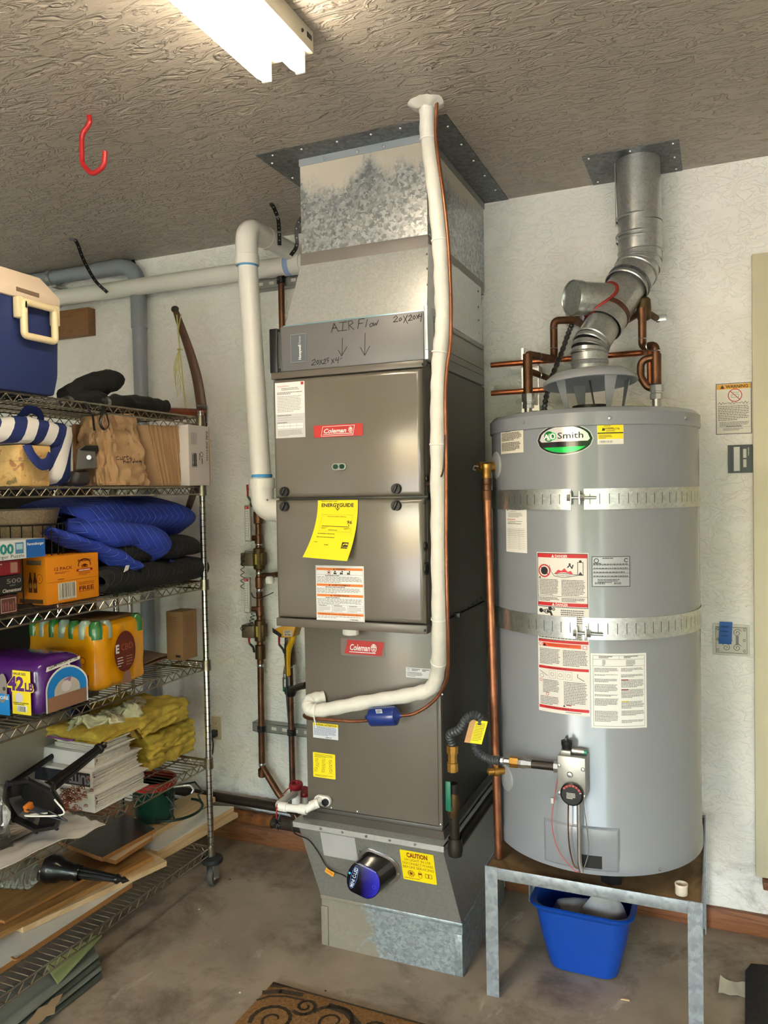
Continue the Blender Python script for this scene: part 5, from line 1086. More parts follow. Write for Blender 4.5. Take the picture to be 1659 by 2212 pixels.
w_ = [at(918, 1048, X=FX1), at(935, 1044, Y=2.26), at(955, 1025, Y=2.19), at(960, 980, Y=2.185), at(961, 940, Y=2.185)]; M().tube(spline([w_[0] + V((.004, 0, 0))] + w_[1:], 6), .0028, 8).to('control_wire', plain('wire_brown', rgb(70, 44, 34), .4), cl_)
a, b = at(861, 1546, Y=2.3), at(797, 1549, Y=2.3); d_ = (a - b).normalized(); L = (a - b).length
fd = M().lathe([(.0065, -.012), (.0075, -.006), (.016, .002), (.029, .008), (.0305, .014), (.0305, L - .014), (.029, L - .008), (.016, L - .002), (.0075, L + .006), (.0065, L + .012)], b, d_, 28, capa=True, capb=True).to('filter_drier', plain('drier_blue', rgb(24, 50, 128), .28, 0, .05, coat=.3)); tag(fd, 'blue metal filter drier canister on the thin copper line', 'filter drier')
q = at(828, 1534, Y=2.3); fr = planar(V((q.x - .012, 2.3 - .0285, q.z - .004)), d_, V((-d_.z, -.25, d_.x))); s = Sheet(fr, .022, .014, rgb(200, 206, 216)); s.lines(.002, .012, .018, .01, 3, DK); s.build('maker_label', fd)

# ================================================================ PVC vent pipes
RP = .0385
def pipe_th(nm, lab, loc): return thing(nm, lab, 'pipe', loc)
vp = pipe_th('vent_pipe', 'white PVC vent pipe standing left of furnace with elbows', (-1.61, 2.6, 1.48))
VT, VB = V((-1.657, 2.6, 2.625)), V((-1.612, 2.6, at(570, 1100, Y=2.6).z))
M().cyl(VT - V((0, 0, .09)), V((VB.x, VB.y, VB.z + .08)), RP, seg=24).to('pipe', PVC, vp)
M().tube(fillet([VT - V((-.001, 0, .13)), VT, VT + V((0, .14, 0))], .085, 8), RP + .0045, 24).to('elbow', PVC, vp)
M().lathe([(RP, -.006), (RP + .007, -.006), (RP + .007, .03), (RP, .034)], VT - V((-.002, 0, .14)), (0, 0, 1), 24).to('elbow_socket', PVC, vp); M().lathe([(RP + .0006, -.003), (RP + .0014, 0), (RP + .0006, .003)], VT - V((-.003, 0, .15)), (0, 0, 1), 24).to('primer_ring', BLUETAPE, vp)
M().cyl(VT + V((0, .12, 0)), VT + V((0, .44, 0)), RP, seg=24).to('pipe', PVC, vp); M().lathe([(RP, -.006), (RP + .006, -.006), (RP + .006, .02), (RP, .024)], VT + V((0, .14, 0)), (0, 1, 0), 24).to('elbow_socket', PVC, vp)
M().tube(fillet([VB + V((.001, 0, .1)), VB, V((FX0 + .006, 2.6, VB.z - .02))], .12, 8), RP + .006, 24).to('elbow', PVCW, vp)
M().lathe([(RP, -.02), (RP + .011, -.02), (RP + .011, .018), (RP, .02)], VB + V((.001, 0, .1)), (0, 0, 1), 24).to('elbow_socket', PVCW, vp); M().lathe([(RP + .0006, -.006), (RP + .0016, -.005), (RP + .0016, .005), (RP + .0006, .006)], VB + V((0, 0, .128)), (0, 0, 1), 24).to('primer_ring', BLUETAPE, vp)
q = at(577, 1080, Y=2.555); M().sphere((q.x, 2.556, q.z), .004, u=8, v=6).to('port_plug', plain('purple_primer', rgb(120, 90, 130), .4), vp)
hz_ = at(400, 605, Y=2.965).z
hp = pipe_th('intake_pipe', 'horizontal white PVC pipe running along top of back wall', (-2.4, 2.965, hz_))
M().cyl((-3.58, 2.965, hz_ + .008), (-1.44, 2.965, hz_ - .004), RP, seg=24).to('pipe', PVC, hp); q = at(630, 576, Y=2.965).x; M().cyl((q - .03, 2.965, hz_ - .003), (q + .05, 2.965, hz_ - .003), RP + .0055, seg=24).to('coupling', PVCW, hp)
m = M(); m.lathe([(RP + .006, -.012), (RP + .0064, -.01), (RP + .0064, .012), (RP + .006, .014)], (q - .012, 2.965, hz_ - .003), (1, 0, 0), 24); m.to('primer_ring', plain('blue_primer_pale', rgb(150, 176, 214), .5, 0, .2, 40), hp)
gx_, gr = -2.513, .033
gp_ = pipe_th('grey_conduit', 'grey plastic conduit elbowing down back wall behind shelving', (gx_, 2.995, .2))
zt_ = at(200, 585, Y=2.995).z - .003
M().cyl((-3.58, 2.995, zt_ + .003), (-2.72, 2.995, zt_), gr, seg=20).to('pipe', GREYP, gp_); M().tube(fillet([V((-2.76, 2.995, zt_)), V((gx_, 2.995, zt_)), V((gx_, 2.995, zt_ - .3))], .17, 8), gr + .004, 20).to('elbow', GREYP, gp_)
M().cyl((gx_, 2.995, zt_ - .28), (gx_ + .008, 2.995, .18), gr, seg=20).to('pipe', GREYP, gp_)
q = at(112, 595, Y=2.995).x; M().lathe([(gr + .001, -.012), (gr + .004, -.011), (gr + .004, .011), (gr + .001, .012)], (q, 2.995, zt_ + .002), (1, 0, 0), 20).to('pipe_strap', STEEL, gp_); M().bx(q + .02, q + .05, 2.97, YW - .001, zt_ - gr - .022, zt_ - gr - .008, bev=.003).to('strap_tab', STEEL, gp_)
# perforated hanger straps
HANG = plain('hanger_black', rgb(24, 22, 22), .4, .2)
def hanger(lab, pts, w_=.015):
    t_ = thing('hanger_strap', lab, 'strap', pts[0], 'black hanger straps'); c = spline(pts, 8); n_ = len(c); m = M(); nrm = (CP - V(pts[-1]) + V((.3, -.6, -.6))).normalized()
    vs = []
    for i in range(n_):
        d_ = (c[min(i + 1, n_ - 1)] - c[max(i - 1, 0)]).normalized(); sd = d_.cross(nrm).normalized(); vs.append((c[i] - sd * w_ / 2, c[i] + sd * w_ / 2))
    m.slab(lambda u, v: vs[round(u * (n_ - 1))][0] * (1 - v) + vs[round(u * (n_ - 1))][1] * v, n_ - 1, 1, nrm * .0015); m.to('strap', HANG, t_)
    dm = M(); L = 0
    for i in range(1, n_):
        L += (c[i] - c[i - 1]).length
        if L > .024:
            L = 0; dm.cyl(c[i] + nrm * .0016, c[i] + nrm * .0022, .0022, seg=8)
    if len(dm.bm.verts): dm.to('holes', plain('hole_light', rgb(190, 186, 178), .6), t_)['kind'] = 'stuff'
    else: dm.bm.free()
q = at(150, 515, Z=ZC)
hanger('long black perforated strap slung from ceiling round the white pipe, near cooler', [q + V((0, 0, -.001)), q + V((.02, .02, -.012)), at(180, 560, Y=2.75), at(205, 605, Y=2.86), at(232, 632, Y=2.915)])
q = at(290, 562, Z=ZC); hanger('short black strap curling behind the grey conduit elbow', [V((q.x, YW - .02, ZC - .001)), at(291, 575, Y=3.02), at(290, 590, Y=3.01), at(282, 598, Y=3.0)])
q = at(582, 440, Z=ZC); hanger('black strap hanging from ceiling above the furnace vent elbow', [q + V((0, 0, -.001)), q + V((.012, 0, -.006)), at(600, 470, Y=q.y + .05), at(603, 500, Y=2.7), at(604, 530, Y=2.75)])
q = at(648, 440, Y=2.62); hanger('black strap looping under the vent pipe beside the duct', [V((-1.36, 2.7, ZC - .001)), at(645, 480, Y=2.7), at(641, 530, Y=2.72), at(628, 552, Y=2.74)])

# ================================================================ copper heating pipes left of the furnace
RX, RY, RR = -1.885, 2.985, .0145
hm = pipe_th('heating_riser', 'left copper riser with zone valves, gauges and red lever valves', (RX, RY, .4))
zA, zB = at(556, 1105, Y=RY).z, at(567, 1655, Y=RY).z
xa, xb = at(558, 1105, Y=RY).x, at(566, 1655, Y=RY).x
elb = at(600, 1712, Y=RY); end = at(665, 1800, Y=RY)
M().tube(fillet([V((xa, RY, zA)), V((xb, RY, zB)), elb, end], .05, 4), RR, 14).to('pipe', COPPERD, hm)
def rz(y): return at(560, y, Y=RY).z
def rx(z): return xa + (xb - xa) * (zA - z) / (zA - zB)
def fit(y, L, r, nm, mat): z = rz(y); M().lathe([(RR, -L / 2 - .004), (r, -L / 2), (r, L / 2), (RR, L / 2 + .004)], (rx(z), RY, z), (0, 0, 1), 14).to(nm, mat, hm)
for y, L, r in ((1118, .05, .022), (1165, .035, .018), (1258, .045, .018), (1320, .04, .018), (1408, .06, .023), (1668, .03, .018)): fit(y, L, r, 'fitting', COPPERD if y != 1408 else BRASSD)
for y in (1175, 1190, 1238, 1275, 1380, 1437, 1650): fit(y, .004, RR + .0015, 'solder_ring', STEEL)
for y in (1207, 1362):
    z = rz(y); zvv = M().lathe([(RR, -.05), (.024, -.045), (.026, 0), (.024, .045), (RR, .05)], (rx(z), RY, z), (0, 0, 1), 14).to('zone_valve_body', BRASSD, hm)
    M().bx(rx(z) - .075, rx(z) - .012, RY - .035, RY + .02, z - .03, z + .028, bev=.004).to('actuator_box', plain('actuator_taupe', rgb(122, 108, 84), .45, .4), zvv)
    M().bx(rx(z) - .072, rx(z) - .04, RY - .037, RY - .035, z - .026, z + .02, bev=.001).to('data_plate', plain('plate_olive', rgb(104, 96, 78), .4, .4), zvv); M().bx(rx(z) - .004, rx(z) + .006, RY - .0275, RY - .024, z - .024, z + .022).to('yellow_sticker', plain('dull_yellow', rgb(180, 166, 70), .5), zvv)
    M().bx(rx(z) - .012, rx(z) + .03, RY - .02, RY + .02, z - .028, z + .03, bev=.005).to('actuator_base', BRASSD, zvv)
for (gx1, gy0, gy1), stub in (((534, 1091, 1170), 1163), ((533, 1247, 1325), 1316)):
    a, b = at(gx1 - 7, gy0, Y=2.94), at(gx1 + 7, gy1, Y=2.94)
    g_ = M().bx(a.x, b.x, 2.94, 2.955, b.z, a.z, bev=.003).to('flow_gauge', plain('gauge_frame', rgb(176, 172, 166), .3, .3), hm)
    s = Sheet(front(a.x + .004, 2.94, b.z + .006), b.x - a.x - .008, a.z - b.z - .012, rgb(226, 224, 220), .001); w, h = s.w, s.h; s.rect(0, h * .92, w, h * .08, RED); s.lay = 2; s.lines(w * .15, h * .98, w * .7, h * .04, 1, WHITE)
    for i in range(11): s.text(str(120 - i * 10), w * .1, h * (.84 - i * .072), h * .028, DK, w=w * .36); s.rect(w * .55, h * (.85 - i * .072), w * .14, h * .005, DK)
    s.rect(w * .76, h * .08, w * .09, h * .8, GREY); s.build('gauge_scale', g_)
    z = rz(stub); M().cyl((rx(z), RY, z), (b.x - .01, 2.955, z + .004), .012, seg=12).to('gauge_stub', COPPERD, hm)
def lever(t_, pts, p0): 
    h_ = M().tube(spline(pts, 5), [.0075] * 5 + [.0065] * (5 * (len(pts) - 1) + 1 - 5), 8, sq=.5).to('red_lever', plain('lever_red', rgb(164, 30, 40), .35), t_)
    M().tube(fillet([pts[-1]] + p0, .01, 3), .005, 8).to('lever_arm', STEELD, t_)
lever(hm, [at(534, 1047, Y=2.93), at(535, 1060, Y=2.93), at(535, 1072, Y=2.93)], [at(542, 1082, Y=2.94), at(546, 1088, Y=2.96)]); M().cyl(at(544, 1088, Y=2.95), V((xa, RY, at(556, 1092, Y=RY).z)), .014, seg=10).to('valve_stem', BRASSD, hm)
lever(hm, [at(538, 1377, Y=2.93), at(538, 1384, Y=2.93), at(539, 1390, Y=2.93)], [at(547, 1398, Y=2.94), at(549, 1408, Y=2.96)])
q = rz(1243); M().tube(fillet([V((rx(q), RY, q)), at(585, 1243, Y=RY), at(600, 1241, Y=2.9)], .02), .012, 12).to('branch', COPPERD, hm); M().lathe([(0, -.02), (.018, -.014), (.02, .005), (.014, .016), (0, .018)], at(583, 1253, Y=2.93), (0, 0, 1), 14).to('bleeder_cap', PVCW, hm)
# coiled valve wires
WB = plain('wire_black', rgb(24, 22, 22), .4)
def coil(lab, a, b, n_, r_):
    pts = []
    for i in range(n_ * 10 + 1): t_ = i / (n_ * 10); c_ = a.lerp(b, t_); pts.append(c_ + V((r_ * math.cos(i * .628), r_ * .6 * math.sin(i * .628), 0)))
    return pts
M().tube([at(548, 1192, Y=2.95), at(530, 1190, Y=2.94)] + coil('', at(524, 1200, Y=2.94), at(524, 1272, Y=2.94), 6, .009), .0016, 5).to('coiled_wire', WB, hm)
M().tube(coil('', at(548, 1322, Y=2.96), at(541, 1352, Y=2.95), 4, .01) + [at(525, 1352, Y=2.94), at(519, 1357, Y=2.94), at(522, 1362, Y=2.94), at(528, 1358, Y=2.94)], .0018, 5).to('coiled_wire', WB, hm)
M().tube(spline([at(542, 1280, Y=2.96), at(548, 1290, Y=2.955), at(560, 1292, Y=2.955), at(572, 1288, Y=2.955), at(590, 1280, Y=2.9)], 5), .0022, 6).to('wire', WB, hm)

R2 = pipe_th('heating_riser', 'right copper riser with red lever valve close beside furnace', (-1.73, 2.985, .3))
x0_, x1_ = at(606, 560, Y=2.985).x, at(631, 1640, Y=2.985).x
M().cyl((x0_, 2.985, 2.6), (x1_, 2.985, at(632, 1700, Y=2.985).z), .0135, seg=14).to('pipe', COPPERD, R2)
z = at(618, 1410, Y=2.985).z; xv = x0_ + (x1_ - x0_) * .72; M().lathe([(.0135, -.055), (.022, -.05), (.024, 0), (.022, .04), (.0135, .05)], (xv - .001, 2.985, z), (0, 0, 1), 14).to('valve_body', BRASSD, R2)
lever(R2, [at(603, 1372, Y=2.93), at(603, 1384, Y=2.93), at(603, 1392, Y=2.93)], [at(611, 1402, Y=2.94), at(614, 1410, Y=2.96)])
for y in (1440, 1380): M().lathe([(.0135, -.003), (.0155, 0), (.0135, .003)], (xv, 2.985, at(620, y, Y=2.985).z), (0, 0, 1), 14).to('solder_ring', STEEL, R2)
# channel brackets that carry the risers
for lab, p0, p1 in (('lower steel strut channel clamped across both copper risers', (545, 1575), (665, 1578)), ('upper steel strut channel on wall behind vent pipe', (516, 614), (640, 612))):
    a, b = at(*p0, Y=3.0), at(*p1, Y=3.0); zc = (a.z + b.z) / 2; t_ = thing('strut_channel', lab, 'bracket', (a.x, 3.0, zc)); m = M()
    m.bx(a.x, b.x + .3, 3.002, 3.005, zc - .02, zc + .02); m.bx(a.x, b.x + .3, 3.002, YW - .001, zc + .018, zc + .0205); m.bx(a.x, b.x + .3, 3.002, YW - .001, zc - .0205, zc - .018); m.to('channel', GALV3, t_)
    for i in range(4): M().bx(a.x + .1 + i * .055, a.x + .125 + i * .055, 3.0, 3.0025, zc - .006, zc + .008, bev=.001).to('slot', plain('slot_light', rgb(206, 204, 196), .5), t_)
    for xx in ((rx(zc), x0_ + (x1_ - x0_) * .85) if 'lower' in lab else (x0_,)):
        M().lathe([(.0152, -.014), (.019, -.012), (.019, .012), (.0152, .014)], (xx, 2.985, zc), (0, 0, 1), 12).to('pipe_clamp', BLKM, t_); M().cyl((xx, 2.966, zc), (xx, 2.958, zc), .006, seg=6).to('clamp_bolt', STEELD, t_)
# yellow gas flex, its fitting and the cable in front
yg = thing('gas_flex', 'yellow flexible gas tube below the furnace corner', 'gas hose', at(622, 1480, Y=2.9))
M().tube(spline([at(634, 1352, Y=2.86), at(634, 1375, Y=2.87), at(624, 1402, Y=2.88), at(621, 1430, Y=2.89), at(622, 1458, Y=2.9)], 6), .0125, 12).to('tube', plain('flex_yellow', rgb(232, 178, 22), .4), yg)
p = at(618, 1478, Y=2.9); M().lathe([(.0, .05), (.012, .05), (.012, .03), (.016, .026), (.016, -.015), (0, -.015)], p, (0, 0, 1), 10).to('fitting', STEEL, yg); p2 = at(616, 1455, Y=2.895); M().cyl(p2, p2 + V((0, 0, .03)), .008, .004, seg=10).to('spring_nut', BRASSD, yg)
p = at(632, 1492, Y=2.89); M().lathe([(0, -.028), (.02, -.026), (.027, -.012), (.028, .012), (.0, .014)], at(628, 1490, Y=2.89), (0, 0, 1), 16).to('drip_cup', BLKP, yg); M().tube([at(630, 1490, Y=2.88), at(648, 1483, Y=2.85), at(662, 1480, Y=2.8)], .014, 12).to('black_elbow', IRON, yg); M().cyl(at(617, 1490, Y=2.87), at(613, 1490, Y=2.87), .009, seg=8).to('green_plug', plain('green_grip', rgb(20, 110, 82), .4), yg)
a, b = at(592, 1378, Y=2.8), at(637, 1357, Y=2.8); m = M(); m.prism([at(590, 1360, Y=2.8), at(608, 1378, Y=2.8), at(632, 1376, Y=2.8), at(638, 1354, Y=2.8), at(610, 1352, Y=2.8)], (0, .06, 0), bev=.003); gm = m.to('gas_meter_bracket', plain('tag_yellow', rgb(190, 140, 30), .45), yg)
M().prism([at(589, 1356, Y=2.797), at(608, 1370, Y=2.797), at(607, 1377, Y=2.797), at(590, 1366, Y=2.797)], (0, -.003, 0)).to('black_edge', BLKP, gm); a, b = at(612, 1374, Y=2.797), at(630, 1362, Y=2.797); s = Sheet(front(a.x, 2.799, a.z), b.x - a.x, b.z - a.z, rgb(190, 180, 160)); s.bars(s.w * .1, s.h * .1, s.w * .8, s.h * .3, 10, DK); s.lines(s.w * .1, s.h * .9, s.w * .8, s.h * .4, 3, DK); s.build('paper_label', gm)
tag(M().tube(spline([at(616, 1352, Y=2.82), at(617, 1420, Y=2.84), at(619, 1500, Y=2.84), at(624, 1570, Y=2.84), at(626, 1640, Y=2.84), at(628, 1700, Y=2.84), at(632, 1755, Y=2.84), at(650, 1790, Y=2.7)], 6), .003, 6).to('black_cable', WB), 'thin black cable hanging below furnace past right copper riser', 'cable')

# condensate drain with cleanout caps
cd = thing('condensate_drain', 'white PVC condensate trap with red caps at coil cabinet foot', 'pipe', at(640, 1745, Y=2.33))
dz = at(690, 1728, Y=KY - .016)
pts = [V((dz.x, KY - .014, dz.z)), at(676, 1740, Y=2.335), at(660, 1749, Y=2.33), at(606, 1743, Y=2.33), at(603, 1738, Y=2.36), at(622, 1722, Y=2.52), at(636, 1716, Y=2.62)]
M().tube(fillet(pts, .02, 5), .0135, 16).to('trap_pipe', PVCW, cd)
for p, d_ in ((at(655, 1748, Y=2.33), (1, 0, 0)), (at(612, 1743, Y=2.33), (1, 0, 0)), (at(679, 1738, Y=2.345), (1, .5, .4))): M().lathe([(.0137, -.016), (.0165, -.015), (.0165, .015), (.0137, .016)], p, d_, 16).to('socket', PVCW, cd)
t0 = at(640, 1735, Y=2.64); t1 = at(640, 1700, Y=2.64); t1.x = t0.x; M().cyl(t0 - V((0, 0, .03)), t1, .018, seg=16).to('cleanout_tee', PVCW, cd)
capm = plain('cap_red', rgb(150, 24, 38), .35)
M().lathe([(.019, -.006), (.026, -.004), (.028, .008), (.026, .016), (.014, .016), (.012, .008), (0, .008)], t1, (.08, -.1, 1), 20).to('red_cap', capm, cd); t2 = at(657, 1712, Y=2.7); M().cyl(t2 - V((0, 0, .06)), t2, .016, seg=14).to('cleanout_tee', PVCW, cd); M().lathe([(.017, -.006), (.024, -.004), (.026, .008), (.022, .014), (0, .012)], t2, (.3, -.3, 1), 20).to('red_cap', capm, cd)
M().tube(spline([t1 + V((-.02, -.01, .0)), at(616, 1710, Y=2.6), at(602, 1728, Y=2.4), at(598, 1745, Y=2.31), at(597, 1768, Y=2.31)], 6), .0025, 6).to('red_cord', REDP, cd)
p = at(600, 1777, Y=2.31); m = M(); rr = random.Random(9)
for i in range(46):
    a_, b_ = rr.uniform(0, 2 * PI), rr.uniform(-1, 1); d_ = V((math.cos(a_) * math.sqrt(1 - b_ * b_), math.sin(a_) * math.sqrt(1 - b_ * b_), b_)); q = p + V((0, 0, rr.uniform(-.01, .008))); m.cyl(q, q + d_ * rr.uniform(.012, .022), .0018, .001, seg=4)
bo = m.to('brush_head', BLKP, cd); bo['kind'] = 'stuff'

# pipes low on the back wall
z = at(560, 1738, Y=2.985).z; tag(M().cyl((-3.5, 2.985, z + .01), (-1.36, 2.985, z), .02, seg=16).to('dark_pipe', plain('pipe_brown_black', rgb(52, 40, 32), .5, .4, .2, 14)), 'dark brown pipe running low along back wall', 'pipe')
z = at(560, 1772, Y=3.0).z; rp = thing('rusty_pipe', 'thick rusty pipe below the dark pipe near floor', 'pipe', (-1.9, 3.01, z))
M().cyl((-2.5, 3.005, z + .005), (-1.36, 3.005, z), .027, seg=16).to('pipe', plain('pipe_rust_dark', rgb(58, 44, 34), .7, .2, .4, 10), rp)
m = M(); m.cyl((at(498, 1770, Y=3.0).x, 3.004, z + .002), (at(590, 1770, Y=3.0).x, 3.004, z + .002), .0295, seg=18); bmesh.ops.subdivide_edges(m.bm, edges=[e for e in m.bm.edges if abs(e.verts[0].co.x - e.verts[1].co.x) > .05], cuts=8); crumple(m, .006, 40, 3); m.to('rust_lump', plain('rust_orange', rgb(128, 76, 34), .85, 0, .4, 30, .4, 60), rp)
# wood block and outlet on the wall
a, b = at(190, 664, Y=YW - .05), at(132, 728, Y=YW - .05); x0b = at(100, 700, Y=YW - .05).x
tag(M().bx(x0b, a.x, YW - .05, YW - .001, b.z - .002, a.z + .002, bev=.002).to('wood_block', m_wood('block_wood', rgb(122, 84, 50), rgb(140, 98, 60), (2, 10, 10), .6, 2)), 'brown wood block screwed to back wall beside cooler', 'wood block')
a, b = at(455, 1546, Y=YW), at(479, 1598, Y=YW); ot = thing('wall_outlet', 'cream duplex outlet with black plug beside shelf post', 'outlet', ((a.x + b.x) / 2, YW, b.z)); CREAM = plain('outlet_cream', rgb(204, 190, 154), .4)
M().bx(a.x, b.x, YW - .006, YW - .001, b.z, a.z, bev=.002).to('plate', CREAM, ot); xc = (a.x + b.x) / 2
zt2 = a.z - (a.z - b.z) * .29; r_ = M().lathe([(0, .0), (.016, 0), (.016, .003), (0, .003)], (xc, YW - .006, zt2), (0, -1, 0), 16).to('receptacle', CREAM, ot)
for dx_ in (-.006, .006): M().bx(xc + dx_ - .001, xc + dx_ + .001, YW - .0098, YW - .009, zt2 - .002, zt2 + .006).to('slot', BLKP, r_)
M().bx(xc + 0 - .0015, xc + .0015, YW - .0098, YW - .009, zt2 - .009, zt2 - .006).to('slot', BLKP, r_)
zb2 = b.z + (a.z - b.z) * .3; M().bx(xc - .016, xc + .014, YW - .04, YW - .006, zb2 - .016, zb2 + .016, bev=.005).to('plug', BLKP, ot)
M().tube(spline([V((xc, YW - .035, zb2 - .012)), V((xc + .008, YW - .04, zb2 - .05)), V((xc - .004, YW - .04, zb2 - .1)), V((xc - .05, YW - .05, zb2 - .14))], 6), .004, 8).to('cord', WB, ot)

# ================================================================ papers and plates on the wall right of the heater
def wallsheet(tl, br, paper, th=.001): 
    a, b = at(tl[0], tl[1], Y=YW), at(br[0], br[1], Y=YW); return Sheet(front(a.x, YW - .0005, b.z), b.x - a.x, a.z - b.z, paper, th)
s = wallsheet((1546, 830), (1624, 936), rgb(228, 222, 210)); w, h = s.w, s.h; s.frame(0, 0, w, h, w * .018, DK); s.rect(w * .02, h * .885, w * .96, h * .095, rgb(232, 172, 62)); s.lay = 2; s.text('WARNING', w * .28, h * .905, h * .06, EB, w=w * .62, bold=.02); s.poly([(w * .12, h * .9), (w * .25, h * .9), (w * .185, h * .97)], EB)
s.ring(w * .54, h * .76, w * .2, w * .022, RED, n=32); s.stroke([(w * .4, h * .85), (w * .68, h * .67)], w * .02, RED); s.stroke([(w * .44, h * .72), (w * .44, h * .77), (w * .64, h * .78), (w * .64, h * .72), (w * .44, h * .72)], w * .01, GREY); s.stroke([(w * .46, h * .79), (w * .5, h * .82), (w * .62, h * .81), (w * .66, h * .83)], w * .01, GREY)
s.stroke([(w * (.06 + .045 * i), h * (.6 + (.022 if i % 2 else 0) + .012 * math.sin(i * 2.3))) for i in range(20)], w * .012, BLACK); s.rect(w * .05, h * .578, w * .92, h * .004, GREY); s.lines(w * .06, h * .565, w * .9, h * .3, 9, TX, .4); s.lines(w * .1, h * .25, w * .85, h * .1, 4, TX, .4); s.rect(w * .04, h * .135, w * .94, h * .004, GREY); s.stroke([(w * (.28 + .035 * i), h * (.14 + (.022 if i % 2 else 0))) for i in range(14)], w * .012, DK); s.lines(w * .2, h * .12, w * .6, h * .05, 2, TX, .4)
tag(s.build('warning_sign'), 'paper warning notice with orange header on wall by door', 'notice')
s = wallsheet((1572, 962), (1626, 1021), plain('plate_navy', rgb(36, 38, 46), .35), .004); w, h = s.w, s.h; s.rect(w * .24, h * .07, w * .24, h * .86, rgb(206, 206, 200)); s.rect(w * .62, h * .53, w * .13, h * .32, rgb(190, 188, 180)); s.rect(w * .62, h * .2, w * .13, h * .28, rgb(190, 188, 180)); s.lay = 2; s.rect(w * .13, 0, w * .03, h, rgb(16, 16, 20)); s.rect(w * .54, 0, w * .03, h, rgb(16, 16, 20)); s.lines(w * .82, h * .9, w * .04, h * .3, 6, WHITE, .5)
tag(s.build('thermometer_card'), 'black card with pale strips on wall below warning notice', 'card')
s = wallsheet((1540, 1347), (1620, 1418), plain('tile_frame', rgb(186, 184, 170), .2), .005); w, h = s.w, s.h; s.rect(w * .04, h * .05, w * .92, h * .9, rgb(198, 196, 182)); s.lay = 1; s.frame(w * .07, h * .08, w * .86, h * .84, w * .012, DK); s.lay = 2
def curl_(cx, cy, r0, sgn=1, a0=0.0, turns=1.6, t_=None, c=DK):
    n_ = 18; s.stroke([(cx + sgn * r0 * (1 - i / n_ * .85) * math.cos(a0 + turns * 2 * PI * i / n_), cy + r0 * (1 - i / n_ * .85) * math.sin(a0 + turns * 2 * PI * i / n_)) for i in range(n_ + 1)], t_ or w * .014, c)
for cx, cy, sg in ((.66, .74, 1), (.66, .26, 1), (.36, .26, -1), (.36, .74, -1)): curl_(w * cx, h * cy, w * .12, sg, .5)
for cx, cy in ((.14, .16), (.86, .16), (.14, .84), (.86, .84), (.5, .5), (.14, .5), (.86, .5)): curl_(w * cx, h * cy, w * .05, 1, 1.0, 1.2, w * .012)
s.stroke([(w * .66, h * .62), (w * .66, h * .38)], w * .08, GREY)
tile = s.build('switch_plate'); tag(tile, 'scroll patterned switch plate on wall by door, blue tape on it', 'switch plate')
a, b = at(1552, 1342, Y=YW), at(1580, 1391, Y=YW); m = M(); m.slab(lambda u, v: V((a.x + (b.x - a.x) * u + .004 * v, YW - .0095 - .003 * math.sin(v * 5), b.z + (a.z - b.z) * v - .003 * noise.noise(V((u * 6, v, 0))))), 6, 8, V((0, -.0006, 0)))
tp = m.to('blue_tape', plain('painters_tape', rgb(34, 92, 168), .6, 0, .06), tile); s = Sheet(front(a.x + .004, YW - .0145, b.z), b.x - a.x, a.z - b.z, BLACK); 
for i in range(3): s.stroke([(s.w * (.15 + .06 * j), s.h * (.78 - .2 * i + (.03 if j % 2 else -.02))) for j in range(9)], .0012, rgb(20, 44, 90))
s.bm.to('pen_marks', s.mats, tp, fixn=False, flat=True)
# ================================================================ wire shelving along the left side
WX1, WX0, WY1, WY0 = -1.915, -2.372, 2.635, 1.08
LV = [1.912, 1.632, 1.25, .922, .52, .16]
sh = thing('wire_shelving', 'chrome wire shelving rack on castors with six loaded shelves', 'shelving', ((WX0 + WX1) / 2, (WY0 + WY1) / 2, 0))
WIRE = plain('wire_chrome', rgb(168, 158, 140), .26, .95, .12, 12)
def shelf_frame():
    m = M(); h_ = .028
    for x in (WX0, WX1):
        for z in (0, -h_): m.tube([(x, WY0 + .02, z), (x, WY1 - .02, z)], .0032, 6)
        n_ = int((WY1 - WY0 - .06) / .046); pts = [(x, WY0 + .03 + i * (WY1 - WY0 - .06) / (2 * n_), -.002 if i % 2 else -h_ + .002) for i in range(2 * n_ + 1)]; m.tube(pts, .0022, 5)
    for y in (WY0, WY1):
        for z in (0, -h_): m.tube([(WX0 + .02, y, z), (WX1 - .02, y, z)], .0032, 6)
        n_ = 9; pts = [(WX0 + .03 + i * (WX1 - WX0 - .06) / (2 * n_), y, -.002 if i % 2 else -h_ + .002) for i in range(2 * n_ + 1)]; m.tube(pts, .0022, 5)
    return m
def shelf_wires():
    m = M(); n_ = 58
    for i in range(n_): y = WY0 + .02 + i * (WY1 - WY0 - .04) / (n_ - 1); m.tube([(WX0, y, .003), (WX1, y, .003)], .0018, 5, caps=False)
    for k_ in range(1, 4): x = WX0 + (WX1 - WX0) * k_ / 4; m.tube([(x, WY0, -.002), (x, WY1, -.002)], .0028, 6)
    return m
coll = [None]; sf = sw = None
CORN = [(x, y) for x in (WX0, WX1) for y in (WY0, WY1)]
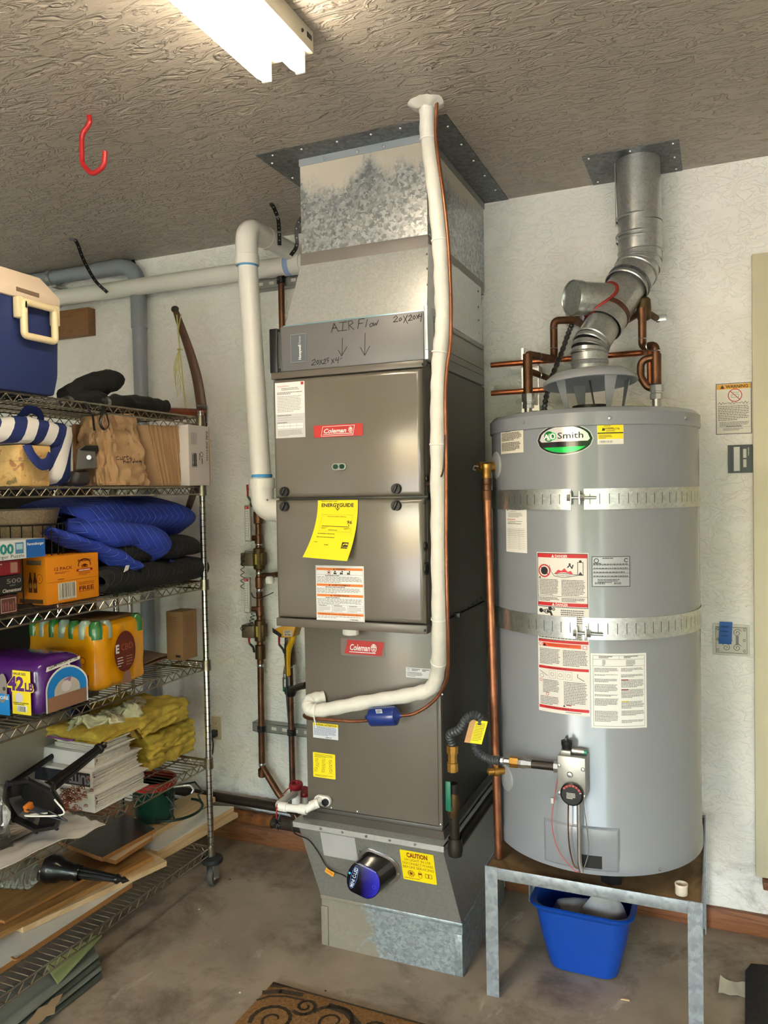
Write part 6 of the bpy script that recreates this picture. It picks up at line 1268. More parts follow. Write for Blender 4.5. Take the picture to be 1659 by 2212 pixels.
for z in LV:
    if sf is None:
        sf = shelf_frame().to('shelf', WIRE, sh, base=(0, 0, 0)); sw = shelf_wires().to('wire_deck', WIRE, sf, base=(0, 0, 0)); WL[sf] = V((0, 0, z)); sf.location = WL[sf] - WL[sh]; WL[sw] = V((0, 0, z)); sw.location = (0, 0, 0); s_ = sf
    else: s_ = inst(sf, 'shelf', sh, (0, 0, z)); inst(sw, 'wire_deck', s_, (0, 0, z))
    for x, y in CORN:
        if coll[0] is None:
            coll[0] = M().lathe([(.0135, -.034), (.019, -.034), (.0175, .008), (.0135, .008)], (0, 0, 0), (0, 0, 1), 16).to('collar', CHROMED, s_, base=(0, 0, 0)); WL[coll[0]] = V((x, y, z)); coll[0].location = WL[coll[0]] - WL[s_]
        else: inst(coll[0], 'collar', s_, (x, y, z))
pm = None
for x, y in CORN:
    if pm is None:
        k = N('post_chrome'); g = k.n('ShaderNodeNewGeometry'); sp = k.n('ShaderNodeSeparateXYZ'); k.l(g.outputs['Position'], sp.inputs[0]); k.col(k.ramp(k.math('FRACT', k.math('MULTIPLY', sp.outputs['Z'], 39.4)), [(0, rgb(110, 106, 98)), (.1, rgb(196, 194, 188))], 'CONSTANT')); k.metal(1.0); k.rough(.2)
        m = M(); m.lathe([(0, .10), (.0128, .10), (.0128, 1.935), (.010, 1.94), (0, 1.94)], (0, 0, 0), (0, 0, 1), 18); pm = m.to('post', k.m, sh, base=(0, 0, 0), ang=60); WL[pm] = V((x, y, 0)); pm.location = WL[pm] - WL[sh]
        o = pm
    else: o = inst(pm, 'post', sh, (x, y, 0))
cas = None
for x, y in CORN:
    p = V((x + .004, y, 0))
    if cas is None:
        m = M().lathe([(0, .128), (.014, .128), (.042, .118), (.045, .108), (.042, .1), (.02, .096), (0, .096)], (0, 0, 0), (0, 0, 1), 20); cas = m.to('bumper', RUBBER, sh, base=(0, 0, 0)); WL[cas] = p; cas.location = p - WL[sh]
        m = M(); m.lathe([(0, -.013), (.03, -.013), (.04, -.011), (.043, -.004), (.043, .004), (.04, .011), (.03, .013), (0, .013)], (-.004, .01, .043), (1, .25, 0), 24); whl = m.to('wheel', plain('wheel_grey', rgb(88, 82, 74), .6, 0, .1), cas, base=(0, 0, 0)); WL[whl] = p; whl.location = (0, 0, 0)
        m = M(); 
        for sgn in (-1, 1): m.bx(-.004 + sgn * .017 - .0015, -.004 + sgn * .017 + .0015, -.012, .03, .03, .096, bev=.001)
        m.bx(-.024, .016, -.016, .03, .09, .096, bev=.001); m.cyl((-.026, .01, .036), (.024, .01, .036), .004, seg=8); m.tube([(.02, .01, .036), (.03, -.006, .044), (.032, -.03, .05)], .004, 6); frk = m.to('fork', STEEL, cas, base=(0, 0, 0)); WL[frk] = p; frk.location = (0, 0, 0)
    else: c2 = inst(cas, 'bumper', sh, p); inst(whl, 'wheel', c2, p); inst(frk, 'fork', c2, p)
# a second rack further back: two posts, and the dark panel leaning behind
r2 = thing('storage_rack', 'second wire rack standing behind the loaded shelving', 'shelving', (-2.56, 2.7, 0))
for y in (2.47, 2.90): M().cyl((-2.53, y, 0), (-2.53, y, 1.72), .0125, seg=12).to('post', CHROME, r2); M().cyl((-2.86, y, 0), (-2.86, y, 1.72), .0125, seg=12).to('post', CHROME, r2)
for z in (.3, 1.7):
    m = M()
    for x in (-2.53, -2.86): m.tube([(x, 2.47, z), (x, 2.9, z)], .004, 6)
    for i in range(12): y = 2.47 + .43 * i / 11; m.tube([(-2.86, y, z + .004), (-2.53, y, z + .004)], .0022, 5)
    m.to('shelf', WIRE, r2)
bp = thing('leaning_panel', 'black panel with wood edge and hooks leaning behind the shelves', 'panel', (-2.57, 2.0, .7))
q = at(195, 1080, X=-2.56); M().bx(-2.58, -2.56, 1.3, q.y - .004, .9, 1.66, bev=.002).to('black_board', plain('board_black', rgb(20, 20, 21), .5), bp); M().bx(-2.585, -2.555, q.y - .003, q.y + .012, .9, 1.66, bev=.002).to('wood_edge', WOODB, bp)
for xx in (152, 178): c = at(xx, 1087, X=-2.55); M().tube([c + V((0, -.014, -.07))] + [c + V((0, .016 * math.cos(a_), .016 * math.sin(a_))) for a_ in [PI - PI * k_ / 8 for k_ in range(9)]] + [c + V((0, .016, -.03))], .004, 8).to('hook', PVC, bp)
M().bx(-2.61, -2.595, 1.4, at(207, 1300, X=-2.6).y, .7, 1.24, bev=.002).to('lower_board', plain('brown_panel', rgb(92, 76, 64), .55, 0, .1), bp)

# ---------------------------------------------------------------- helpers for goods on the shelves
class Box3:
    def __init__(s, corner, right, left, top, z, X=None):
        c = at(corner[0], corner[1], Z=z) if X is None else at(corner[0], corner[1], X=X)
        s.x1, s.y0, s.z0 = c.x, c.y, z; s.y1 = at(right[0], right[1], X=c.x).y; s.x0 = at(left[0], left[1], Y=c.y).x if isinstance(left, tuple) else c.x - left; s.z1 = at(corner[0], top, X=c.x).z
    def mesh(s, bev=.002, m=None): return (m or M()).bx(s.x0, s.x1, s.y0, s.y1, s.z0, s.z1, bev=bev)
    def fr_right(s, off=0.0): return planar((s.x1 + off, s.y0, s.z0), (0, 1, 0), (0, 0, 1))
    def fr_left(s, off=0.0): return planar((s.x0, s.y0 - off, s.z0), (1, 0, 0), (0, 0, 1))
    W = property(lambda s: s.y1 - s.y0); D = property(lambda s: s.x1 - s.x0); H = property(lambda s: s.z1 - s.z0)
def sheet_on(b, side, paper, inset=0.0, th=.0006):
    if side == 'r': f = b.fr_right(); w_ = b.W
    else: f = b.fr_left(); w_ = b.D
    return Sheet(lambda u, v, w: f(u + inset, v + inset, w), w_ - 2 * inset, b.H - 2 * inset, paper, th)
DK6 = .006      # goods rest on the wires
T1, T2, T3, T4, T5, T6 = [z + DK6 for z in LV]
def softbox(x0, x1, y0, y1, z0, z1, r, amp, sc, seed, cuts=6):
    m = M(); m.bx(x0, x1, y0, y1, z0, z1, bev=r, seg=3); bmesh.ops.subdivide_edges(m.bm, edges=[e for e in m.bm.edges if e.calc_length() > .04], cuts=cuts, use_grid_fill=True)
    o = V((seed, seed * 2.1, seed * .7))
    m.warp(lambda c: c + V((noise.noise(c * sc + o), noise.noise(c * sc + o + V((9, 2, 1))), noise.noise(c * sc + o + V((3, 8, 5))) * min(1, max(0, (c.z - z0) / .02)))) * amp); return m

# ================================================================ top shelf
yb = at(131, 850, X=-1.9).y; ct = thing('cooler', 'blue cooler with cream lid and handle on the top shelf', 'cooler', (-2.13, yb - .2, T1))
zl = at(131, 668, X=-1.9).z; zt_ = at(60, 588, X=-1.93).z; COOLB = plain('cooler_blue', rgb(36, 50, 100), .42, 0, .04, bump=.04); COOLW = plain('cooler_cream', rgb(222, 202, 180), .45, 0, .03)
m = M(); loft(m, [[(x, y, z) for x, y in o] for z, o in ((T1, [(-2.36, yb - .4), (-1.908, yb - .4), (-1.908, yb - .016), (-2.36, yb - .016)]), (T1 + .06, [(-2.37, yb - .42), (-1.901, yb - .42), (-1.901, yb - .006), (-2.37, yb - .006)]), (zl, [(-2.38, yb - .43), (-1.897, yb - .43), (-1.897, yb), (-2.38, yb)]))], True, True)
bmesh.ops.bevel(m.bm, geom=[e for e in m.bm.edges], offset=.008, segments=2, profile=.5, affect='EDGES', clamp_overlap=True); m.to('body', COOLB, ct)
zk = at(131, 640, X=-1.9).z; ydd = yb - at(75, 600, X=-1.9).y
m = M(); loft(m, [[(x, y, z) for x, y in o] for z, o in ((zl, [(-2.385, yb - .435), (-1.893, yb - .435), (-1.893, yb + .003), (-2.385, yb + .003)]), (zl + .03, [(-2.385, yb - .435), (-1.893, yb - .435), (-1.893, yb + .003), (-2.385, yb + .003)]), (zl + .085, [(-2.36, yb - .4), (-1.915, yb - .4), (-1.915, yb - .055), (-2.36, yb - .055)]))], True, True)
bmesh.ops.bevel(m.bm, geom=[e for e in m.bm.edges], offset=.005, segments=2, profile=.5, affect='EDGES', clamp_overlap=True); m.to('lid', COOLW, ct)
xh = -1.893
def hp_(px, py, X=xh): return at(px, py, X=X)
a, b = hp_(35, 625), hp_(84, 640); M().hexa([(xh - .001, a.y, a.z - .004), (xh + .0015, a.y, a.z - .004), (xh + .0015, b.y, b.z - .004), (xh - .001, b.y, b.z - .004), (xh - .001, a.y, a.z + .008), (xh + .0015, a.y, a.z + .008), (xh + .0015, b.y, b.z + .008), (xh - .001, b.y, b.z + .008)]).to('lid_slot', plain('slot_tan', rgb(120, 100, 82), .6), ct)
CR_ = plain('handle_cream', rgb(228, 210, 168), .4)
loop = [hp_(40, 652), hp_(110, 672), hp_(107, 738), hp_(44, 727)]; hx = V((.02, 0, 0)); y0h, y1h = (loop[0].y + loop[3].y) / 2, (loop[1].y + loop[2].y) / 2; z1h, z0h = loop[0].z, (loop[2].z + loop[3].z) / 2
M().tube(fillet([V((xh + .018, y0h, z1h)), V((xh + .018, y0h, z0h)), V((xh + .018, y1h, z0h)), V((xh + .018, y1h, z1h)), V((xh + .018, y0h, z1h)), V((xh + .018, y0h, z1h - .02))], .012, 4), .011, 10).to('handle', CR_, ct)
for yq in (y0h - .016, y1h + .004): M().bx(xh - .002, xh + .022, yq - .006, yq + .016, z1h - .05, z1h + .012, bev=.004).to('handle_mount', CR_, ct)
# umbrellas
FABK = plain('umbrella_black', rgb(18, 17, 17), .7, 0, .2, 30, .3, 60)
def umbrella(lab, pts, rads, strap=None, handle=True, tail=None):
    t_ = thing('umbrella', lab, 'umbrella', V(pts[0]), 'folded black umbrellas'); c = spline(pts, 6); n_ = len(c); R = [rads[min(len(rads) - 1, int(i / (n_ - 1) * (len(rads) - 1)))] * (1 - (i / (n_ - 1) * (len(rads) - 1)) % 1) + rads[min(len(rads) - 1, int(i / (n_ - 1) * (len(rads) - 1)) + 1)] * ((i / (n_ - 1) * (len(rads) - 1)) % 1) for i in range(n_)]
    m = M(); m.tube(c, R, 14); crumple(m, .008, 26, len(lab)); m.to('canopy', FABK, t_)
    if handle: d_ = (c[0] - c[1]).normalized(); M().lathe([(.012, 0), (.014, .01), (.016, .03), (.012, .045), (0, .048)], c[0], d_, 12).to('handle', plain('handle_grey', rgb(52, 50, 50), .35), t_); M().lathe([(.017, .0), (.017, .02)], c[0] + d_ * -.002, d_, 14).to('collar', STEEL, t_)
    if strap: M().tube(spline(strap, 5), .005, 6, sq=.3).to('wrist_strap', BLKP, t_)
umbrella('short black folded umbrella lying across others beside cooler', [at(140, 858, X=-2.05), at(175, 840, X=-2.07), at(215, 828, X=-2.1), at(248, 822, X=-2.12)], [.03, .04, .045, .04], handle=False)
umbrella('long black folded umbrella lying along top shelf front edge with wrist strap', [at(232, 868, X=-1.99), at(262, 869, X=-2.0), at(300, 872, X=-2.01), at(335, 877, X=-2.02), at(357, 879, X=-2.03)], [.022, .028, .03, .03, .026], [at(222, 868, X=-1.93), at(222, 890, X=-1.905), at(216, 912, X=-1.9), at(225, 928, X=-1.9), at(235, 918, X=-1.9), at(230, 895, X=-1.905), at(223, 872, X=-1.93)])
umbrella('stubby black folded umbrella with loose strap hanging over shelf edge', [at(150, 866, X=-1.98), at(172, 862, X=-1.99), at(200, 860, X=-2.0), at(222, 862, X=-2.02)], [.02, .026, .028, .024], [at(182, 865, X=-1.92), at(192, 885, X=-1.9), at(200, 900, X=-1.9), at(202, 915, X=-1.9), at(204, 930, X=-1.9)])
# crossbow
DARKW = m_wood('bow_wood', rgb(58, 36, 24), rgb(82, 54, 36), (4, 4, 1), .5)
cb = thing('crossbow', 'old wooden crossbow standing at the shelf end with frayed string', 'crossbow', at(430, 890, Y=2.72))
lp = [at(378, 668, Y=2.72), at(392, 708, Y=2.72), at(410, 760, Y=2.72), at(424, 810, Y=2.72), at(433, 860, Y=2.72), at(437, 905, Y=2.72), at(435, 960, Y=2.72), at(428, 1020, Y=2.72), at(416, 1070, Y=2.72), at(403, 1108, Y=2.72)]
c = spline(lp, 5); n_ = len(c); m = M(); m.tube(c, [.014 + .011 * math.sin(PI * i / (n_ - 1)) for i in range(n_)], 10, sq=.55, hint=(0, 1, 0)); m.to('limb', DARKW, cb)
for i_ in (0, n_ - 1): M().sphere(c[i_], .018, u=10, v=6, sc=(1, .8, .8)).to('limb_tip', plain('tip_dark', rgb(40, 28, 22), .5), cb)
a, b = at(362, 888, Y=2.6), at(446, 893, Y=2.72); M().tube([a + V((-.1, -.1, 0)), b], .022, 8, sq=.8).to('stock', m_wood('stock_wood', rgb(86, 38, 24), rgb(120, 58, 36), (8, 2, 8), .45), cb)
M().tube(fillet([at(428, 876, Y=2.70), at(448, 878, Y=2.68), at(448, 912, Y=2.68), at(428, 914, Y=2.70)], .004, 3), .004, 8).to('stirrup', STEEL, cb)
STR = plain('string_green', rgb(176, 172, 112), .7)
M().tube(spline([at(382, 680, Y=2.705), at(385, 715, Y=2.70), at(389, 760, Y=2.69), at(397, 840, Y=2.68), at(402, 885, Y=2.67), at(404, 915, Y=2.66)], 5), .0032, 6).to('string', STR, cb); M().tube([at(391, 678, Y=2.705), at(385, 714, Y=2.7)], .0026, 6).to('string_loop', STR, cb)
m = M(); rr = random.Random(4)
for i in range(16):
    a_ = at(387 + rr.uniform(-2, 2), 755, Y=2.69); b_ = at(rr.uniform(376, 398), rr.uniform(800, 860), Y=2.68); m.tube(spline([a_, (a_ + b_) / 2 + V((rr.uniform(-.02, .005), 0, 0)), b_], 4), .0009, 4, caps=False)
m.to('frayed_strands', STR, cb)['kind'] = 'stuff'
M().tube([at(384, 755, Y=2.685), at(390, 752, Y=2.68), at(395, 756, Y=2.685)], .004, 6).to('knot', STR, cb)

# ================================================================ second shelf
bx_ = Box3((44, 1043), (107, 1043), .24, 962, T2, X=-1.95)
k = N('floral_paper'); co = k.co(); f = k.noise(18, 5, .6, .8, co); c_ = k.ramp(f, [(.3, rgb(206, 160, 96)), (.55, rgb(224, 188, 124)), (.7, rgb(196, 140, 80))]); f2 = k.noise(26, 3, .5, 1.0, co); c_ = k.mix(k.ramp(f2, [(.62, 0.0), (.66, .7)]), c_, rgb(150, 84, 70)); f3 = k.noise(21, 3, .5, 1.4, k.co((1, 1, 1), (0, 0, 1))); c_ = k.mix(k.ramp(f3, [(.63, 0.0), (.67, .7)]), c_, rgb(96, 100, 52)); k.col(c_); k.rough(.35)
fb = thing('keepsake_box', 'floral gold patterned gift box under striped bag', 'box', (bx_.x1 - .1, bx_.y0, T2)); bx_.mesh(.002).to('box_base', k.m, fb); zl_ = bx_.z0 + bx_.H * .62
M().bx(bx_.x0 - .004, bx_.x1 + .004, bx_.y0 - .004, bx_.y1 + .004, zl_, bx_.z1 + .002, bev=.002).to('box_lid', k.m, fb)
# striped bag: navy and white bands
k = N('striped_canvas'); tcn = k.n('ShaderNodeNewGeometry'); sp = k.n('ShaderNodeSeparateXYZ'); k.l(tcn.outputs['Position'], sp.inputs[0]); fr_ = k.math('FRACT', k.math('ADD', k.math('MULTIPLY', sp.outputs['Y'], 11.0), k.math('MULTIPLY', sp.outputs['Z'], -5.0))); k.col(k.ramp(fr_, [(.0, rgb(26, 42, 100)), (.5, rgb(226, 222, 218))], 'CONSTANT')); k.rough(.8); k.bump(k.noise(70, 3), .2, .003)
STRP = k.m; NAVY = plain('navy_canvas', rgb(26, 44, 110), .75, 0, .06, bump=.2, bscale=90)
sb = thing('striped_bag', 'navy and white striped canvas tote flopped over floral box', 'bag', (-2.1, bx_.y1 + .1, T2))
yA, yB = bx_.y1 + .01, at(165, 980, X=-1.97).y; zT = at(160, 912, X=-1.97).z
softbox(-2.26, -1.955, yA, yB, T2 + .002, zT, .05, .02, 9, 1.0).to('bag_body', STRP, sb)
zq = bx_.z1; m = softbox(-2.2, -1.935, at(-30, 940, X=-1.94).y, at(150, 950, X=-1.94).y - .02, zq + .006, zq + .085, .03, .014, 10, 2.0); m.warp(lambda c: c + V((0, 0, -.05 * max(0, (c.y - bx_.y1) / .12) ** 1.5))); m.to('bag_top', STRP, sb)
M().tube(spline([at(20, 925, X=-2.0), at(45, 902, X=-2.0), at(62, 884, X=-2.0), at(82, 890, X=-2.0), at(88, 905, X=-2.0), at(80, 918, X=-2.0)], 6), .014, 10, sq=.25, hint=(1, 0, 0)).to('strap', NAVY, sb)
M().tube(spline([at(58, 962, X=-1.935), at(70, 985, X=-1.92), at(88, 1003, X=-1.92), at(103, 1000, X=-1.925), at(110, 985, X=-1.94)], 6), .018, 10, sq=.25, hint=(1, 0, 0)).to('strap', NAVY, sb)
# cedar offcuts and grey gadget
for i, (xa_, xb_) in enumerate(((164, 179), (181, 194))):
    a, b = at(xa_, 918, X=-2.12), at(xb_, 1040, X=-2.12); tag(M().bx(-2.14, -2.12, a.y, b.y, T2, at(xa_, 916 + 6 * i, X=-2.12).z, bev=.001).to('cedar_offcut', m_wood('cedar', rgb(176, 122, 76), rgb(196, 146, 98), (10, 10, 1.5), .6)), ('left', 'right')[i] + ' cedar board offcut standing behind grey gadget', 'board', 'cedar offcuts')
gd = thing('grey_device', 'grey metal gadget wedged between striped bag and paper bag', 'device', at(190, 1040, X=-1.951))
p = at(188, 985, X=-2.0); a, b = at(166, 1012, X=-2.0), at(208, 970, X=-2.0); M().hexa([at(164, 1015, X=-1.951), at(164, 1015, X=-2.0), at(210, 1010, X=-2.0), at(210, 1010, X=-1.951), at(168, 968, X=-1.951), at(168, 968, X=-2.0), at(205, 966, X=-2.0), at(205, 966, X=-1.951)], bev=.004).to('housing', plain('gadget_grey', rgb(130, 128, 126), .35, .5, .06), gd)
M().hexa([at(172, 972, X=-1.946), at(172, 972, X=-2.01), at(214, 975, X=-2.01), at(214, 975, X=-1.946), at(185, 962, X=-1.951), at(185, 962, X=-2.0), at(212, 962, X=-2.0), at(212, 962, X=-1.951)], bev=.003).to('top_cap', BLKP, gd)
M().cyl(at(192, 988, X=-1.952), at(192, 988, X=-1.935), .008, seg=12).to('knob', STEEL, gd); M().cyl(at(200, 992, X=-1.948), at(200, 992, X=-1.936), .004, seg=8).to('switch', BLKP, gd)
softbox(-2.03, -1.952, at(163, 1030, X=-1.952).y, at(200, 1030, X=-1.952).y, T2, at(180, 1015, X=-1.952).z, .02, .01, 20, 5.).to('base', plain('gadget_dark', rgb(48, 44, 42), .5), gd)
# brown paper bag with handwriting
KRAFT = plain('kraft_paper', rgb(172, 138, 100), .75, 0, .08, 9, .25, 40)
pbg = thing('paper_bag', 'crumpled brown paper bag with marker writing on second shelf', 'paper bag', at(260, 1042, X=-2.0))
y0, y1 = at(220, 1040, X=-1.95).y, at(329, 1040, X=-1.935).y; yt0, yt1 = at(200, 930, X=-1.96).y, at(322, 905, X=-1.96).y; ztop = at(300, 900, X=-1.96).z
m = M()
def bagp(u, v):
    a_ = u * 2 * PI; cx, sx = math.cos(a_), math.sin(a_); e = .5; px_ = math.copysign(abs(cx) ** e, cx); py_ = math.copysign(abs(sx) ** e, sx)
    hw = (y1 - y0) / 2 * (1 - .22 * max(0, v - .15)) * (1 if v > .02 else .97); hx_ = .085 * (1 - .5 * v); cy_ = (y0 + y1) / 2 * (1 - v) + (yt0 + yt1) / 2 * v
    n_ = noise.noise(V((px_ * 2.2, py_ * 2.2, v * 1.6))) * .02 + abs(noise.noise(V((px_ * 6 + v * 3, py_ * 6, v * 4 + 3)))) * .022 - abs(noise.noise(V((px_ * 3 - v * 5, py_ * 7 + v * 2, 1.7)))) * .016
    return V((-2.02 + px_ * (hx_ + n_), cy_ + py_ * (hw + n_ * .7), T2 + .002 + (ztop - T2) * v * (1 + .05 * py_ * v)))
m.grid(bagp, 90, 36, closeu=True); m.to('bag_skin', KRAFT, pbg, ang=24)
s = Sheet(lambda u, v, w: (lambda q: V((-1.916 - .03 * (v / .2) ** 1 + w, q + u, T2 + .04 + v)))((y0 + y1) / 2), .1, .1, BLACK)
def pen2(pts): 
    out = []
    for x, y in pts:
        q = at(x, y, X=-1.925); out.append((q.y - (y0 + y1) / 2, q.z - T2 - .04))
    s.stroke(out, .0026, rgb(30, 24, 22))
for L in ([(256, 986), (250, 988), (251, 993), (257, 992)], [(259, 987), (259, 993), (264, 992), (264, 986)], [(267, 993), (267, 987), (271, 987)], [(274, 983), (274, 993), (277, 992)], [(272, 987), (278, 986)], [(283, 988), (279, 990), (281, 993), (284, 990), (284, 994)], [(265, 1001), (265, 992), (266, 998), (269, 995), (270, 1000)], [(276, 996), (272, 998), (274, 1000), (277, 997), (277, 1000)], [(280, 1000), (280, 996), (283, 995)], [(288, 997), (285, 998), (287, 1000), (289, 996), (289, 991)], [(291, 996), (292, 999), (294, 996), (296, 999), (297, 994)], [(302, 995), (299, 997), (301, 999), (303, 996), (304, 999)]): pen2(L)
s.bm.to('marker_writing', s.mats, pbg, fixn=False, flat=True)
# stack of flat paper bags standing on edge
ss = thing('paper_bag_bundle', 'bundle of flat brown paper bags standing on edge', 'paper bags', at(370, 1040, X=-2.0))
yb0, yb1 = at(330, 1040, X=-1.94).y, at(411, 1040, X=-1.93).y; n_ = 17; KR2 = plain('kraft_light', rgb(190, 154, 110), .7, 0, .1, 20)
for i in range(n_):
    t_ = i / (n_ - 1); yb_ = yb0 + .045 + (yb1 - yb0 - .048) * t_; yt_ = yb_ - .055 * (1 - t_) * 1.0 - .012; zt2_ = at(370, 918 + 6 * (1 - t_), X=-1.95).z; xf = -1.935 - random.random() * .006
    M().hexa([(-2.2, yb_ - .0024, T2 + .001), (xf, yb_ - .0024, T2 + .001), (xf, yb_ + .0014, T2 + .001), (-2.2, yb_ + .0014, T2 + .001), (-2.2, yt_ - .0024, zt2_), (xf, yt_ - .0024, zt2_), (xf, yt_ + .0014, zt2_), (-2.2, yt_ + .0014, zt2_)]).to('flat_bag', KR2 if i % 2 else KRAFT, ss)
m = M(); m.hexa([at(330, 1036, X=-1.99), at(395, 1038, X=-1.945), at(397, 1036, X=-1.945), at(332, 1034, X=-2.03), at(330, 960, X=-1.99), at(352, 948, X=-1.95), at(355, 948, X=-1.955), at(334, 958, X=-2.03)]); m.to('front_bag', KRAFT, ss)
# white shipping carton
b = Box3((409, 1040), (432, 1040), .3, 917, T2, X=-1.898); yfl = at(453, 1040, X=-1.898).y; b.y1 = min(b.y1, WY1 - .016)
wc = thing('white_carton', 'white carton with barcode and sideways print at shelf end', 'box', (b.x1, b.y0, T2)); CARTW = plain('carton_white', rgb(206, 196, 190), .6, 0, .03); b.mesh(.002).to('carton', CARTW, wc)
M().bx(b.x1 - .0035, b.x1 + .0002, b.y1 + .0005, yfl, T2 + .001, b.z1, bev=.0008).to('open_flap', CARTW, wc); b.y1 = yfl; s = sheet_on(b, 'r', CARTW, .002); w, h = s.w, s.h; s.text('PURE ONE', w * .86, h * .92, w * .1, DK, w=h * .3, bold=.02, rot=-PI / 2); [s.rect(w * .87, h * (.58 - .04 * i_), w * .07, h * .028, GREY) for i_ in range(5)]; s.bars(w * .14, h * .32, w * .24, h * .22, 3, DK)
for i in range(14): s.rect(w * .14, h * (.3 + i * .016), w * .24, h * random.choice((.004, .007, .01)), DK)
for i in range(5): s.rect(w * (.12 + .06 * i), h * .68, w * .02, h * .2, GREY)
s.ring(w * .62, h * .52, w * .08, w * .02, DK); s.rect(w * .5, h * .42, w * .03, h * .12, DK); s.rect(w * .62, h * .36, w * .04, h * .1, DK); s.build('print_panel', wc); M().bx(b.x1 - .004, b.x1 + .001, b.y1 - .001, b.y1 + .004, T2 + .001, b.z1).to('brown_edge', KRAFT, wc)

# ================================================================ third shelf
# wire basket with mesh liner
wb = thing('wire_basket', 'black wire basket with woven mesh sieve behind puzzle boxes', 'basket', at(40, 1180, X=-2.12))
c = at(45, 1130, X=-2.14); R0 = .12
m = M(); m.lathe([(R0 * .8, 0), (R0, .1), (R0 * 1.02, .1), (R0 * .82, 0)], (c.x, c.y, at(45, 1165, X=-2.14).z), (0, 0, 1), 28); m.to('mesh_sieve', plain('mesh_tan', rgb(134, 116, 92), .55, .3, .35, 160), wb)
zt2_ = at(45, 1102, X=-2.02).z
M().lathe([(R0 * 1.0, 0), (R0 * 1.03, .004), (R0, .008)], (c.x, c.y, zt2_ - .004), (0, 0, 1), 28).to('rim', STEEL, wb)
m = M()
for i in range(26): a_ = i * 2 * PI / 26; m.tube([(c.x + .13 * math.cos(a_), c.y + .13 * math.sin(a_), T3 + .002), (c.x + .135 * math.cos(a_), c.y + .135 * math.sin(a_), zt2_ - .05)], .0022, 5, caps=False)
m.to('basket_wires', BLKM, wb)['kind'] = 'stuff'
for z in (T3 + .004, zt2_ - .05): M().lathe([(.128, -.003), (.137, 0), (.128, .003)], (c.x, c.y, z), (0, 0, 1), 28).to('basket_ring', BLKM, wb)
softbox(-2.36, -2.26, at(-60, 1160, X=-2.26).y, at(20, 1160, X=-2.26).y, T3, at(5, 1100, X=-2.26).z, .03, .02, 14, 3.).to('dark_contents', plain('dark_cloth', rgb(22, 21, 22), .8, 0, .2, 20), wb)
# ginger beer carton
b12 = Box3((102, 1308), (214, 1285), (38, 1300), 1215, T3 + .002)
b12.z1 = at(214, 1192, X=b12.x1).z
ORB = plain('carton_orange', rgb(228, 140, 24), .5, 0, .03); c12 = thing('beer_carton', 'orange twelve pack carton with bottle print and barcode', 'box', (b12.x1, b12.y0, T3)); b12.mesh(.002).to('carton', ORB, c12)
s = sheet_on(b12, 'r', ORB, .001); w, h = s.w, s.h; MR = rgb(120, 40, 24)
s.text('12 PACK', w * .14, h * .7, h * .07, MR, w=w * .34, bold=.02); s.lines(w * .15, h * .67, w * .3, h * .05, 2, MR, .4); s.lines(w * .2, h * .52, w * .22, h * .03, 1, MR); s.rect(0, h * .455, w, h * .008, rgb(150, 84, 10))
cx, cy = w * .72, h * .76; s.ring(cx, cy, w * .13, w * .018, MR, ry=h * .14, n=20, a0=-.2, a1=3.34); s.text('BUNDABERG', cx, cy + h * .075, h * .05, MR, 'c', w=w * .26, bold=.03); s.frame(cx - w * .06, cy - h * .06, w * .12, h * .06, w * .012, MR); s.disc(cx, cy - h * .01, w * .04, MR, ry=h * .03); s.rect(cx - w * .16, cy - h * .14, w * .32, h * .055, rgb(170, 30, 34)); s.lay = 2; s.lines(cx - w * .12, cy - h * .095, w * .24, h * .04, 1, WHITE, .6, 1); s.lay = 0; s.lines(cx - w * .12, cy - h * .15, w * .24, h * .08, 3, MR, .35)
s.rect(w * .2, h * .06, w * .34, h * .36, rgb(232, 226, 212)); s.lay = 2; s.bars(w * .215, h * .1, w * .31, h * .31, 26, BLACK); s.text('9 04515 00005', w * .22, h * .065, h * .025, BLACK, w=w * .3); s.text('PRESERVATIVE', w * .6, h * .32, h * .035, MR, w=w * .3); s.text('FREE', w * .6, h * .2, h * .09, MR, w=w * .3, bold=.03); s.rect(w * .59, h * .37, w * .32, h * .008, MR); s.rect(w * .59, h * .17, w * .32, h * .008, MR); s.build('side_print', c12)
s = sheet_on(b12, 'l', ORB, .001); w, h = s.w, s.h; s.rect(w * .08, h * .02, w * .8, h * .09, rgb(90, 64, 36)); s.rect(w * .35, h * .84, w * .5, h * .1, rgb(120, 104, 84)); BT = rgb(84, 44, 20)
for bx0 in (.4, .56): s.poly([(w * bx0, h * .25), (w * (bx0 + .13), h * .25), (w * (bx0 + .13), h * .5), (w * (bx0 + .09), h * .6), (w * (bx0 + .09), h * .68), (w * (bx0 + .04), h * .68), (w * (bx0 + .04), h * .6), (w * bx0, h * .5)], BT); s.lay = 2; s.disc(w * (bx0 + .065), h * .4, w * .05, rgb(170, 130, 60), ry=h * .06); s.lay = 0
s.ring(w * .78, h * .55, w * .1, w * .012, BT, ry=h * .1); s.text('3', w * .78, h * .52, h * .06, BT, 'c'); s.ring(w * .15, h * .52, w * .1, w * .012, BT, ry=h * .1); s.build('end_print', c12)
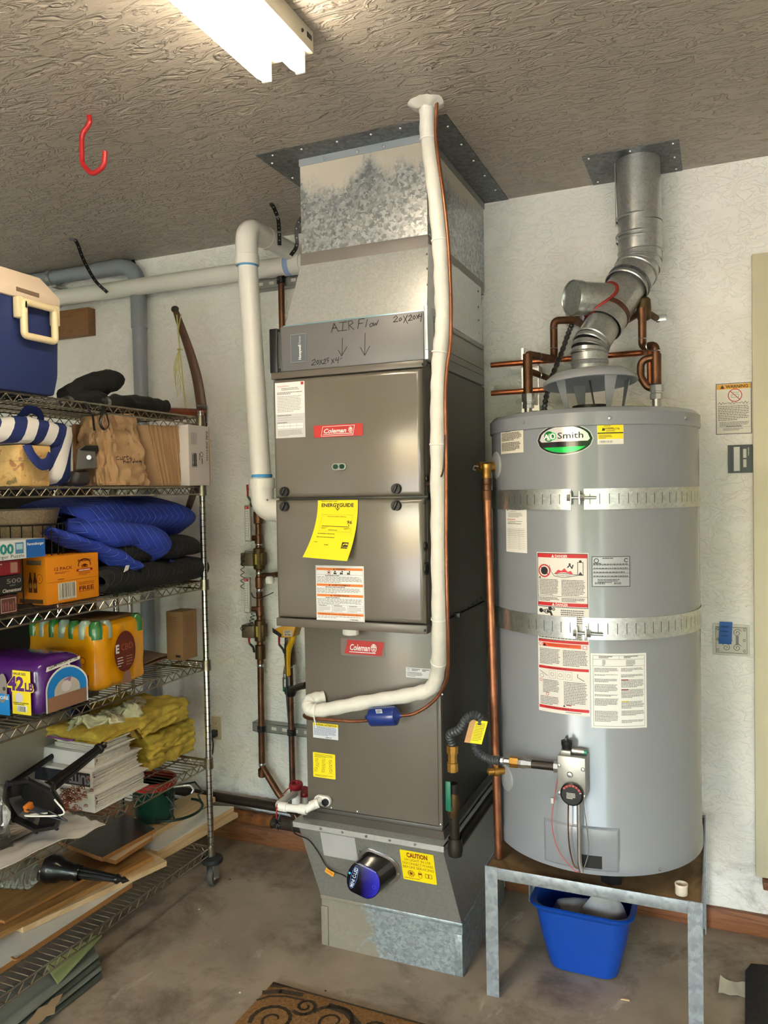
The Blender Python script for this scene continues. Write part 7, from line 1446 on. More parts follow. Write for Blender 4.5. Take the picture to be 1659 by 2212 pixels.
# puzzle boxes
def flatbox(nm, lab, x1, dep, yA, yB, z0, z1, mat, grp='stacked puzzle boxes'):
    t_ = thing(nm, lab, 'puzzle box', (x1, (yA + yB) / 2, z0), grp); b_ = Box3.__new__(Box3); b_.x1, b_.x0, b_.y0, b_.y1, b_.z0, b_.z1 = x1, x1 - dep, yA, yB, z0, z1; b_.mesh(.0015).to('box', mat, t_); return t_, b_
XP = -1.955; yE = lambda px, py=1200: at(px, py, X=XP).y
z_a, z_b, z_c, z_d = T3 + .001, at(20, 1280, X=XP).z, at(20, 1244, X=XP).z, at(20, 1215, X=XP).z
t_, b = flatbox('puzzle_box', 'small framed-picture puzzle box lowest in the stack', XP + .02, .2, 1.45, at(38, 1300, X=XP + .02).y, z_a, at(38, 1284, X=XP + .02).z, plain('pz_maroon', rgb(60, 26, 26), .4)); s = sheet_on(b, 'r', plain('pz_maroon', rgb(60, 26, 26), .4), .002); w, h = s.w, s.h; x0q = at(0, 1300, X=XP + .02).y - b.y0; s.frame(x0q, h * .08, w - x0q - .004, h * .84, .0022, rgb(196, 160, 150)); s.rect(x0q + .003, h * .12, w - x0q - .01, h * .76, rgb(84, 50, 46))
for i in range(6): s.lay = 2; s.rect(x0q + .006 + .009 * i, h * .2, .004, h * random.uniform(.3, .6), rgb(140, 90, 76))
s.build('picture_print', t_)
z_b = b.z1 + .0015
t_, b = flatbox('puzzle_box', 'black 500 piece puzzle box second from bottom of stack', XP, .24, 1.4, at(48, 1265, X=XP).y, z_b, z_b + (at(20, 1244, X=XP).z - at(20, 1284, X=XP).z), plain('pz_black', rgb(24, 22, 24), .35)); s = sheet_on(b, 'r', plain('pz_black', rgb(24, 22, 24), .35), .001); w, h = s.w, s.h; s.text('500', w * .99, h * .58, h * .27, rgb(150, 140, 132), 'r', w=.052); s.lines(w - .045, h * .52, .04, h * .12, 1, rgb(120, 112, 104)); s.text('Clementoni', w * .99, h * .1, h * .2, rgb(206, 200, 190), 'r', w=.068, shear=.2, bold=.02); s.build('side_print', t_)
z_c = b.z1 + .0015
t_, b = flatbox('puzzle_box', 'dark red puzzle box third up the stack', XP - .003, .24, 1.4, at(45, 1230, X=XP).y, z_c, z_c + (at(20, 1214, X=XP).z - at(20, 1246, X=XP).z), plain('pz_red', rgb(120, 22, 36), .35)); s = sheet_on(b, 'r', plain('pz_red', rgb(120, 22, 36), .35), .001); w, h = s.w, s.h; s.rect(w - .035, h * .1, .026, h * .75, rgb(150, 110, 96)); s.lines(w - .085, h * .85, .04, h * .12, 1, rgb(210, 190, 180)); s.build('side_print', t_)
z_d = max(b.z1, b12.z1) + .0015
zt3 = z_d + (at(50, 1169, X=XP).z - at(50, 1210, X=XP).z)
t_, b = flatbox('puzzle_box', 'white and blue 2000 piece puzzle box on top of the stack', XP + .005, .28, 1.4, at(95, 1190, X=XP).y, z_d, zt3, plain('pz_white', rgb(206, 210, 212), .35)); s = sheet_on(b, 'r', plain('pz_white', rgb(206, 210, 212), .35), .0008); w, h = s.w, s.h; xr = b.y1 - at(54, 1190, X=XP).y; s.rect(w - xr, 0, xr, h, rgb(24, 92, 170)); s.lay = 2; s.text('Ravensburger', w - xr * .5, h * .68, h * .15, WHITE, 'c', w=xr * .88, bold=.02); s.text('2000', w - xr * 1.62, h * .32, h * .52, rgb(30, 130, 130), 'r', w=xr * 1.35, bold=.04); s.text('Ravensburger Puzzle', w - xr * 1.1, h * .08, h * .18, DK, 'r', w=xr * 2.3); s.rect(w - xr * 1.55, h * .28, xr * .42, h * .6, rgb(70, 120, 160)); s.lay = 3; s.rect(w - xr * 1.5, h * .5, xr * .32, h * .3, rgb(160, 196, 214)); s.build('side_print', t_)
# moving blankets
def m_quilt(name, c, line, sc, rot):
    k = N(name); tcn = k.n('ShaderNodeTexCoord'); mp = k.n('ShaderNodeMapping'); mp.inputs['Rotation'].default_value = rot; k.l(tcn.outputs['Object'], mp.inputs[0]); sp = k.n('ShaderNodeSeparateXYZ'); k.l(mp.outputs[0], sp.inputs[0])
    zz = k.math('PINGPONG', k.math('ADD', sp.outputs['Z'], sp.outputs['X']), .07); v = k.math('FRACT', k.math('MULTIPLY', k.math('ADD', sp.outputs['Y'], k.math('MULTIPLY', zz, .8)), sc)); ln = k.ramp(v, [(.0, 1.0), (.05, 0.0)], 'CONSTANT'); f = k.noise(25, 4)
    k.col(k.mix(k.math('MULTIPLY', ln, .55), k.ramp(f, [(.3, tuple(x * .85 for x in c[:3]) + (1,)), (.7, tuple(x * 1.1 for x in c[:3]) + (1,))]), line)); k.rough(.85); pass
    k.bump(k.math('SUBTRACT', k.math('MULTIPLY', k.noise(60, 3), .2), k.ramp(v, [(.0, 1.0), (.12, 0.0), (.88, 0.0), (1, 1.0)])), .5, .004); return k.m
QB = m_quilt('quilt_blue', rgb(34, 58, 158), rgb(120, 146, 214), 30, (0, 0, .0)); QK = m_quilt('quilt_black', rgb(17, 17, 18), rgb(70, 69, 68), 36, (0, 0, .0))
def fold(pts, wa, wb, th, name, mat, par, amp=.012, sc=8, seed=0, nv=22):
    """a quilted sheet folded along a profile (x, z) and carried along Y from wa to wb"""
    pr = spline([V((p[0], 0, p[1])) for p in pts], 7); n_ = len(pr); m = M(); o = V((seed, seed * 2, 0)); T = []
    for i in range(n_):
        d_ = pr[min(i + 1, n_ - 1)] - pr[max(i - 1, 0)]; T.append(V((-d_.z, 0, d_.x)).normalized())
    def f(u, v, side): 
        i = round(u * (n_ - 1)); e = 1 - abs(2 * v - 1) ** 6 * .6; p = pr[i] + T[i] * side * th / 2 * e; y = wa + (wb - wa) * v; q = V((p.x, y, p.z)); return q + V((noise.noise(q * sc + o), noise.noise(q * sc + o + V((4, 4, 0))), noise.noise(q * sc + o + V((0, 6, 2))))) * amp
    A_ = [[m.bm.verts.new(f(i / (n_ - 1), j / nv, 1)) for j in range(nv + 1)] for i in range(n_)]; B_ = [[m.bm.verts.new(f(i / (n_ - 1), j / nv, -1)) for j in range(nv + 1)] for i in range(n_)]; F_ = m.bm.faces.new
    for i in range(n_ - 1):
        for j in range(nv): F_((A_[i][j], A_[i + 1][j], A_[i + 1][j + 1], A_[i][j + 1])); F_((B_[i][j + 1], B_[i + 1][j + 1], B_[i + 1][j], B_[i][j]))
        F_((A_[i + 1][0], A_[i][0], B_[i][0], B_[i + 1][0])); F_((A_[i][nv], A_[i + 1][nv], B_[i + 1][nv], B_[i][nv]))
    for j in range(nv): F_((A_[0][j], A_[0][j + 1], B_[0][j + 1], B_[0][j])); F_((A_[-1][j + 1], A_[-1][j], B_[-1][j], B_[-1][j + 1]))
    return m.to(name, mat, par, ang=75)
yk0, yk1 = at(214, 1285, X=-1.96).y, at(447, 1240, X=-1.93).y
kb = thing('moving_blanket', 'black quilted moving blanket folded under the blue one', 'blanket', (-2.1, (yk0 + yk1) / 2, T3))
zk = T3
fold([(-2.3, zk + .022), (-2.1, zk + .022), (-1.96, zk + .024), (-1.925, zk + .05), (-1.96, zk + .078), (-2.1, zk + .075), (-2.3, zk + .07)], yk0, yk1, .045, 'fold_lower', QK, kb, .010, 9, 1)
fold([(-2.3, zk + .12), (-2.1, zk + .122), (-1.97, zk + .118), (-1.945, zk + .14), (-1.98, zk + .165), (-2.1, zk + .17), (-2.3, zk + .16)], yk0 + .06, yk1 - .02, .045, 'fold_upper', QK, kb, .014, 8, 4)
yq0, yq1 = at(85, 1130, X=-2.2).y, at(415, 1170, X=-2.02).y
qb = thing('moving_blanket', 'bright blue quilted moving blanket heaped on third shelf', 'blanket', (-2.1, (yq0 + yq1) / 2, zk + .19)); zb_ = zk + .2
fold([(-2.33, zb_ + .02), (-2.15, zb_ + .02), (-2.04, zb_ + .03), (-2.0, zb_ + .055), (-2.05, zb_ + .09), (-2.15, zb_ + .105), (-2.33, zb_ + .1)], yq0 + .02, yq1, .075, 'main_fold', QB, qb, .03, 5, 2)
ya, yb2 = at(250, 1150, X=-1.96).y, at(352, 1200, X=-1.96).y
m = M(); m.tube(spline([at(140, 1142, X=-2.05), at(200, 1148, X=-2.0), at(265, 1155, X=-1.97), at(315, 1168, X=-1.96), at(335, 1185, X=-1.96)], 8), [.042 + .03 * min(1, i / 20) for i in range(33)], 22, sq=.8); crumple(m, .02, 8, 6); m.to('front_roll', QB, qb, ang=80)
m = M(); A_ = [at(92, 1150, X=-2.03), at(170, 1178, X=-1.985), at(235, 1206, X=-1.95), at(290, 1232, X=-1.915), at(302, 1212, X=-1.92), at(240, 1180, X=-1.96), at(170, 1158, X=-1.99), at(100, 1135, X=-2.04)]
m.slab(lambda u, v: spline([A_[0], A_[1], A_[2], A_[3]], 8)[round(u * 24)] * (1 - v) + spline([A_[7], A_[6], A_[5], A_[4]], 8)[round(u * 24)] * v + V((0, 0, .012 * noise.noise(V((u * 6, v * 3, 0))))) + V((.03 * math.sin(v * PI), 0, .0)), 24, 8, V((-.03, .0, -.012))); m.to('hanging_flap', QB, qb, ang=80)
m = M(); A_ = [at(298, 1236, X=-1.93), at(345, 1225, X=-1.93), at(390, 1205, X=-1.95), at(310, 1222, X=-2.0), at(350, 1205, X=-2.0), at(385, 1195, X=-2.0)]; m.slab(lambda u, v: spline(A_[:3], 8)[round(u * 16)] * (1 - v) + spline(A_[3:], 8)[round(u * 16)] * v + V((0, 0, .008 * noise.noise(V((u * 6, v * 3, 4))))), 16, 4, V((0, 0, -.012))); m.to('corner_flap', QB, qb, ang=80)
a = at(268, 1236, X=-1.905); M().hexa([a, a + V((0, .022, .006)), a + V((-.002, .022, .006)), a + V((-.002, 0, 0)), a + V((0, .012, .022)), a + V((0, .028, .022)), a + V((-.002, .028, .022)), a + V((-.002, .012, .022))]).to('white_tag', WHITEP, qb)

# ================================================================ fourth shelf
bz = at(35, 1393, X=-2.15).z
for i in range(2):
    c = at(35, 1390 - i * 30, X=-2.17); tag(M().lathe([(0, 0), (.05, .001), (.1, .03), (.122, .055), (.124, .06), (.118, .06), (.098, .034), (.05, .006), (0, .005)], (c.x, c.y, T4 + .11 + i * .045 if False else (T4 + .001 + i * .062)), (0, 0, 1), 32).to('bowl', plain('bowl_white', rgb(190, 192, 176), .4)), ('lower', 'upper')[i] + ' pale bowl behind the purple litter bag', 'bowl', 'pale bowls')
# cat litter bag
FILM = dict(coat=.5)
bl_ = Box3((85, 1552), (192, 1510), (-60, 1552), 1452, T4 + .002); bl_.z1 = at(100, 1432, X=bl_.x1).z; bl_.x0 = bl_.x1 - .3
PURP = plain('bag_purple', rgb(76, 26, 110), .22, 0, .06, bump=.06, bscale=20, coat=.4); lb = thing('litter_bag', 'purple and yellow 42 lb cat litter pack in plastic', 'bag', (bl_.x1, bl_.y0, T4))
m = M(); m.bx(bl_.x0, bl_.x1, bl_.y0, bl_.y1, bl_.z0, bl_.z1, bev=.03, seg=3); bmesh.ops.subdivide_edges(m.bm, edges=[e for e in m.bm.edges if e.calc_length() > .05], cuts=5, use_grid_fill=True)
def puff(c, pn_=1):
    cx, cy = (bl_.x0 + bl_.x1) / 2, (bl_.y0 + bl_.y1) / 2; t_ = (c.z - bl_.z0) / bl_.H; return c + V(((c.x - cx) * -.12 * max(0, t_ - .5), (c.y - cy) * -.14 * max(0, t_ - .5), .012 * math.cos((c.y - cy) * 14) * t_)) + pn_ * V((noise.noise(c * 16), noise.noise(c * 16 + V((3, 0, 0))), 0)) * .006
m.warp(puff); m.to('bag_body', PURP, lb, ang=60)
f = bl_.fr_left(); s = Sheet(lambda u, v, w: puff(f(u, v, 0), 0) + V((0, -.0075 - w, 0)), bl_.D, bl_.H, PURP, .0004); w, h = s.w, s.h; YB = rgb(246, 222, 40)
xs = lambda px: at(px + 9, 1500, Y=bl_.y0).x - bl_.x0
def vstrip(x0_, x1_, z0_, z1_, c, n_=10):
    for i in range(n_): s.rect(x0_, z0_ + (z1_ - z0_) * i / n_, x1_ - x0_, (z1_ - z0_) / n_, c)
vstrip(xs(22), xs(62), h * .05, h * .86, YB); vstrip(0, xs(16), 0, h * .4, rgb(26, 140, 220)); s.lay = 2; [(setattr(s, 'lay', ly), s.text('42', xs(13) - e_, h * .5, h * .25, cc, w=xs(48) - xs(13) + 2 * e_, bold=bo_), s.text('LB', xs(50) - e_, h * .5, h * .15, cc, w=xs(68) - xs(50) + 2 * e_, bold=bo_)) for ly, cc, bo_, e_ in ((2, YB, .13, .003), (3, rgb(88, 28, 120), .04, 0))]; s.text('VALUE SIZE', xs(23), h * .78, h * .045, rgb(60, 30, 70), w=xs(52) - xs(23), bold=.02); s.disc(xs(37), h * .36, .016, rgb(216, 206, 214)); s.lines(xs(24), h * .28, xs(60) - xs(24), h * .06, 2, rgb(90, 80, 20)); s.rect(xs(32), h * .1, xs(53) - xs(32), h * .12, WHITE); s.lay = 3; s.bars(xs(33), h * .105, xs(52) - xs(33), h * .1, 14, DK); s.text('MORE', xs(14), h * .3, h * .06, WHITE, 'r', w=.05, bold=.03)
s.lay = 2; s.disc(xs(0), h * .5, .022, rgb(150, 140, 134), ry=.045); s.lay = 3; s.disc(xs(5), h * .5, .006, rgb(60, 70, 50)); s.bm.to('front_print', s.mats, lb, fixn=False, flat=True)
f2 = bl_.fr_right(); s = Sheet(lambda u, v, w: puff(f2(u, v, 0), 0) + V((.0075 + w, 0, 0)), bl_.W, bl_.H, PURP, .0004); w, h = s.w, s.h
def arch(sc, c, z0_=.05):
    W_ = w * .36 * sc; n_ = 14; top_ = [(w * .52 + W_ * math.cos(PI * i / n_), h * (.26 + .16 * sc) + h * .3 * sc * math.sin(PI * i / n_)) for i in range(n_ + 1)]
    for i in range(n_): s.poly([(top_[i][0], h * z0_), top_[i], top_[i + 1], (top_[i + 1][0], h * z0_)], c)
arch(1.18, WHITE); s.lay = 1; arch(1.1, rgb(20, 130, 214)); s.lay = 2; arch(.72, rgb(190, 184, 176)); s.lay = 3; s.rect(w * .13, h * .05, w * .78, h * .27, rgb(146, 108, 82)); s.poly([(w * .45, h * .55), (w * .62, h * .6), (w * .58, h * .5)], rgb(150, 110, 160)); s.disc(w * .5, h * .44, w * .1, rgb(214, 206, 206), ry=h * .1); s.text('42LB', w * .42, h * .78, h * .07, WHITE, w=w * .2, bold=.04)
s.lay = 1; s.poly([(w * .12, h * .8), (w * .84, h * .87), (w * .86, h * .93), (w * .14, h * .88)], WHITE); s.lay = 3; s.text('CLUMPING CAT LITTER', w * .18, h * .825, h * .045, BLACK, w=w * .62, bold=.03, rot=.07); s.bm.to('side_print', s.mats, lb, fixn=False, flat=True)
# shrink wrapped drinks
bw = Box3((212, 1497), (316, 1462), (62, 1490), 1385, T4 + .002); bw.z1 = at(230, 1340, X=bw.x1).z
YLW = plain('wrap_yellow', rgb(232, 160, 12), .2, 0, .08, 12, .05, 18, coat=.5); wpk = thing('drink_pack', 'yellow shrink wrapped case of bottles with green caps', 'drink pack', (bw.x1, bw.y0, T4))
m = M(); m.bx(bw.x0, bw.x1, bw.y0, bw.y1, bw.z0, bw.z1 - .01, bev=.022, seg=3); bmesh.ops.subdivide_edges(m.bm, edges=[e for e in m.bm.edges if e.calc_length() > .05], cuts=7, use_grid_fill=True)
m.warp(lambda c: c + V((noise.noise(c * 14) * .006 + .005 * math.cos(c.y * 95) * (1 if c.x > bw.x1 - .03 else 0), noise.noise(c * 14 + V((5, 0, 0))) * .006 + .006 * math.cos(c.x * 90) * (1 if c.y < bw.y0 + .03 else 0), 0))); m.to('wrap', YLW, wpk, ang=70)
GC = [plain('shoulder_green', rgb(60, 124, 66), .2, coat=.5), plain('shoulder_pale', rgb(156, 178, 162), .2, coat=.5)]
nb = 7; dx_ = (bw.x1 - bw.x0) / nb
for i in range(nb):
    xc = bw.x0 + dx_ * (i + .5); M().lathe([(dx_ * .52, -.05), (dx_ * .54, -.02), (dx_ * .48, .0), (dx_ * .3, .012), (0, .014)], (xc, bw.y0 + dx_ * .45, bw.z1 - .012), (0, 0, 1), 18).to('bottle_shoulder', GC[i % 2], wpk)
for j in (1, 5): M().lathe([(dx_ * .52, -.05), (dx_ * .54, -.02), (dx_ * .48, .0), (dx_ * .3, .012), (0, .014)], (bw.x1 - dx_ * .47, bw.y0 + (bw.W) * (.1 + .16 * j), bw.z1 - .014), (0, 0, 1), 18).to('bottle_shoulder', GC[1] if j == 1 else GC[0], wpk)
M().bx(bw.x0 + .02, bw.x1 - .03, bw.y0 + .05, bw.y1 - .03, bw.z1 - .012, bw.z1 + .002, bev=.004).to('top_card', plain('card_brown', rgb(96, 70, 40), .6), wpk)
f3 = bw.fr_right(); s = Sheet(lambda u, v, w: f3(u, v, 0) + V((.012 + w, 0, 0)), bw.W, bw.H, YLW); w, h = s.w, s.h; s.disc(w * .5, h * .5, w * .22, rgb(104, 36, 18), ry=h * .3, n=28); s.lay = 2; s.text('E', w * .31, h * .5, h * .12, WHITE, w=w * .07, bold=.04); s.text('CBO', w * .42, h * .52, h * .1, rgb(170, 90, 60), w=w * .24); s.lines(w * .34, h * .44, w * .12, h * .16, 4, WHITE, .3); s.lines(w * .52, h * .44, w * .14, h * .16, 4, rgb(190, 130, 110), .3); s.lay = 0; s.poly([(w * .4, h * .03), (w * .62, h * .03), (w * .6, h * .2), (w * .5, h * .22)], rgb(150, 110, 90)); s.bm.to('side_print', s.mats, wpk, fixn=False, flat=True)
f4 = bw.fr_left(); s = Sheet(lambda u, v, w: f4(u, v, 0) + V((0, -.013 - w, 0)), bw.D, bw.H, YLW); w, h = s.w, s.h; s.rect(w * .78, h * .1, w * .14, h * .16, rgb(120, 90, 70)); s.lay = 2; s.bars(w * .79, h * .11, w * .12, h * .13, 9, BLACK); s.lay = 0; s.ring(w * .84, h * .45, w * .04, w * .01, rgb(150, 90, 10)); s.bm.to('front_print', s.mats, wpk, fixn=False, flat=True)
# small cardboard box
bk = Box3((396, 1428), (427, 1424), (361, 1422), 1322, T4); bk.z1 = at(396, 1322, X=bk.x1).z
CARD = plain('cardboard', rgb(150, 116, 78), .7, 0, .06, 10); cbx = thing('cardboard_box', 'tall plain cardboard box at end of fourth shelf', 'box', (bk.x1, bk.y0, T4)); bk.mesh(.0015).to('carton', CARD, cbx); s = sheet_on(bk, 'r', CARD, .001); s.lines(s.w * .2, s.h * .92, s.w * .6, s.h * .4, 12, rgb(124, 84, 44), .35); s.build('print_panel', cbx); s = sheet_on(bk, 'l', CARD, .001); s.lines(s.w * .2, s.h * .9, s.w * .5, s.h * .3, 8, rgb(124, 84, 44), .35); s.rect(s.w * .55, s.h * .06, s.w * .3, s.h * .05, DK); s.build('print_panel', cbx); M().bx((bk.x0 + bk.x1) / 2 - .01, (bk.x0 + bk.x1) / 2 + .01, bk.y0 + .001, bk.y1 - .001, bk.z1 + .0002, bk.z1 + .0008).to('top_tape', plain('tape_tan', rgb(120, 86, 50), .4), cbx)
a, b_ = at(312, 1440, Z=T4), at(372, 1418, Z=T4); m = M()
for i in range(2): m.slab(lambda u, v: V((a.x - .16 + .16 * u - .01 * v, a.y + (b_.y - a.y) * (v * .95 + .0), T4 + .008 + i * .009 + .004 * math.sin(u * 5 + i) + .014 * (1 - abs(2 * v - 1)) * i * .4)), 10, 10, .006)
tag(m.to('folded_paper', plain('paper_brown', rgb(150, 120, 100), .7)), 'folded brownish paper sheets lying beside cardboard box', 'paper')

# ================================================================ fifth shelf
FIB = plain('fiberglass', rgb(206, 178, 72), .95, 0, .25, 26, .9, 60); FIBP = plain('fiberglass_pale', rgb(204, 200, 166), .95, 0, .2, 26, .9, 90)
def batt(x0, x1, y0, y1, z0, z1, rot=None, seed=0, cuts=22, amp=.014):
    m = M(); m.bx(x0, x1, y0, y1, z0, z1, bev=.012, seg=2); bmesh.ops.subdivide_edges(m.bm, edges=[e for e in m.bm.edges if e.calc_length() > .03], cuts=cuts, use_grid_fill=True); o = V((seed, seed, seed))
    if rot is not None: 
        p = V(((x0 + x1) / 2, (y0 + y1) / 2, z0)); m.warp(lambda c: rot @ (c - p) + p)
    def f(c):
        q = V((c.x * 14, c.y * 14, c.z * 60)); r_ = V((c.x * 40, c.y * 40, c.z * 90)); return c + V((noise.noise(q + o), noise.noise(q + o + V((7, 0, 0))), .7 * noise.noise(V((c.x * 18, c.y * 18, c.z * 18)) + o))) * amp + V((noise.noise(r_), noise.noise(r_ + V((2, 4, 0))), noise.noise(r_ + V((0, 4, 8))))) * amp * .5
    return m.warp(f)
bi = Box3((330, 1672), (425, 1625), (270, 1660), 1580, T5 + .003); bi.z1 = at(424, 1545, X=bi.x1).z
yi0, yi1 = bi.y0, bi.y1
tag(batt(bi.x1 - .24, bi.x1 - .004, yi0, yi1, T5 + .012, bi.z1 - .012, None, 2).to('insulation_batt', FIB, ang=180), 'thick yellow fibreglass batt standing at shelf end', 'insulation', 'fibreglass batts')
# binders
BW = plain('binder_white', rgb(238, 236, 230), .4, 0, .03); PAGE = plain('pages', rgb(228, 222, 212), .7, 0, .12, 60)
def binder(lab, corner, right, leftx, z0, hgt, rotz, spine_dark=None, dep=None):
    c = at(corner[0], corner[1], Z=z0); e = at(right[0], right[1], X=c.x); L = e.y - c.y; D = c.x - at(leftx, corner[1], Y=c.y).x if dep is None else dep
    t_ = thing('binder', lab, 'binder', c, 'white ring binders'); Rm = Matrix.Rotation(rotz, 3, 'Z')
    def T_(x, y, z): return c + Rm @ V((x, y, z))
    def bxr(m, x0, x1, y0, y1, z0_, z1_, bev=.001): return m.hexa([T_(x0, y0, z0_), T_(x1, y0, z0_), T_(x1, y1, z0_), T_(x0, y1, z0_), T_(x0, y0, z1_), T_(x1, y0, z1_), T_(x1, y1, z1_), T_(x0, y1, z1_)], 0, bev)
    m = M(); bxr(m, -D, 0, 0, .003, 0, hgt); bxr(m, -D, 0, .003, L, 0, .0035); bxr(m, -D, 0, .003, L, hgt - .0035, hgt); m.to('cover', BW, t_)
    n_ = 9
    for i in range(n_):
        zz0 = .005 + (hgt - .01) * i / n_; m = M(); bxr(m, -D + .01, -.006 - random.random() * .006, .014, L - .012 - random.random() * .012, zz0, zz0 + (hgt - .01) / n_ - .0016, .0004); m.to('page_block', PAGE, t_)
    m = M(); m.tube([T_(-.012, .006, hgt * .2), T_(-.012, .02, hgt * .3), T_(-.012, .024, hgt * .5), T_(-.012, .02, hgt * .7), T_(-.012, .006, hgt * .8)], .003, 6); m.to('ring', STEELD, t_)
    if spine_dark:
        fr = lambda u, v, w: T_(-D + u, -w, v); s = Sheet(fr, D, hgt, BW); s.rect(D * .04, hgt * .12, D * .93, hgt * .76, rgb(40, 42, 54)); s.lay = 2
        for wd_, x_ in spine_dark: s.text(wd_, D * x_, hgt * .72, hgt * .5, rgb(150, 152, 164), w=D * .3, bold=.04, rot=PI)
        s.bm.to('spine_label', s.mats, t_, fixn=False, flat=True)
    return t_, T_, L, D
zb0 = T5 + .002; hA = at(205, 1716, X=at(205, 1757, Z=zb0).x).z - zb0
binder('lowest white binder in the stack of three', (205, 1757), (322, 1695), 95, zb0, hA, 0.0)
z1_ = zb0 + hA + .001; hB = .062
binder('middle white binder with dark spine label in the stack', (200, 1706), (312, 1640), 58, z1_, hB, .03, [('SUITE', .97)])
z2_ = z1_ + hB + .001; hC = .05
t_, T_, L_, D_ = binder('top white binder with blank spine in the stack', (204, 1662), (290, 1620), 42, z2_, hC, -.03)
# papers and a zip bag on the binders
m = M(); zz = z2_ + hC + .001
pst = thing('paper_stack', 'loose papers piled on top binder beneath yellow batt', 'papers', T_(-.12, .15, hC + .001))
for i in range(7): m = M(); o = V((random.uniform(-.008, .008), random.uniform(-.01, .01), 0)); m.hexa([T_(-.2, .02, hC + .001 + i * .0042) + o, T_(-.015, .02, hC + .001 + i * .0042) + o, T_(-.015, L_ - .02, hC + .001 + i * .0042) + o, T_(-.2, L_ - .02, hC + .001 + i * .0042) + o, T_(-.2, .02, hC + .0046 + i * .0042) + o, T_(-.015, .02, hC + .0046 + i * .0042) + o, T_(-.015, L_ - .02, hC + .0046 + i * .0042) + o, T_(-.2, L_ - .02, hC + .0046 + i * .0042) + o]); m.to('sheet', PAGE, pst)
tp0, tp1 = at(172, 1592, X=-2.0), at(405, 1525, X=-1.97); ub = z2_ + hC + .036
m = batt(-2.3, -1.985, tp0.y + .07, tp1.y + .03, bi.z1 + .012, ub + .035, None, 5)
m.warp(lambda c: V((c.x, c.y, max(c.z, ub + .004 * noise.noise(c * 40)))) if c.y < 2.3 else c)
tag(m.to('insulation_batt', FIB, ang=180), 'loose upper yellow fibreglass batt lying across papers', 'insulation', 'fibreglass batts')
m = M()
for (dx_, dy_, r_) in ((-.08, .2, .045), (-.06, .25, .05), (-.1, .3, .04), (-.1, .12, .05), (-.14, .08, .04), (-.06, .16, .04), (-.12, .36, .035)): m.sphere(V((-1.99 + dx_, tp0.y + dy_ + .05, ub + .04)), r_, u=32, v=20, sc=(1.1, 1.1, .55))
crumple(m, .03, 24, 7); crumple(m, .009, 80, 2); tag(m.to('fibreglass_tuft', FIBP, ang=180), 'pale fluffy fibreglass tufts on top of upper batt', 'insulation', None, 'stuff')
CLEARP = plain('clear_film', rgb(216, 206, 206), .12, 0, .05, 10, .3, 16, trans=.55)
m = M(); m.slab(lambda u, v: T_(-.22 + .13 * u, .0 + .2 * v, hC + .042 + .006 * math.sin(u * 7 + v * 5)), 12, 12, .004); zg = m.to('zip_bag', CLEARP); tag(zg, 'small clear zip bag with purple seal on binders', 'plastic bag'); M().tube([T_(-.218, -.002, hC + .041), T_(-.15, -.003, hC + .041), T_(-.092, -.002, hC + .041)], .003, 6).to('purple_seal', plain('seal_purple', rgb(140, 70, 150), .4), zg)
# lamp post parts: fluted black column with octagonal base
LBK = plain('lamp_black', rgb(22, 21, 22), .3, .2, coat=.3)
def lamp_post(lab, base, tip, rb, rt, tipL=.03):
    t_ = thing('lamp_post', lab, 'lamp part', base, 'black lamp posts'); d_ = (tip - base).normalized(); L = (tip - base).length; m = M(); a_, b_, _ = frame_of(d_); n_ = 24
    for prof in ([(rb * .95, 0), (rb, .02), (rb * .8, .03), (rb * .78, L * .25), (rt, L - .05)],):
        rings = []
        for r_, h_ in prof: rings.append([m.bm.verts.new(base + d_ * h_ + a_ * (r_ * (1 - .1 * (k_ % 2)) * math.cos(2 * PI * k_ / n_)) + b_ * (r_ * (1 - .1 * (k_ % 2)) * math.sin(2 * PI * k_ / n_))) for k_ in range(n_)])
        for i in range(len(rings) - 1):
            for k_ in range(n_): m.bm.faces.new((rings[i][k_], rings[i][(k_ + 1) % n_], rings[i + 1][(k_ + 1) % n_], rings[i + 1][k_]))
    m.to('fluted_column', LBK, t_, ang=20)
    M().lathe([(rt * .9, -.055), (rt * 1.3, -.05), (rt * 1.3, -.042), (rt * .8, -.036), (rt * .6, -.03), (rt * .95, -.022), (rt * .5, -.012), (0, 0)], tip, d_, 14).to('finial', LBK, t_)
    return t_, d_
bs, tpp = at(105, 1700, X=-1.9), at(232, 1603, X=-1.93)
t_, d_ = lamp_post('upper black fluted lamp post with open octagonal base lying on binders', at(96, 1710, X=-1.895), tpp, .024, .014)
c = at(72, 1737, X=-1.87); nrm = (-CF * .55 + (c - tpp).normalized() * .75 + V((0, 0, -.1))).normalized(); a_, b_, _ = frame_of(nrm, (.3, .6, 1))
def octr(r, o, sq=.78): return [c + nrm * o + a_ * (r * math.cos(PI / 8 + PI / 4 * i)) + b_ * (r * sq * math.sin(PI / 8 + PI / 4 * i)) for i in range(8)]
m = M(); loft(m, [octr(.03, -.05), octr(.07, -.04), octr(.105, 0), octr(.105, .012), octr(.092, .012), octr(.088, -.004), octr(.06, -.03)], True, True); m.to('octagonal_base', LBK, t_, ang=25)
for i in range(8):
    q = octr(.1, .006); M().bx(q[i].x - .004, q[i].x + .004, q[i].y - .004, q[i].y + .004, q[i].z - .01, q[i].z + .008, bev=.001).to('base_rib', LBK, t_)
M().bx(c.x - .008, c.x + .008, c.y - .03, c.y - .005, c.z - .012, c.z + .008, bev=.002, rot=Matrix.Rotation(.3, 3, 'X')).to('orange_tag', plain('tag_orange', rgb(214, 120, 40), .5), t_)
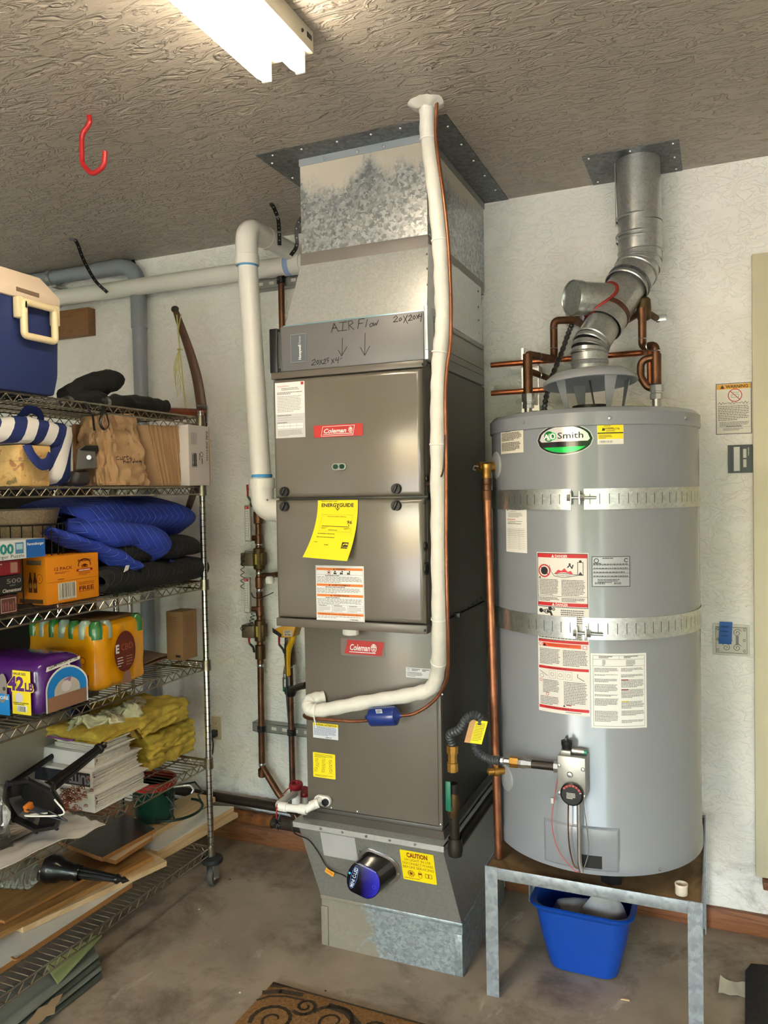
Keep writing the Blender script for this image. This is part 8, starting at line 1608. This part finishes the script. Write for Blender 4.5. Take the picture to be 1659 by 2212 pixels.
M().tube(spline([octr(.05, -.01)[3], c + nrm * .03 + b_ * .02, c + nrm * .04 - a_ * .03, octr(.11, .02)[4], octr(.12, .01)[5] + V((0, 0, -.03))], 6), .0025, 6).to('white_wire', PVC, t_); M().tube(spline([octr(.04, -.01)[1], c + nrm * .03, octr(.12, .02)[4] + V((0, 0, -.02)), octr(.1, .02)[5] + V((0, 0, -.05))], 6), .0022, 6).to('black_wire', WB, t_)
# copper scouring mesh
m = M(); rr = random.Random(11); c = at(152, 1724, X=-1.89)
for i in range(90):
    p_ = c + V((rr.gauss(0, .016), rr.gauss(0, .03), rr.gauss(0, .018))); m.tube([p_ + V((.007 * math.cos(k_), .007 * math.sin(k_), .002 * k_)).to_track_quat('X', 'Z') @ V((.007 * math.cos(k_ * 1.1), .007 * math.sin(k_ * 1.1), .004 * rr.random())) for k_ in range(6)], .0012, 4, caps=False)
tag(m.to('copper_mesh', COPPERB), 'tangle of copper scouring mesh beside lowest binder', 'copper wool', None, 'stuff')
# clear plastic bag with forms, spilling over the shelf edge
m = M(); A_, B_, C_, D2 = at(-60, 1800, Z=T5 + .012), at(140, 1752, Z=T5 + .014), at(228, 1780, Z=T5 + .008), at(-80, 1905, X=-1.76)
def shp(u, v): q = A_ * (1 - u) * (1 - v) + B_ * u * (1 - v) + C_ * u * v + D2 * (1 - u) * v; return q + V((0, 0, .008 * math.sin(u * 9 + v * 3) * math.sin(PI * u) + .01 * noise.noise(V((u * 7, v * 7, 0)))))
m.slab(shp, 22, 14, .003); pgb = m.to('plastic_sleeve', plain('sleeve_film', rgb(240, 236, 230), .2, 0, .06, 6, .4, 12, trans=.1)); tag(pgb, 'clear plastic sleeve of papers hanging over fifth shelf edge', 'plastic sleeve')
m = M(); m.slab(lambda u, v: shp(.0 + .62 * u, .08 + .42 * v) + V((0, 0, .009)), 12, 6, .0012); fo = m.to('form_paper', plain('form_pink', rgb(214, 200, 186), .6), pgb); s = Sheet(lambda u, v, w: shp(.0 + .62 * u, .08 + .42 * (1 - v)) + V((0, 0, .0102 + w)), 1, 1, BLACK)
for i in range(6): s.lines(.3, .95 - .14 * i, .6, .07, 1, GREY, .4, 1.0)
s.frame(.3, .05, .65, .9, .006, GREY); s.bm.to('form_print', s.mats, fo, fixn=False, flat=True)
# clear plastic packaging and the white tub at the back
m = softbox(-2.1, -1.93, at(-40, 1720, X=-1.95).y, at(22, 1720, X=-1.95).y, T5 + .002, at(10, 1692, X=-1.95).z, .03, .02, 26, 8.); tag(m.to('clear_packaging', plain('clear_wrap', rgb(226, 222, 216), .06, 0, .03, 10, .3, 16, trans=.92)), 'crinkled clear plastic packaging at left edge of fifth shelf', 'packaging')
wtb = thing('storage_tub', 'large white storage tub behind goods on fifth shelf', 'tub', (-2.3, 2.0, T5)); za, zb3 = at(60, 1625, X=-2.22).z, at(150, 1552, X=-2.22).z
m = M(); m.hexa([(-2.36, 1.45, T5 + .002), (-2.25, 1.45, T5 + .002), (-2.25, at(150, 1600, X=-2.25).y, T5 + .002), (-2.36, at(150, 1600, X=-2.25).y, T5 + .002), (-2.36, 1.43, zb3 + .03), (-2.22, 1.43, zb3 + .03), (-2.22, at(150, 1560, X=-2.22).y, zb3 + .03), (-2.36, at(150, 1560, X=-2.22).y, zb3 + .03)], bev=.01); m.to('tub_body', plain('tub_white', rgb(176, 172, 160), .5), wtb)
tag(M().bx(-2.34, -2.2, at(150, 1560, X=-2.2).y + .01, at(195, 1560, X=-2.2).y, T5 + .002, at(170, 1520, X=-2.2).z, bev=.004).to('navy_box', plain('navy_card', rgb(24, 28, 62), .5)), 'navy box standing beside white tub under litter pack', 'box')
tag(M().tube([at(-40, 1735, X=-2.2), at(205, 1572, X=-2.19)], .01, 10).to('dark_gap_tube', BLKM), 'black tube added to draw the dark gap along front of white tub', 'tube')  # shade of the gap before the tub, added as a black tube

# ================================================================ bottom shelf
PINE = m_wood('pine_board', rgb(206, 170, 122), rgb(222, 192, 148), (14, 1.6, 14), .55, 1.2); PINED = m_wood('oak_ply', rgb(150, 104, 54), rgb(176, 130, 74), (12, 1.4, 12), .5, 1.4); MDFE = plain('mdf_edge', rgb(170, 116, 62), .7, 0, .08, 40); MEL = plain('melamine_white', rgb(234, 228, 214), .35, 0, .03); MELG = plain('melamine_dark', rgb(52, 34, 30), .25, 0, .08)
def board(lab, quad, z, th, mat, edge=None, cat='board'):
    """quad: pixel corners on the plane z (top face), clockwise"""
    P4 = [at(x, y, Z=z) for x, y in quad]; t_ = thing('board', lab, cat, (P4[0] + P4[2]) / 2 - V((0, 0, th)), 'boards on the bottom shelf'); m = M(); m.hexa([p - V((0, 0, th)) for p in P4] + [p - V((0, 0, .001)) for p in P4]); m.to('core', edge or mat, t_); m = M(); m.hexa([p - V((0, 0, .001)) for p in P4] + P4); m.to('face', mat, t_); return t_
z0 = T6
board('white melamine shelf board with brown edge, nearest front', [(-160, 2195), (-60, 2010), (272, 1880), (286, 1905)], z0 + .02, .019, MEL, MDFE)
board('long pale board lying across the white melamine board', [(50, 2003), (-100, 1960), (300, 1825), (360, 1860)], z0 + .041, .019, PINE, PINE)
board('wide wood grain board at left of bottom shelf', [(-60, 2045), (-160, 1960), (240, 1800), (330, 1850)], z0 + .0605, .018, PINED, PINED)
board('thin plywood panel on top of left boards', [(10, 1990), (-160, 1930), (120, 1840), (215, 1880)], z0 + .0715, .009, PINED, MDFE)
board('white board at far end of bottom shelf', [(340, 1838), (288, 1825), (455, 1740), (505, 1742)], z0 + .042, .02, MEL, PINE)
board('knotty pine board under bucket', [(330, 1800), (280, 1770), (420, 1712), (465, 1722)], z0 + .064, .02, PINE, PINE)
board('pale board lowest at far end, sticking out past shelf post', [(345, 1850), (300, 1838), (470, 1745), (514, 1756)], z0 + .02, .019, PINE, PINE)
board('dark brown glossy panel with pale edges', [(220, 1852), (130, 1818), (262, 1752), (335, 1790)], z0 + .115, .016, MELG, MDFE)
board('offcut of board beneath the dark panel', [(250, 1858), (200, 1846), (290, 1795), (330, 1806)], z0 + .0975, .016, PINE, MDFE)
# lower lamp post
t_, d_ = lamp_post('lower black fluted lamp post lying on boards', at(145, 1880, Z=z0 + .11), at(280, 1903, Z=z0 + .085), .026, .013)
c = at(140, 1880, Z=z0 + .11); M().lathe([(.026, .06), (.03, .05), (.026, .035), (.032, .02), (.034, -.005), (.045, -.02), (.052, -.06), (.05, -.065), (.04, -.06)], c, d_, 20).to('bell_base', LBK, t_)
m = M(); 
pa, pb_ = at(-30, 1880, Z=z0 + .12), at(85, 1890, Z=z0 + .11); d_ = (pb_ - pa); n_ = 60; m.tube([pa + d_ * (i / n_) for i in range(n_ + 1)], [.05 + .006 * math.sin(i * .9) * (1 if i < 52 else 0) - .03 * max(0, (i - 52) / 8) for i in range(n_ + 1)], 20); tag(m.to('plastic_bottle', plain('bottle_clear', rgb(220, 216, 204), .06, 0, .05, 12, trans=.85)), 'ribbed clear plastic bottle lying on bottom shelf boards', 'bottle')
tag(M().tube(spline([at(25, 2068, Z=z0 + .026), at(34, 2073, Z=z0 + .028), at(44, 2068, Z=z0 + .026)], 5), .005, 8, sq=.6).to('wood_shaving', MDFE), 'curl of wood on the white melamine board', 'wood scrap')
# green christmas-tree stand: bucket, red rim, screw hooks and wire ring
c = at(345, 1775, Z=z0 + .066); c.x -= .05; c.y += .03
ts = thing('tree_stand', 'green tree stand pot with red rim on pine board', 'tree stand', c)
GRN = plain('pot_green', rgb(18, 66, 54), .25, .2, .08, coat=.3); hgt = at(345, 1690, X=c.x + .06).z - c.z
M().lathe([(0, 0), (.072, 0), (.078, .006), (.09, hgt - .03)], c, (0, 0, 1), 36).to('pot', GRN, ts); M().lathe([(.09, hgt - .034), (.094, hgt - .03), (.094, hgt), (.086, hgt + .002), (.084, hgt - .02)], c, (0, 0, 1), 36).to('red_rim', REDP, ts)
p = at(390, 1700, X=c.x + .07); M().tube(fillet([c + V((.085, .02, hgt - .035)), c + V((.14, .06, hgt - .035)), c + V((.155, .068, hgt - .055)), c + V((.147, .06, hgt - .07))], .012, 4), .006, 10).to('screw_hook', STEEL, ts)
DG = plain('ring_green', rgb(22, 44, 36), .35, .3)
rc = c + V((.07, .06, .02)); M().tube([rc + V((.1 * math.cos(a_), .12 * math.sin(a_), 0)) for a_ in [-2.2 + 3.9 * k_ / 24 for k_ in range(25)]], .006, 8).to('wire_ring', DG, ts)
for a_ in (-.9, .75): q = rc + V((.1 * math.cos(a_), .12 * math.sin(a_), 0)); M().tube([q, q + V((-.016, -.01, .045)), q + V((.0, .004, .055)), q + V((-.03, -.012, .1)), c + V((.06, .03 * a_, .13))], .0045, 8).to('leg_wire', DG, ts)

# ================================================================ under the shelf: leaning glass and panels
GL = [plain('smoked_glass', rgb(86, 92, 84), .22, 0, .15, 6), plain('clear_glass_sheet', rgb(132, 138, 128), .2, 0, .1, 6)]; GLG = plain('green_acrylic', rgb(136, 144, 96), .2, 0, .05, 8)
def pane(lab, quad, th, mat, nm='glass_pane', cat='pane', grp=None):
    m = M(); P4 = [V(q) for q in quad]; n_ = (P4[1] - P4[0]).cross(P4[3] - P4[0]).normalized() * th; m.hexa([p for p in P4] + [p + n_ for p in P4]); o = m.to(nm, mat); tag(o, lab, cat, grp); return o
for i in range(4):
    zf = .008 + i * .017
    q = [at(-60, 2335 - i * 14, Z=zf), at(222 - i * 3, 2110 - i * 14, Z=zf), at(205 - i * 3, 2080 - i * 14, Z=zf), at(-160, 2260 - i * 8, Z=zf)]
    pane(('lowest', 'second', 'third', 'topmost')[i] + ' dark glass sheet in the stack on floor under shelving', q, .007, GL[i % 2], grp='stacked glass sheets')
m = M(); m.prism([at(125, 2127, Z=.072), at(220, 2023, Z=.112), at(218, 2018, Z=.118), at(100, 2090, Z=.095)], (-.002, .002, .006)); tag(m.to('acrylic_panel', GLG), 'green translucent panel leaning over dark glass sheets', 'panel')
m = M(); pts = [(55, 2215), (75, 2192), (82, 2180), (102, 2172), (112, 2160), (135, 2148), (128, 2165), (120, 2175), (118, 2190), (100, 2196), (92, 2206), (80, 2215)]; m.prism([at(x, y, Z=.068) for x, y in pts], (0, 0, .003)); tag(m.to('torn_cardboard', plain('torn_card', rgb(160, 136, 104), .8, 0, .1, 20)), 'torn cardboard scrap lying on glass sheets', 'cardboard')

# ================================================================ floor: mats and litter
k = N('coir_mat'); co = k.co(); f = k.noise(90, 4, .7, 0, co); k.col(k.ramp(f, [(.3, rgb(122, 84, 38)), (.7, rgb(176, 130, 72))])); k.rough(.95); k.bump(k.noise(160, 3, .7, 0, co), .8, .01)
cor, e1, e2 = at(590, 2120, Z=.012), at(900, 2205, Z=.012), at(490, 2240, Z=.012); du_, dv_ = (e1 - cor).normalized(), (e2 - cor).normalized(); dv_ = (dv_ - du_ * du_.dot(dv_)).normalized()
dm = thing('doormat', 'brown coir doormat with black scroll pattern', 'mat', cor); m = M(); m.hexa([cor + V((0, 0, -.011)), cor + du_ * .75 + V((0, 0, -.011)), cor + du_ * .75 + dv_ * .45 + V((0, 0, -.011)), cor + dv_ * .45 + V((0, 0, -.011)), cor, cor + du_ * .75, cor + du_ * .75 + dv_ * .45, cor + dv_ * .45], bev=.003); m.to('mat_pile', k.m, dm)
MK = plain('mat_black', rgb(64, 50, 32), .95, 0, .3, 90); up_ = V((0, 0, 1)); s = Sheet(lambda u, v, w: cor + du_ * u + dv_ * v + up_ * (w + .0006), .75, .45, k.m); s.th = 0
def spir(cx, cy, r, sg=1, a0=0., tr=1.5, t_=.014):
    n_ = 26; pts = [(cx + sg * r * (1 - .8 * i / n_) * math.cos(a0 + tr * 2 * PI * i / n_), cy + r * (1 - .8 * i / n_) * math.sin(a0 + tr * 2 * PI * i / n_)) for i in range(n_ + 1)]
    for i in range(n_): s.stroke(pts[i:i + 2], t_ * (1 - .55 * i / n_), MK)
s.poly([(.002, .002), (.07, .003), (.04, .02), (.004, .03)], MK); s.stroke([(.004, .06), (.05, .035), (.12, .025)], .02, MK); s.stroke([(.004, .1), (.03, .07), (.08, .05), (.14, .045)], .008, MK); s.rect(.004, .004, .7, .007, MK)
spir(.1, .16, .07, 1, 2.6); spir(.16, .07, .04, -1, 1.0); spir(.27, .1, .075, 1, 3.4); spir(.4, .09, .06, -1, .5); spir(.56, .12, .07, 1, 2.0); spir(.3, .28, .1, -1, 1); spir(.5, .3, .1, 1, 2); s.stroke([(.23, .04), (.29, .045), (.34, .08)], .026, MK); s.stroke([(.34, .08), (.35, .13), (.4, .15)], .02, MK); s.stroke([(.46, .12), (.5, .07), (.6, .05)], .016, MK)
s.bm.to('scroll_pattern', s.mats, dm, fixn=False, flat=True)
RUB = plain('rubber_mat', rgb(34, 32, 30), .95, 0, .35, 120, .8, 150); a = at(1612, 2082, Z=.014)
m = M(); q = [at(1610, 2095, Z=.014), at(1622, 2080, Z=.014), at(2050, 2120, Z=.014), at(2050, 2420, Z=.014), at(1608, 2400, Z=.014)]; m.prism([p - V((0, 0, .0135)) for p in q], (0, 0, .0135), bev=.003); tag(m.to('floor_mat', RUB), 'black bristly floor mat at right edge', 'mat')
m = M(); A_ = [at(1550, 2105, Z=.03), at(1552, 2146, Z=.002), at(1625, 2158, Z=.002), at(1556, 2120, Z=.004), at(1575, 2117, Z=.004), at(1625, 2125, Z=.003)]
m.slab(lambda u, v: (A_[1] * (1 - u) + A_[2] * u) * (1 - v) + (A_[3] * (1 - u) + A_[5] * u) * v + V((0, 0, .003 + .02 * max(0, .25 - u) * v * 4 + .002 * math.sin(u * 14 + v * 4))), 14, 8, .0006); tag(m.to('paper_scrap', plain('scrap_paper', rgb(206, 200, 180), .7)), 'crinkled paper scrap beside the black floor mat', 'paper')
for i, (px, py, r_) in enumerate(((1541, 1994, .006), (1555, 1997, .008), (1068, 2008, .008), (1472, 1984, .01))): m = M(); p = at(px, py, Z=.001); m.sphere(p + V((0, 0, r_ * .5)), r_, u=8, v=6, sc=(1, 1, .6)); crumple(m, .003, 90, i); tag(m.to('plaster_crumb', plain('crumb', rgb(200, 196, 184), .8)), ('tiny plaster crumb by stand back leg', 'larger plaster crumb by stand back leg', 'plaster crumb beside stand left leg', 'pale chip below the stand rail')[i], 'debris', 'floor debris')
p = at(1350, 2162, Z=.001); tag(M().hexa([p + V((-.014, 0, 0)), p + V((.014, .003, 0)), p + V((.013, .008, 0)), p + V((-.01, .008, 0)), p + V((-.013, 0, .003)), p + V((.013, .003, .003)), p + V((.012, .007, .003)), p + V((-.009, .007, .003))]).to('wood_chip', PINE), 'small wood chip on floor before the blue bin', 'debris', 'floor debris')
for i, (px, py) in enumerate(((703, 2141), (497, 1900), (640, 2140), (518, 2145), (430, 1965))): p = at(px, py, Z=.001); m = M(); m.sphere(p + V((0, 0, .0015)), .004, u=6, v=4, sc=(1, .7, .5)); tag(m.to('floor_speck', BLKM if i < 2 else MEL), ('dark speck on floor above doormat', 'dark speck near castor wheel', 'pale speck at doormat corner', 'pale speck left of doormat', 'pale speck under shelf shadow')[i], 'debris', 'floor debris')

# print layers and strands stay joined: too small to pick apart
for o in list(bpy.data.objects):
    n_ = o.name.split('.')[0]
    if o.parent is not None and n_ in ('print', 'slots', 'marker_writing', 'front_print', 'side_print', 'pen_marks', 'scroll_pattern', 'form_print', 'spine_label', 'oval_emblem'): o['kind'] = 'stuff'
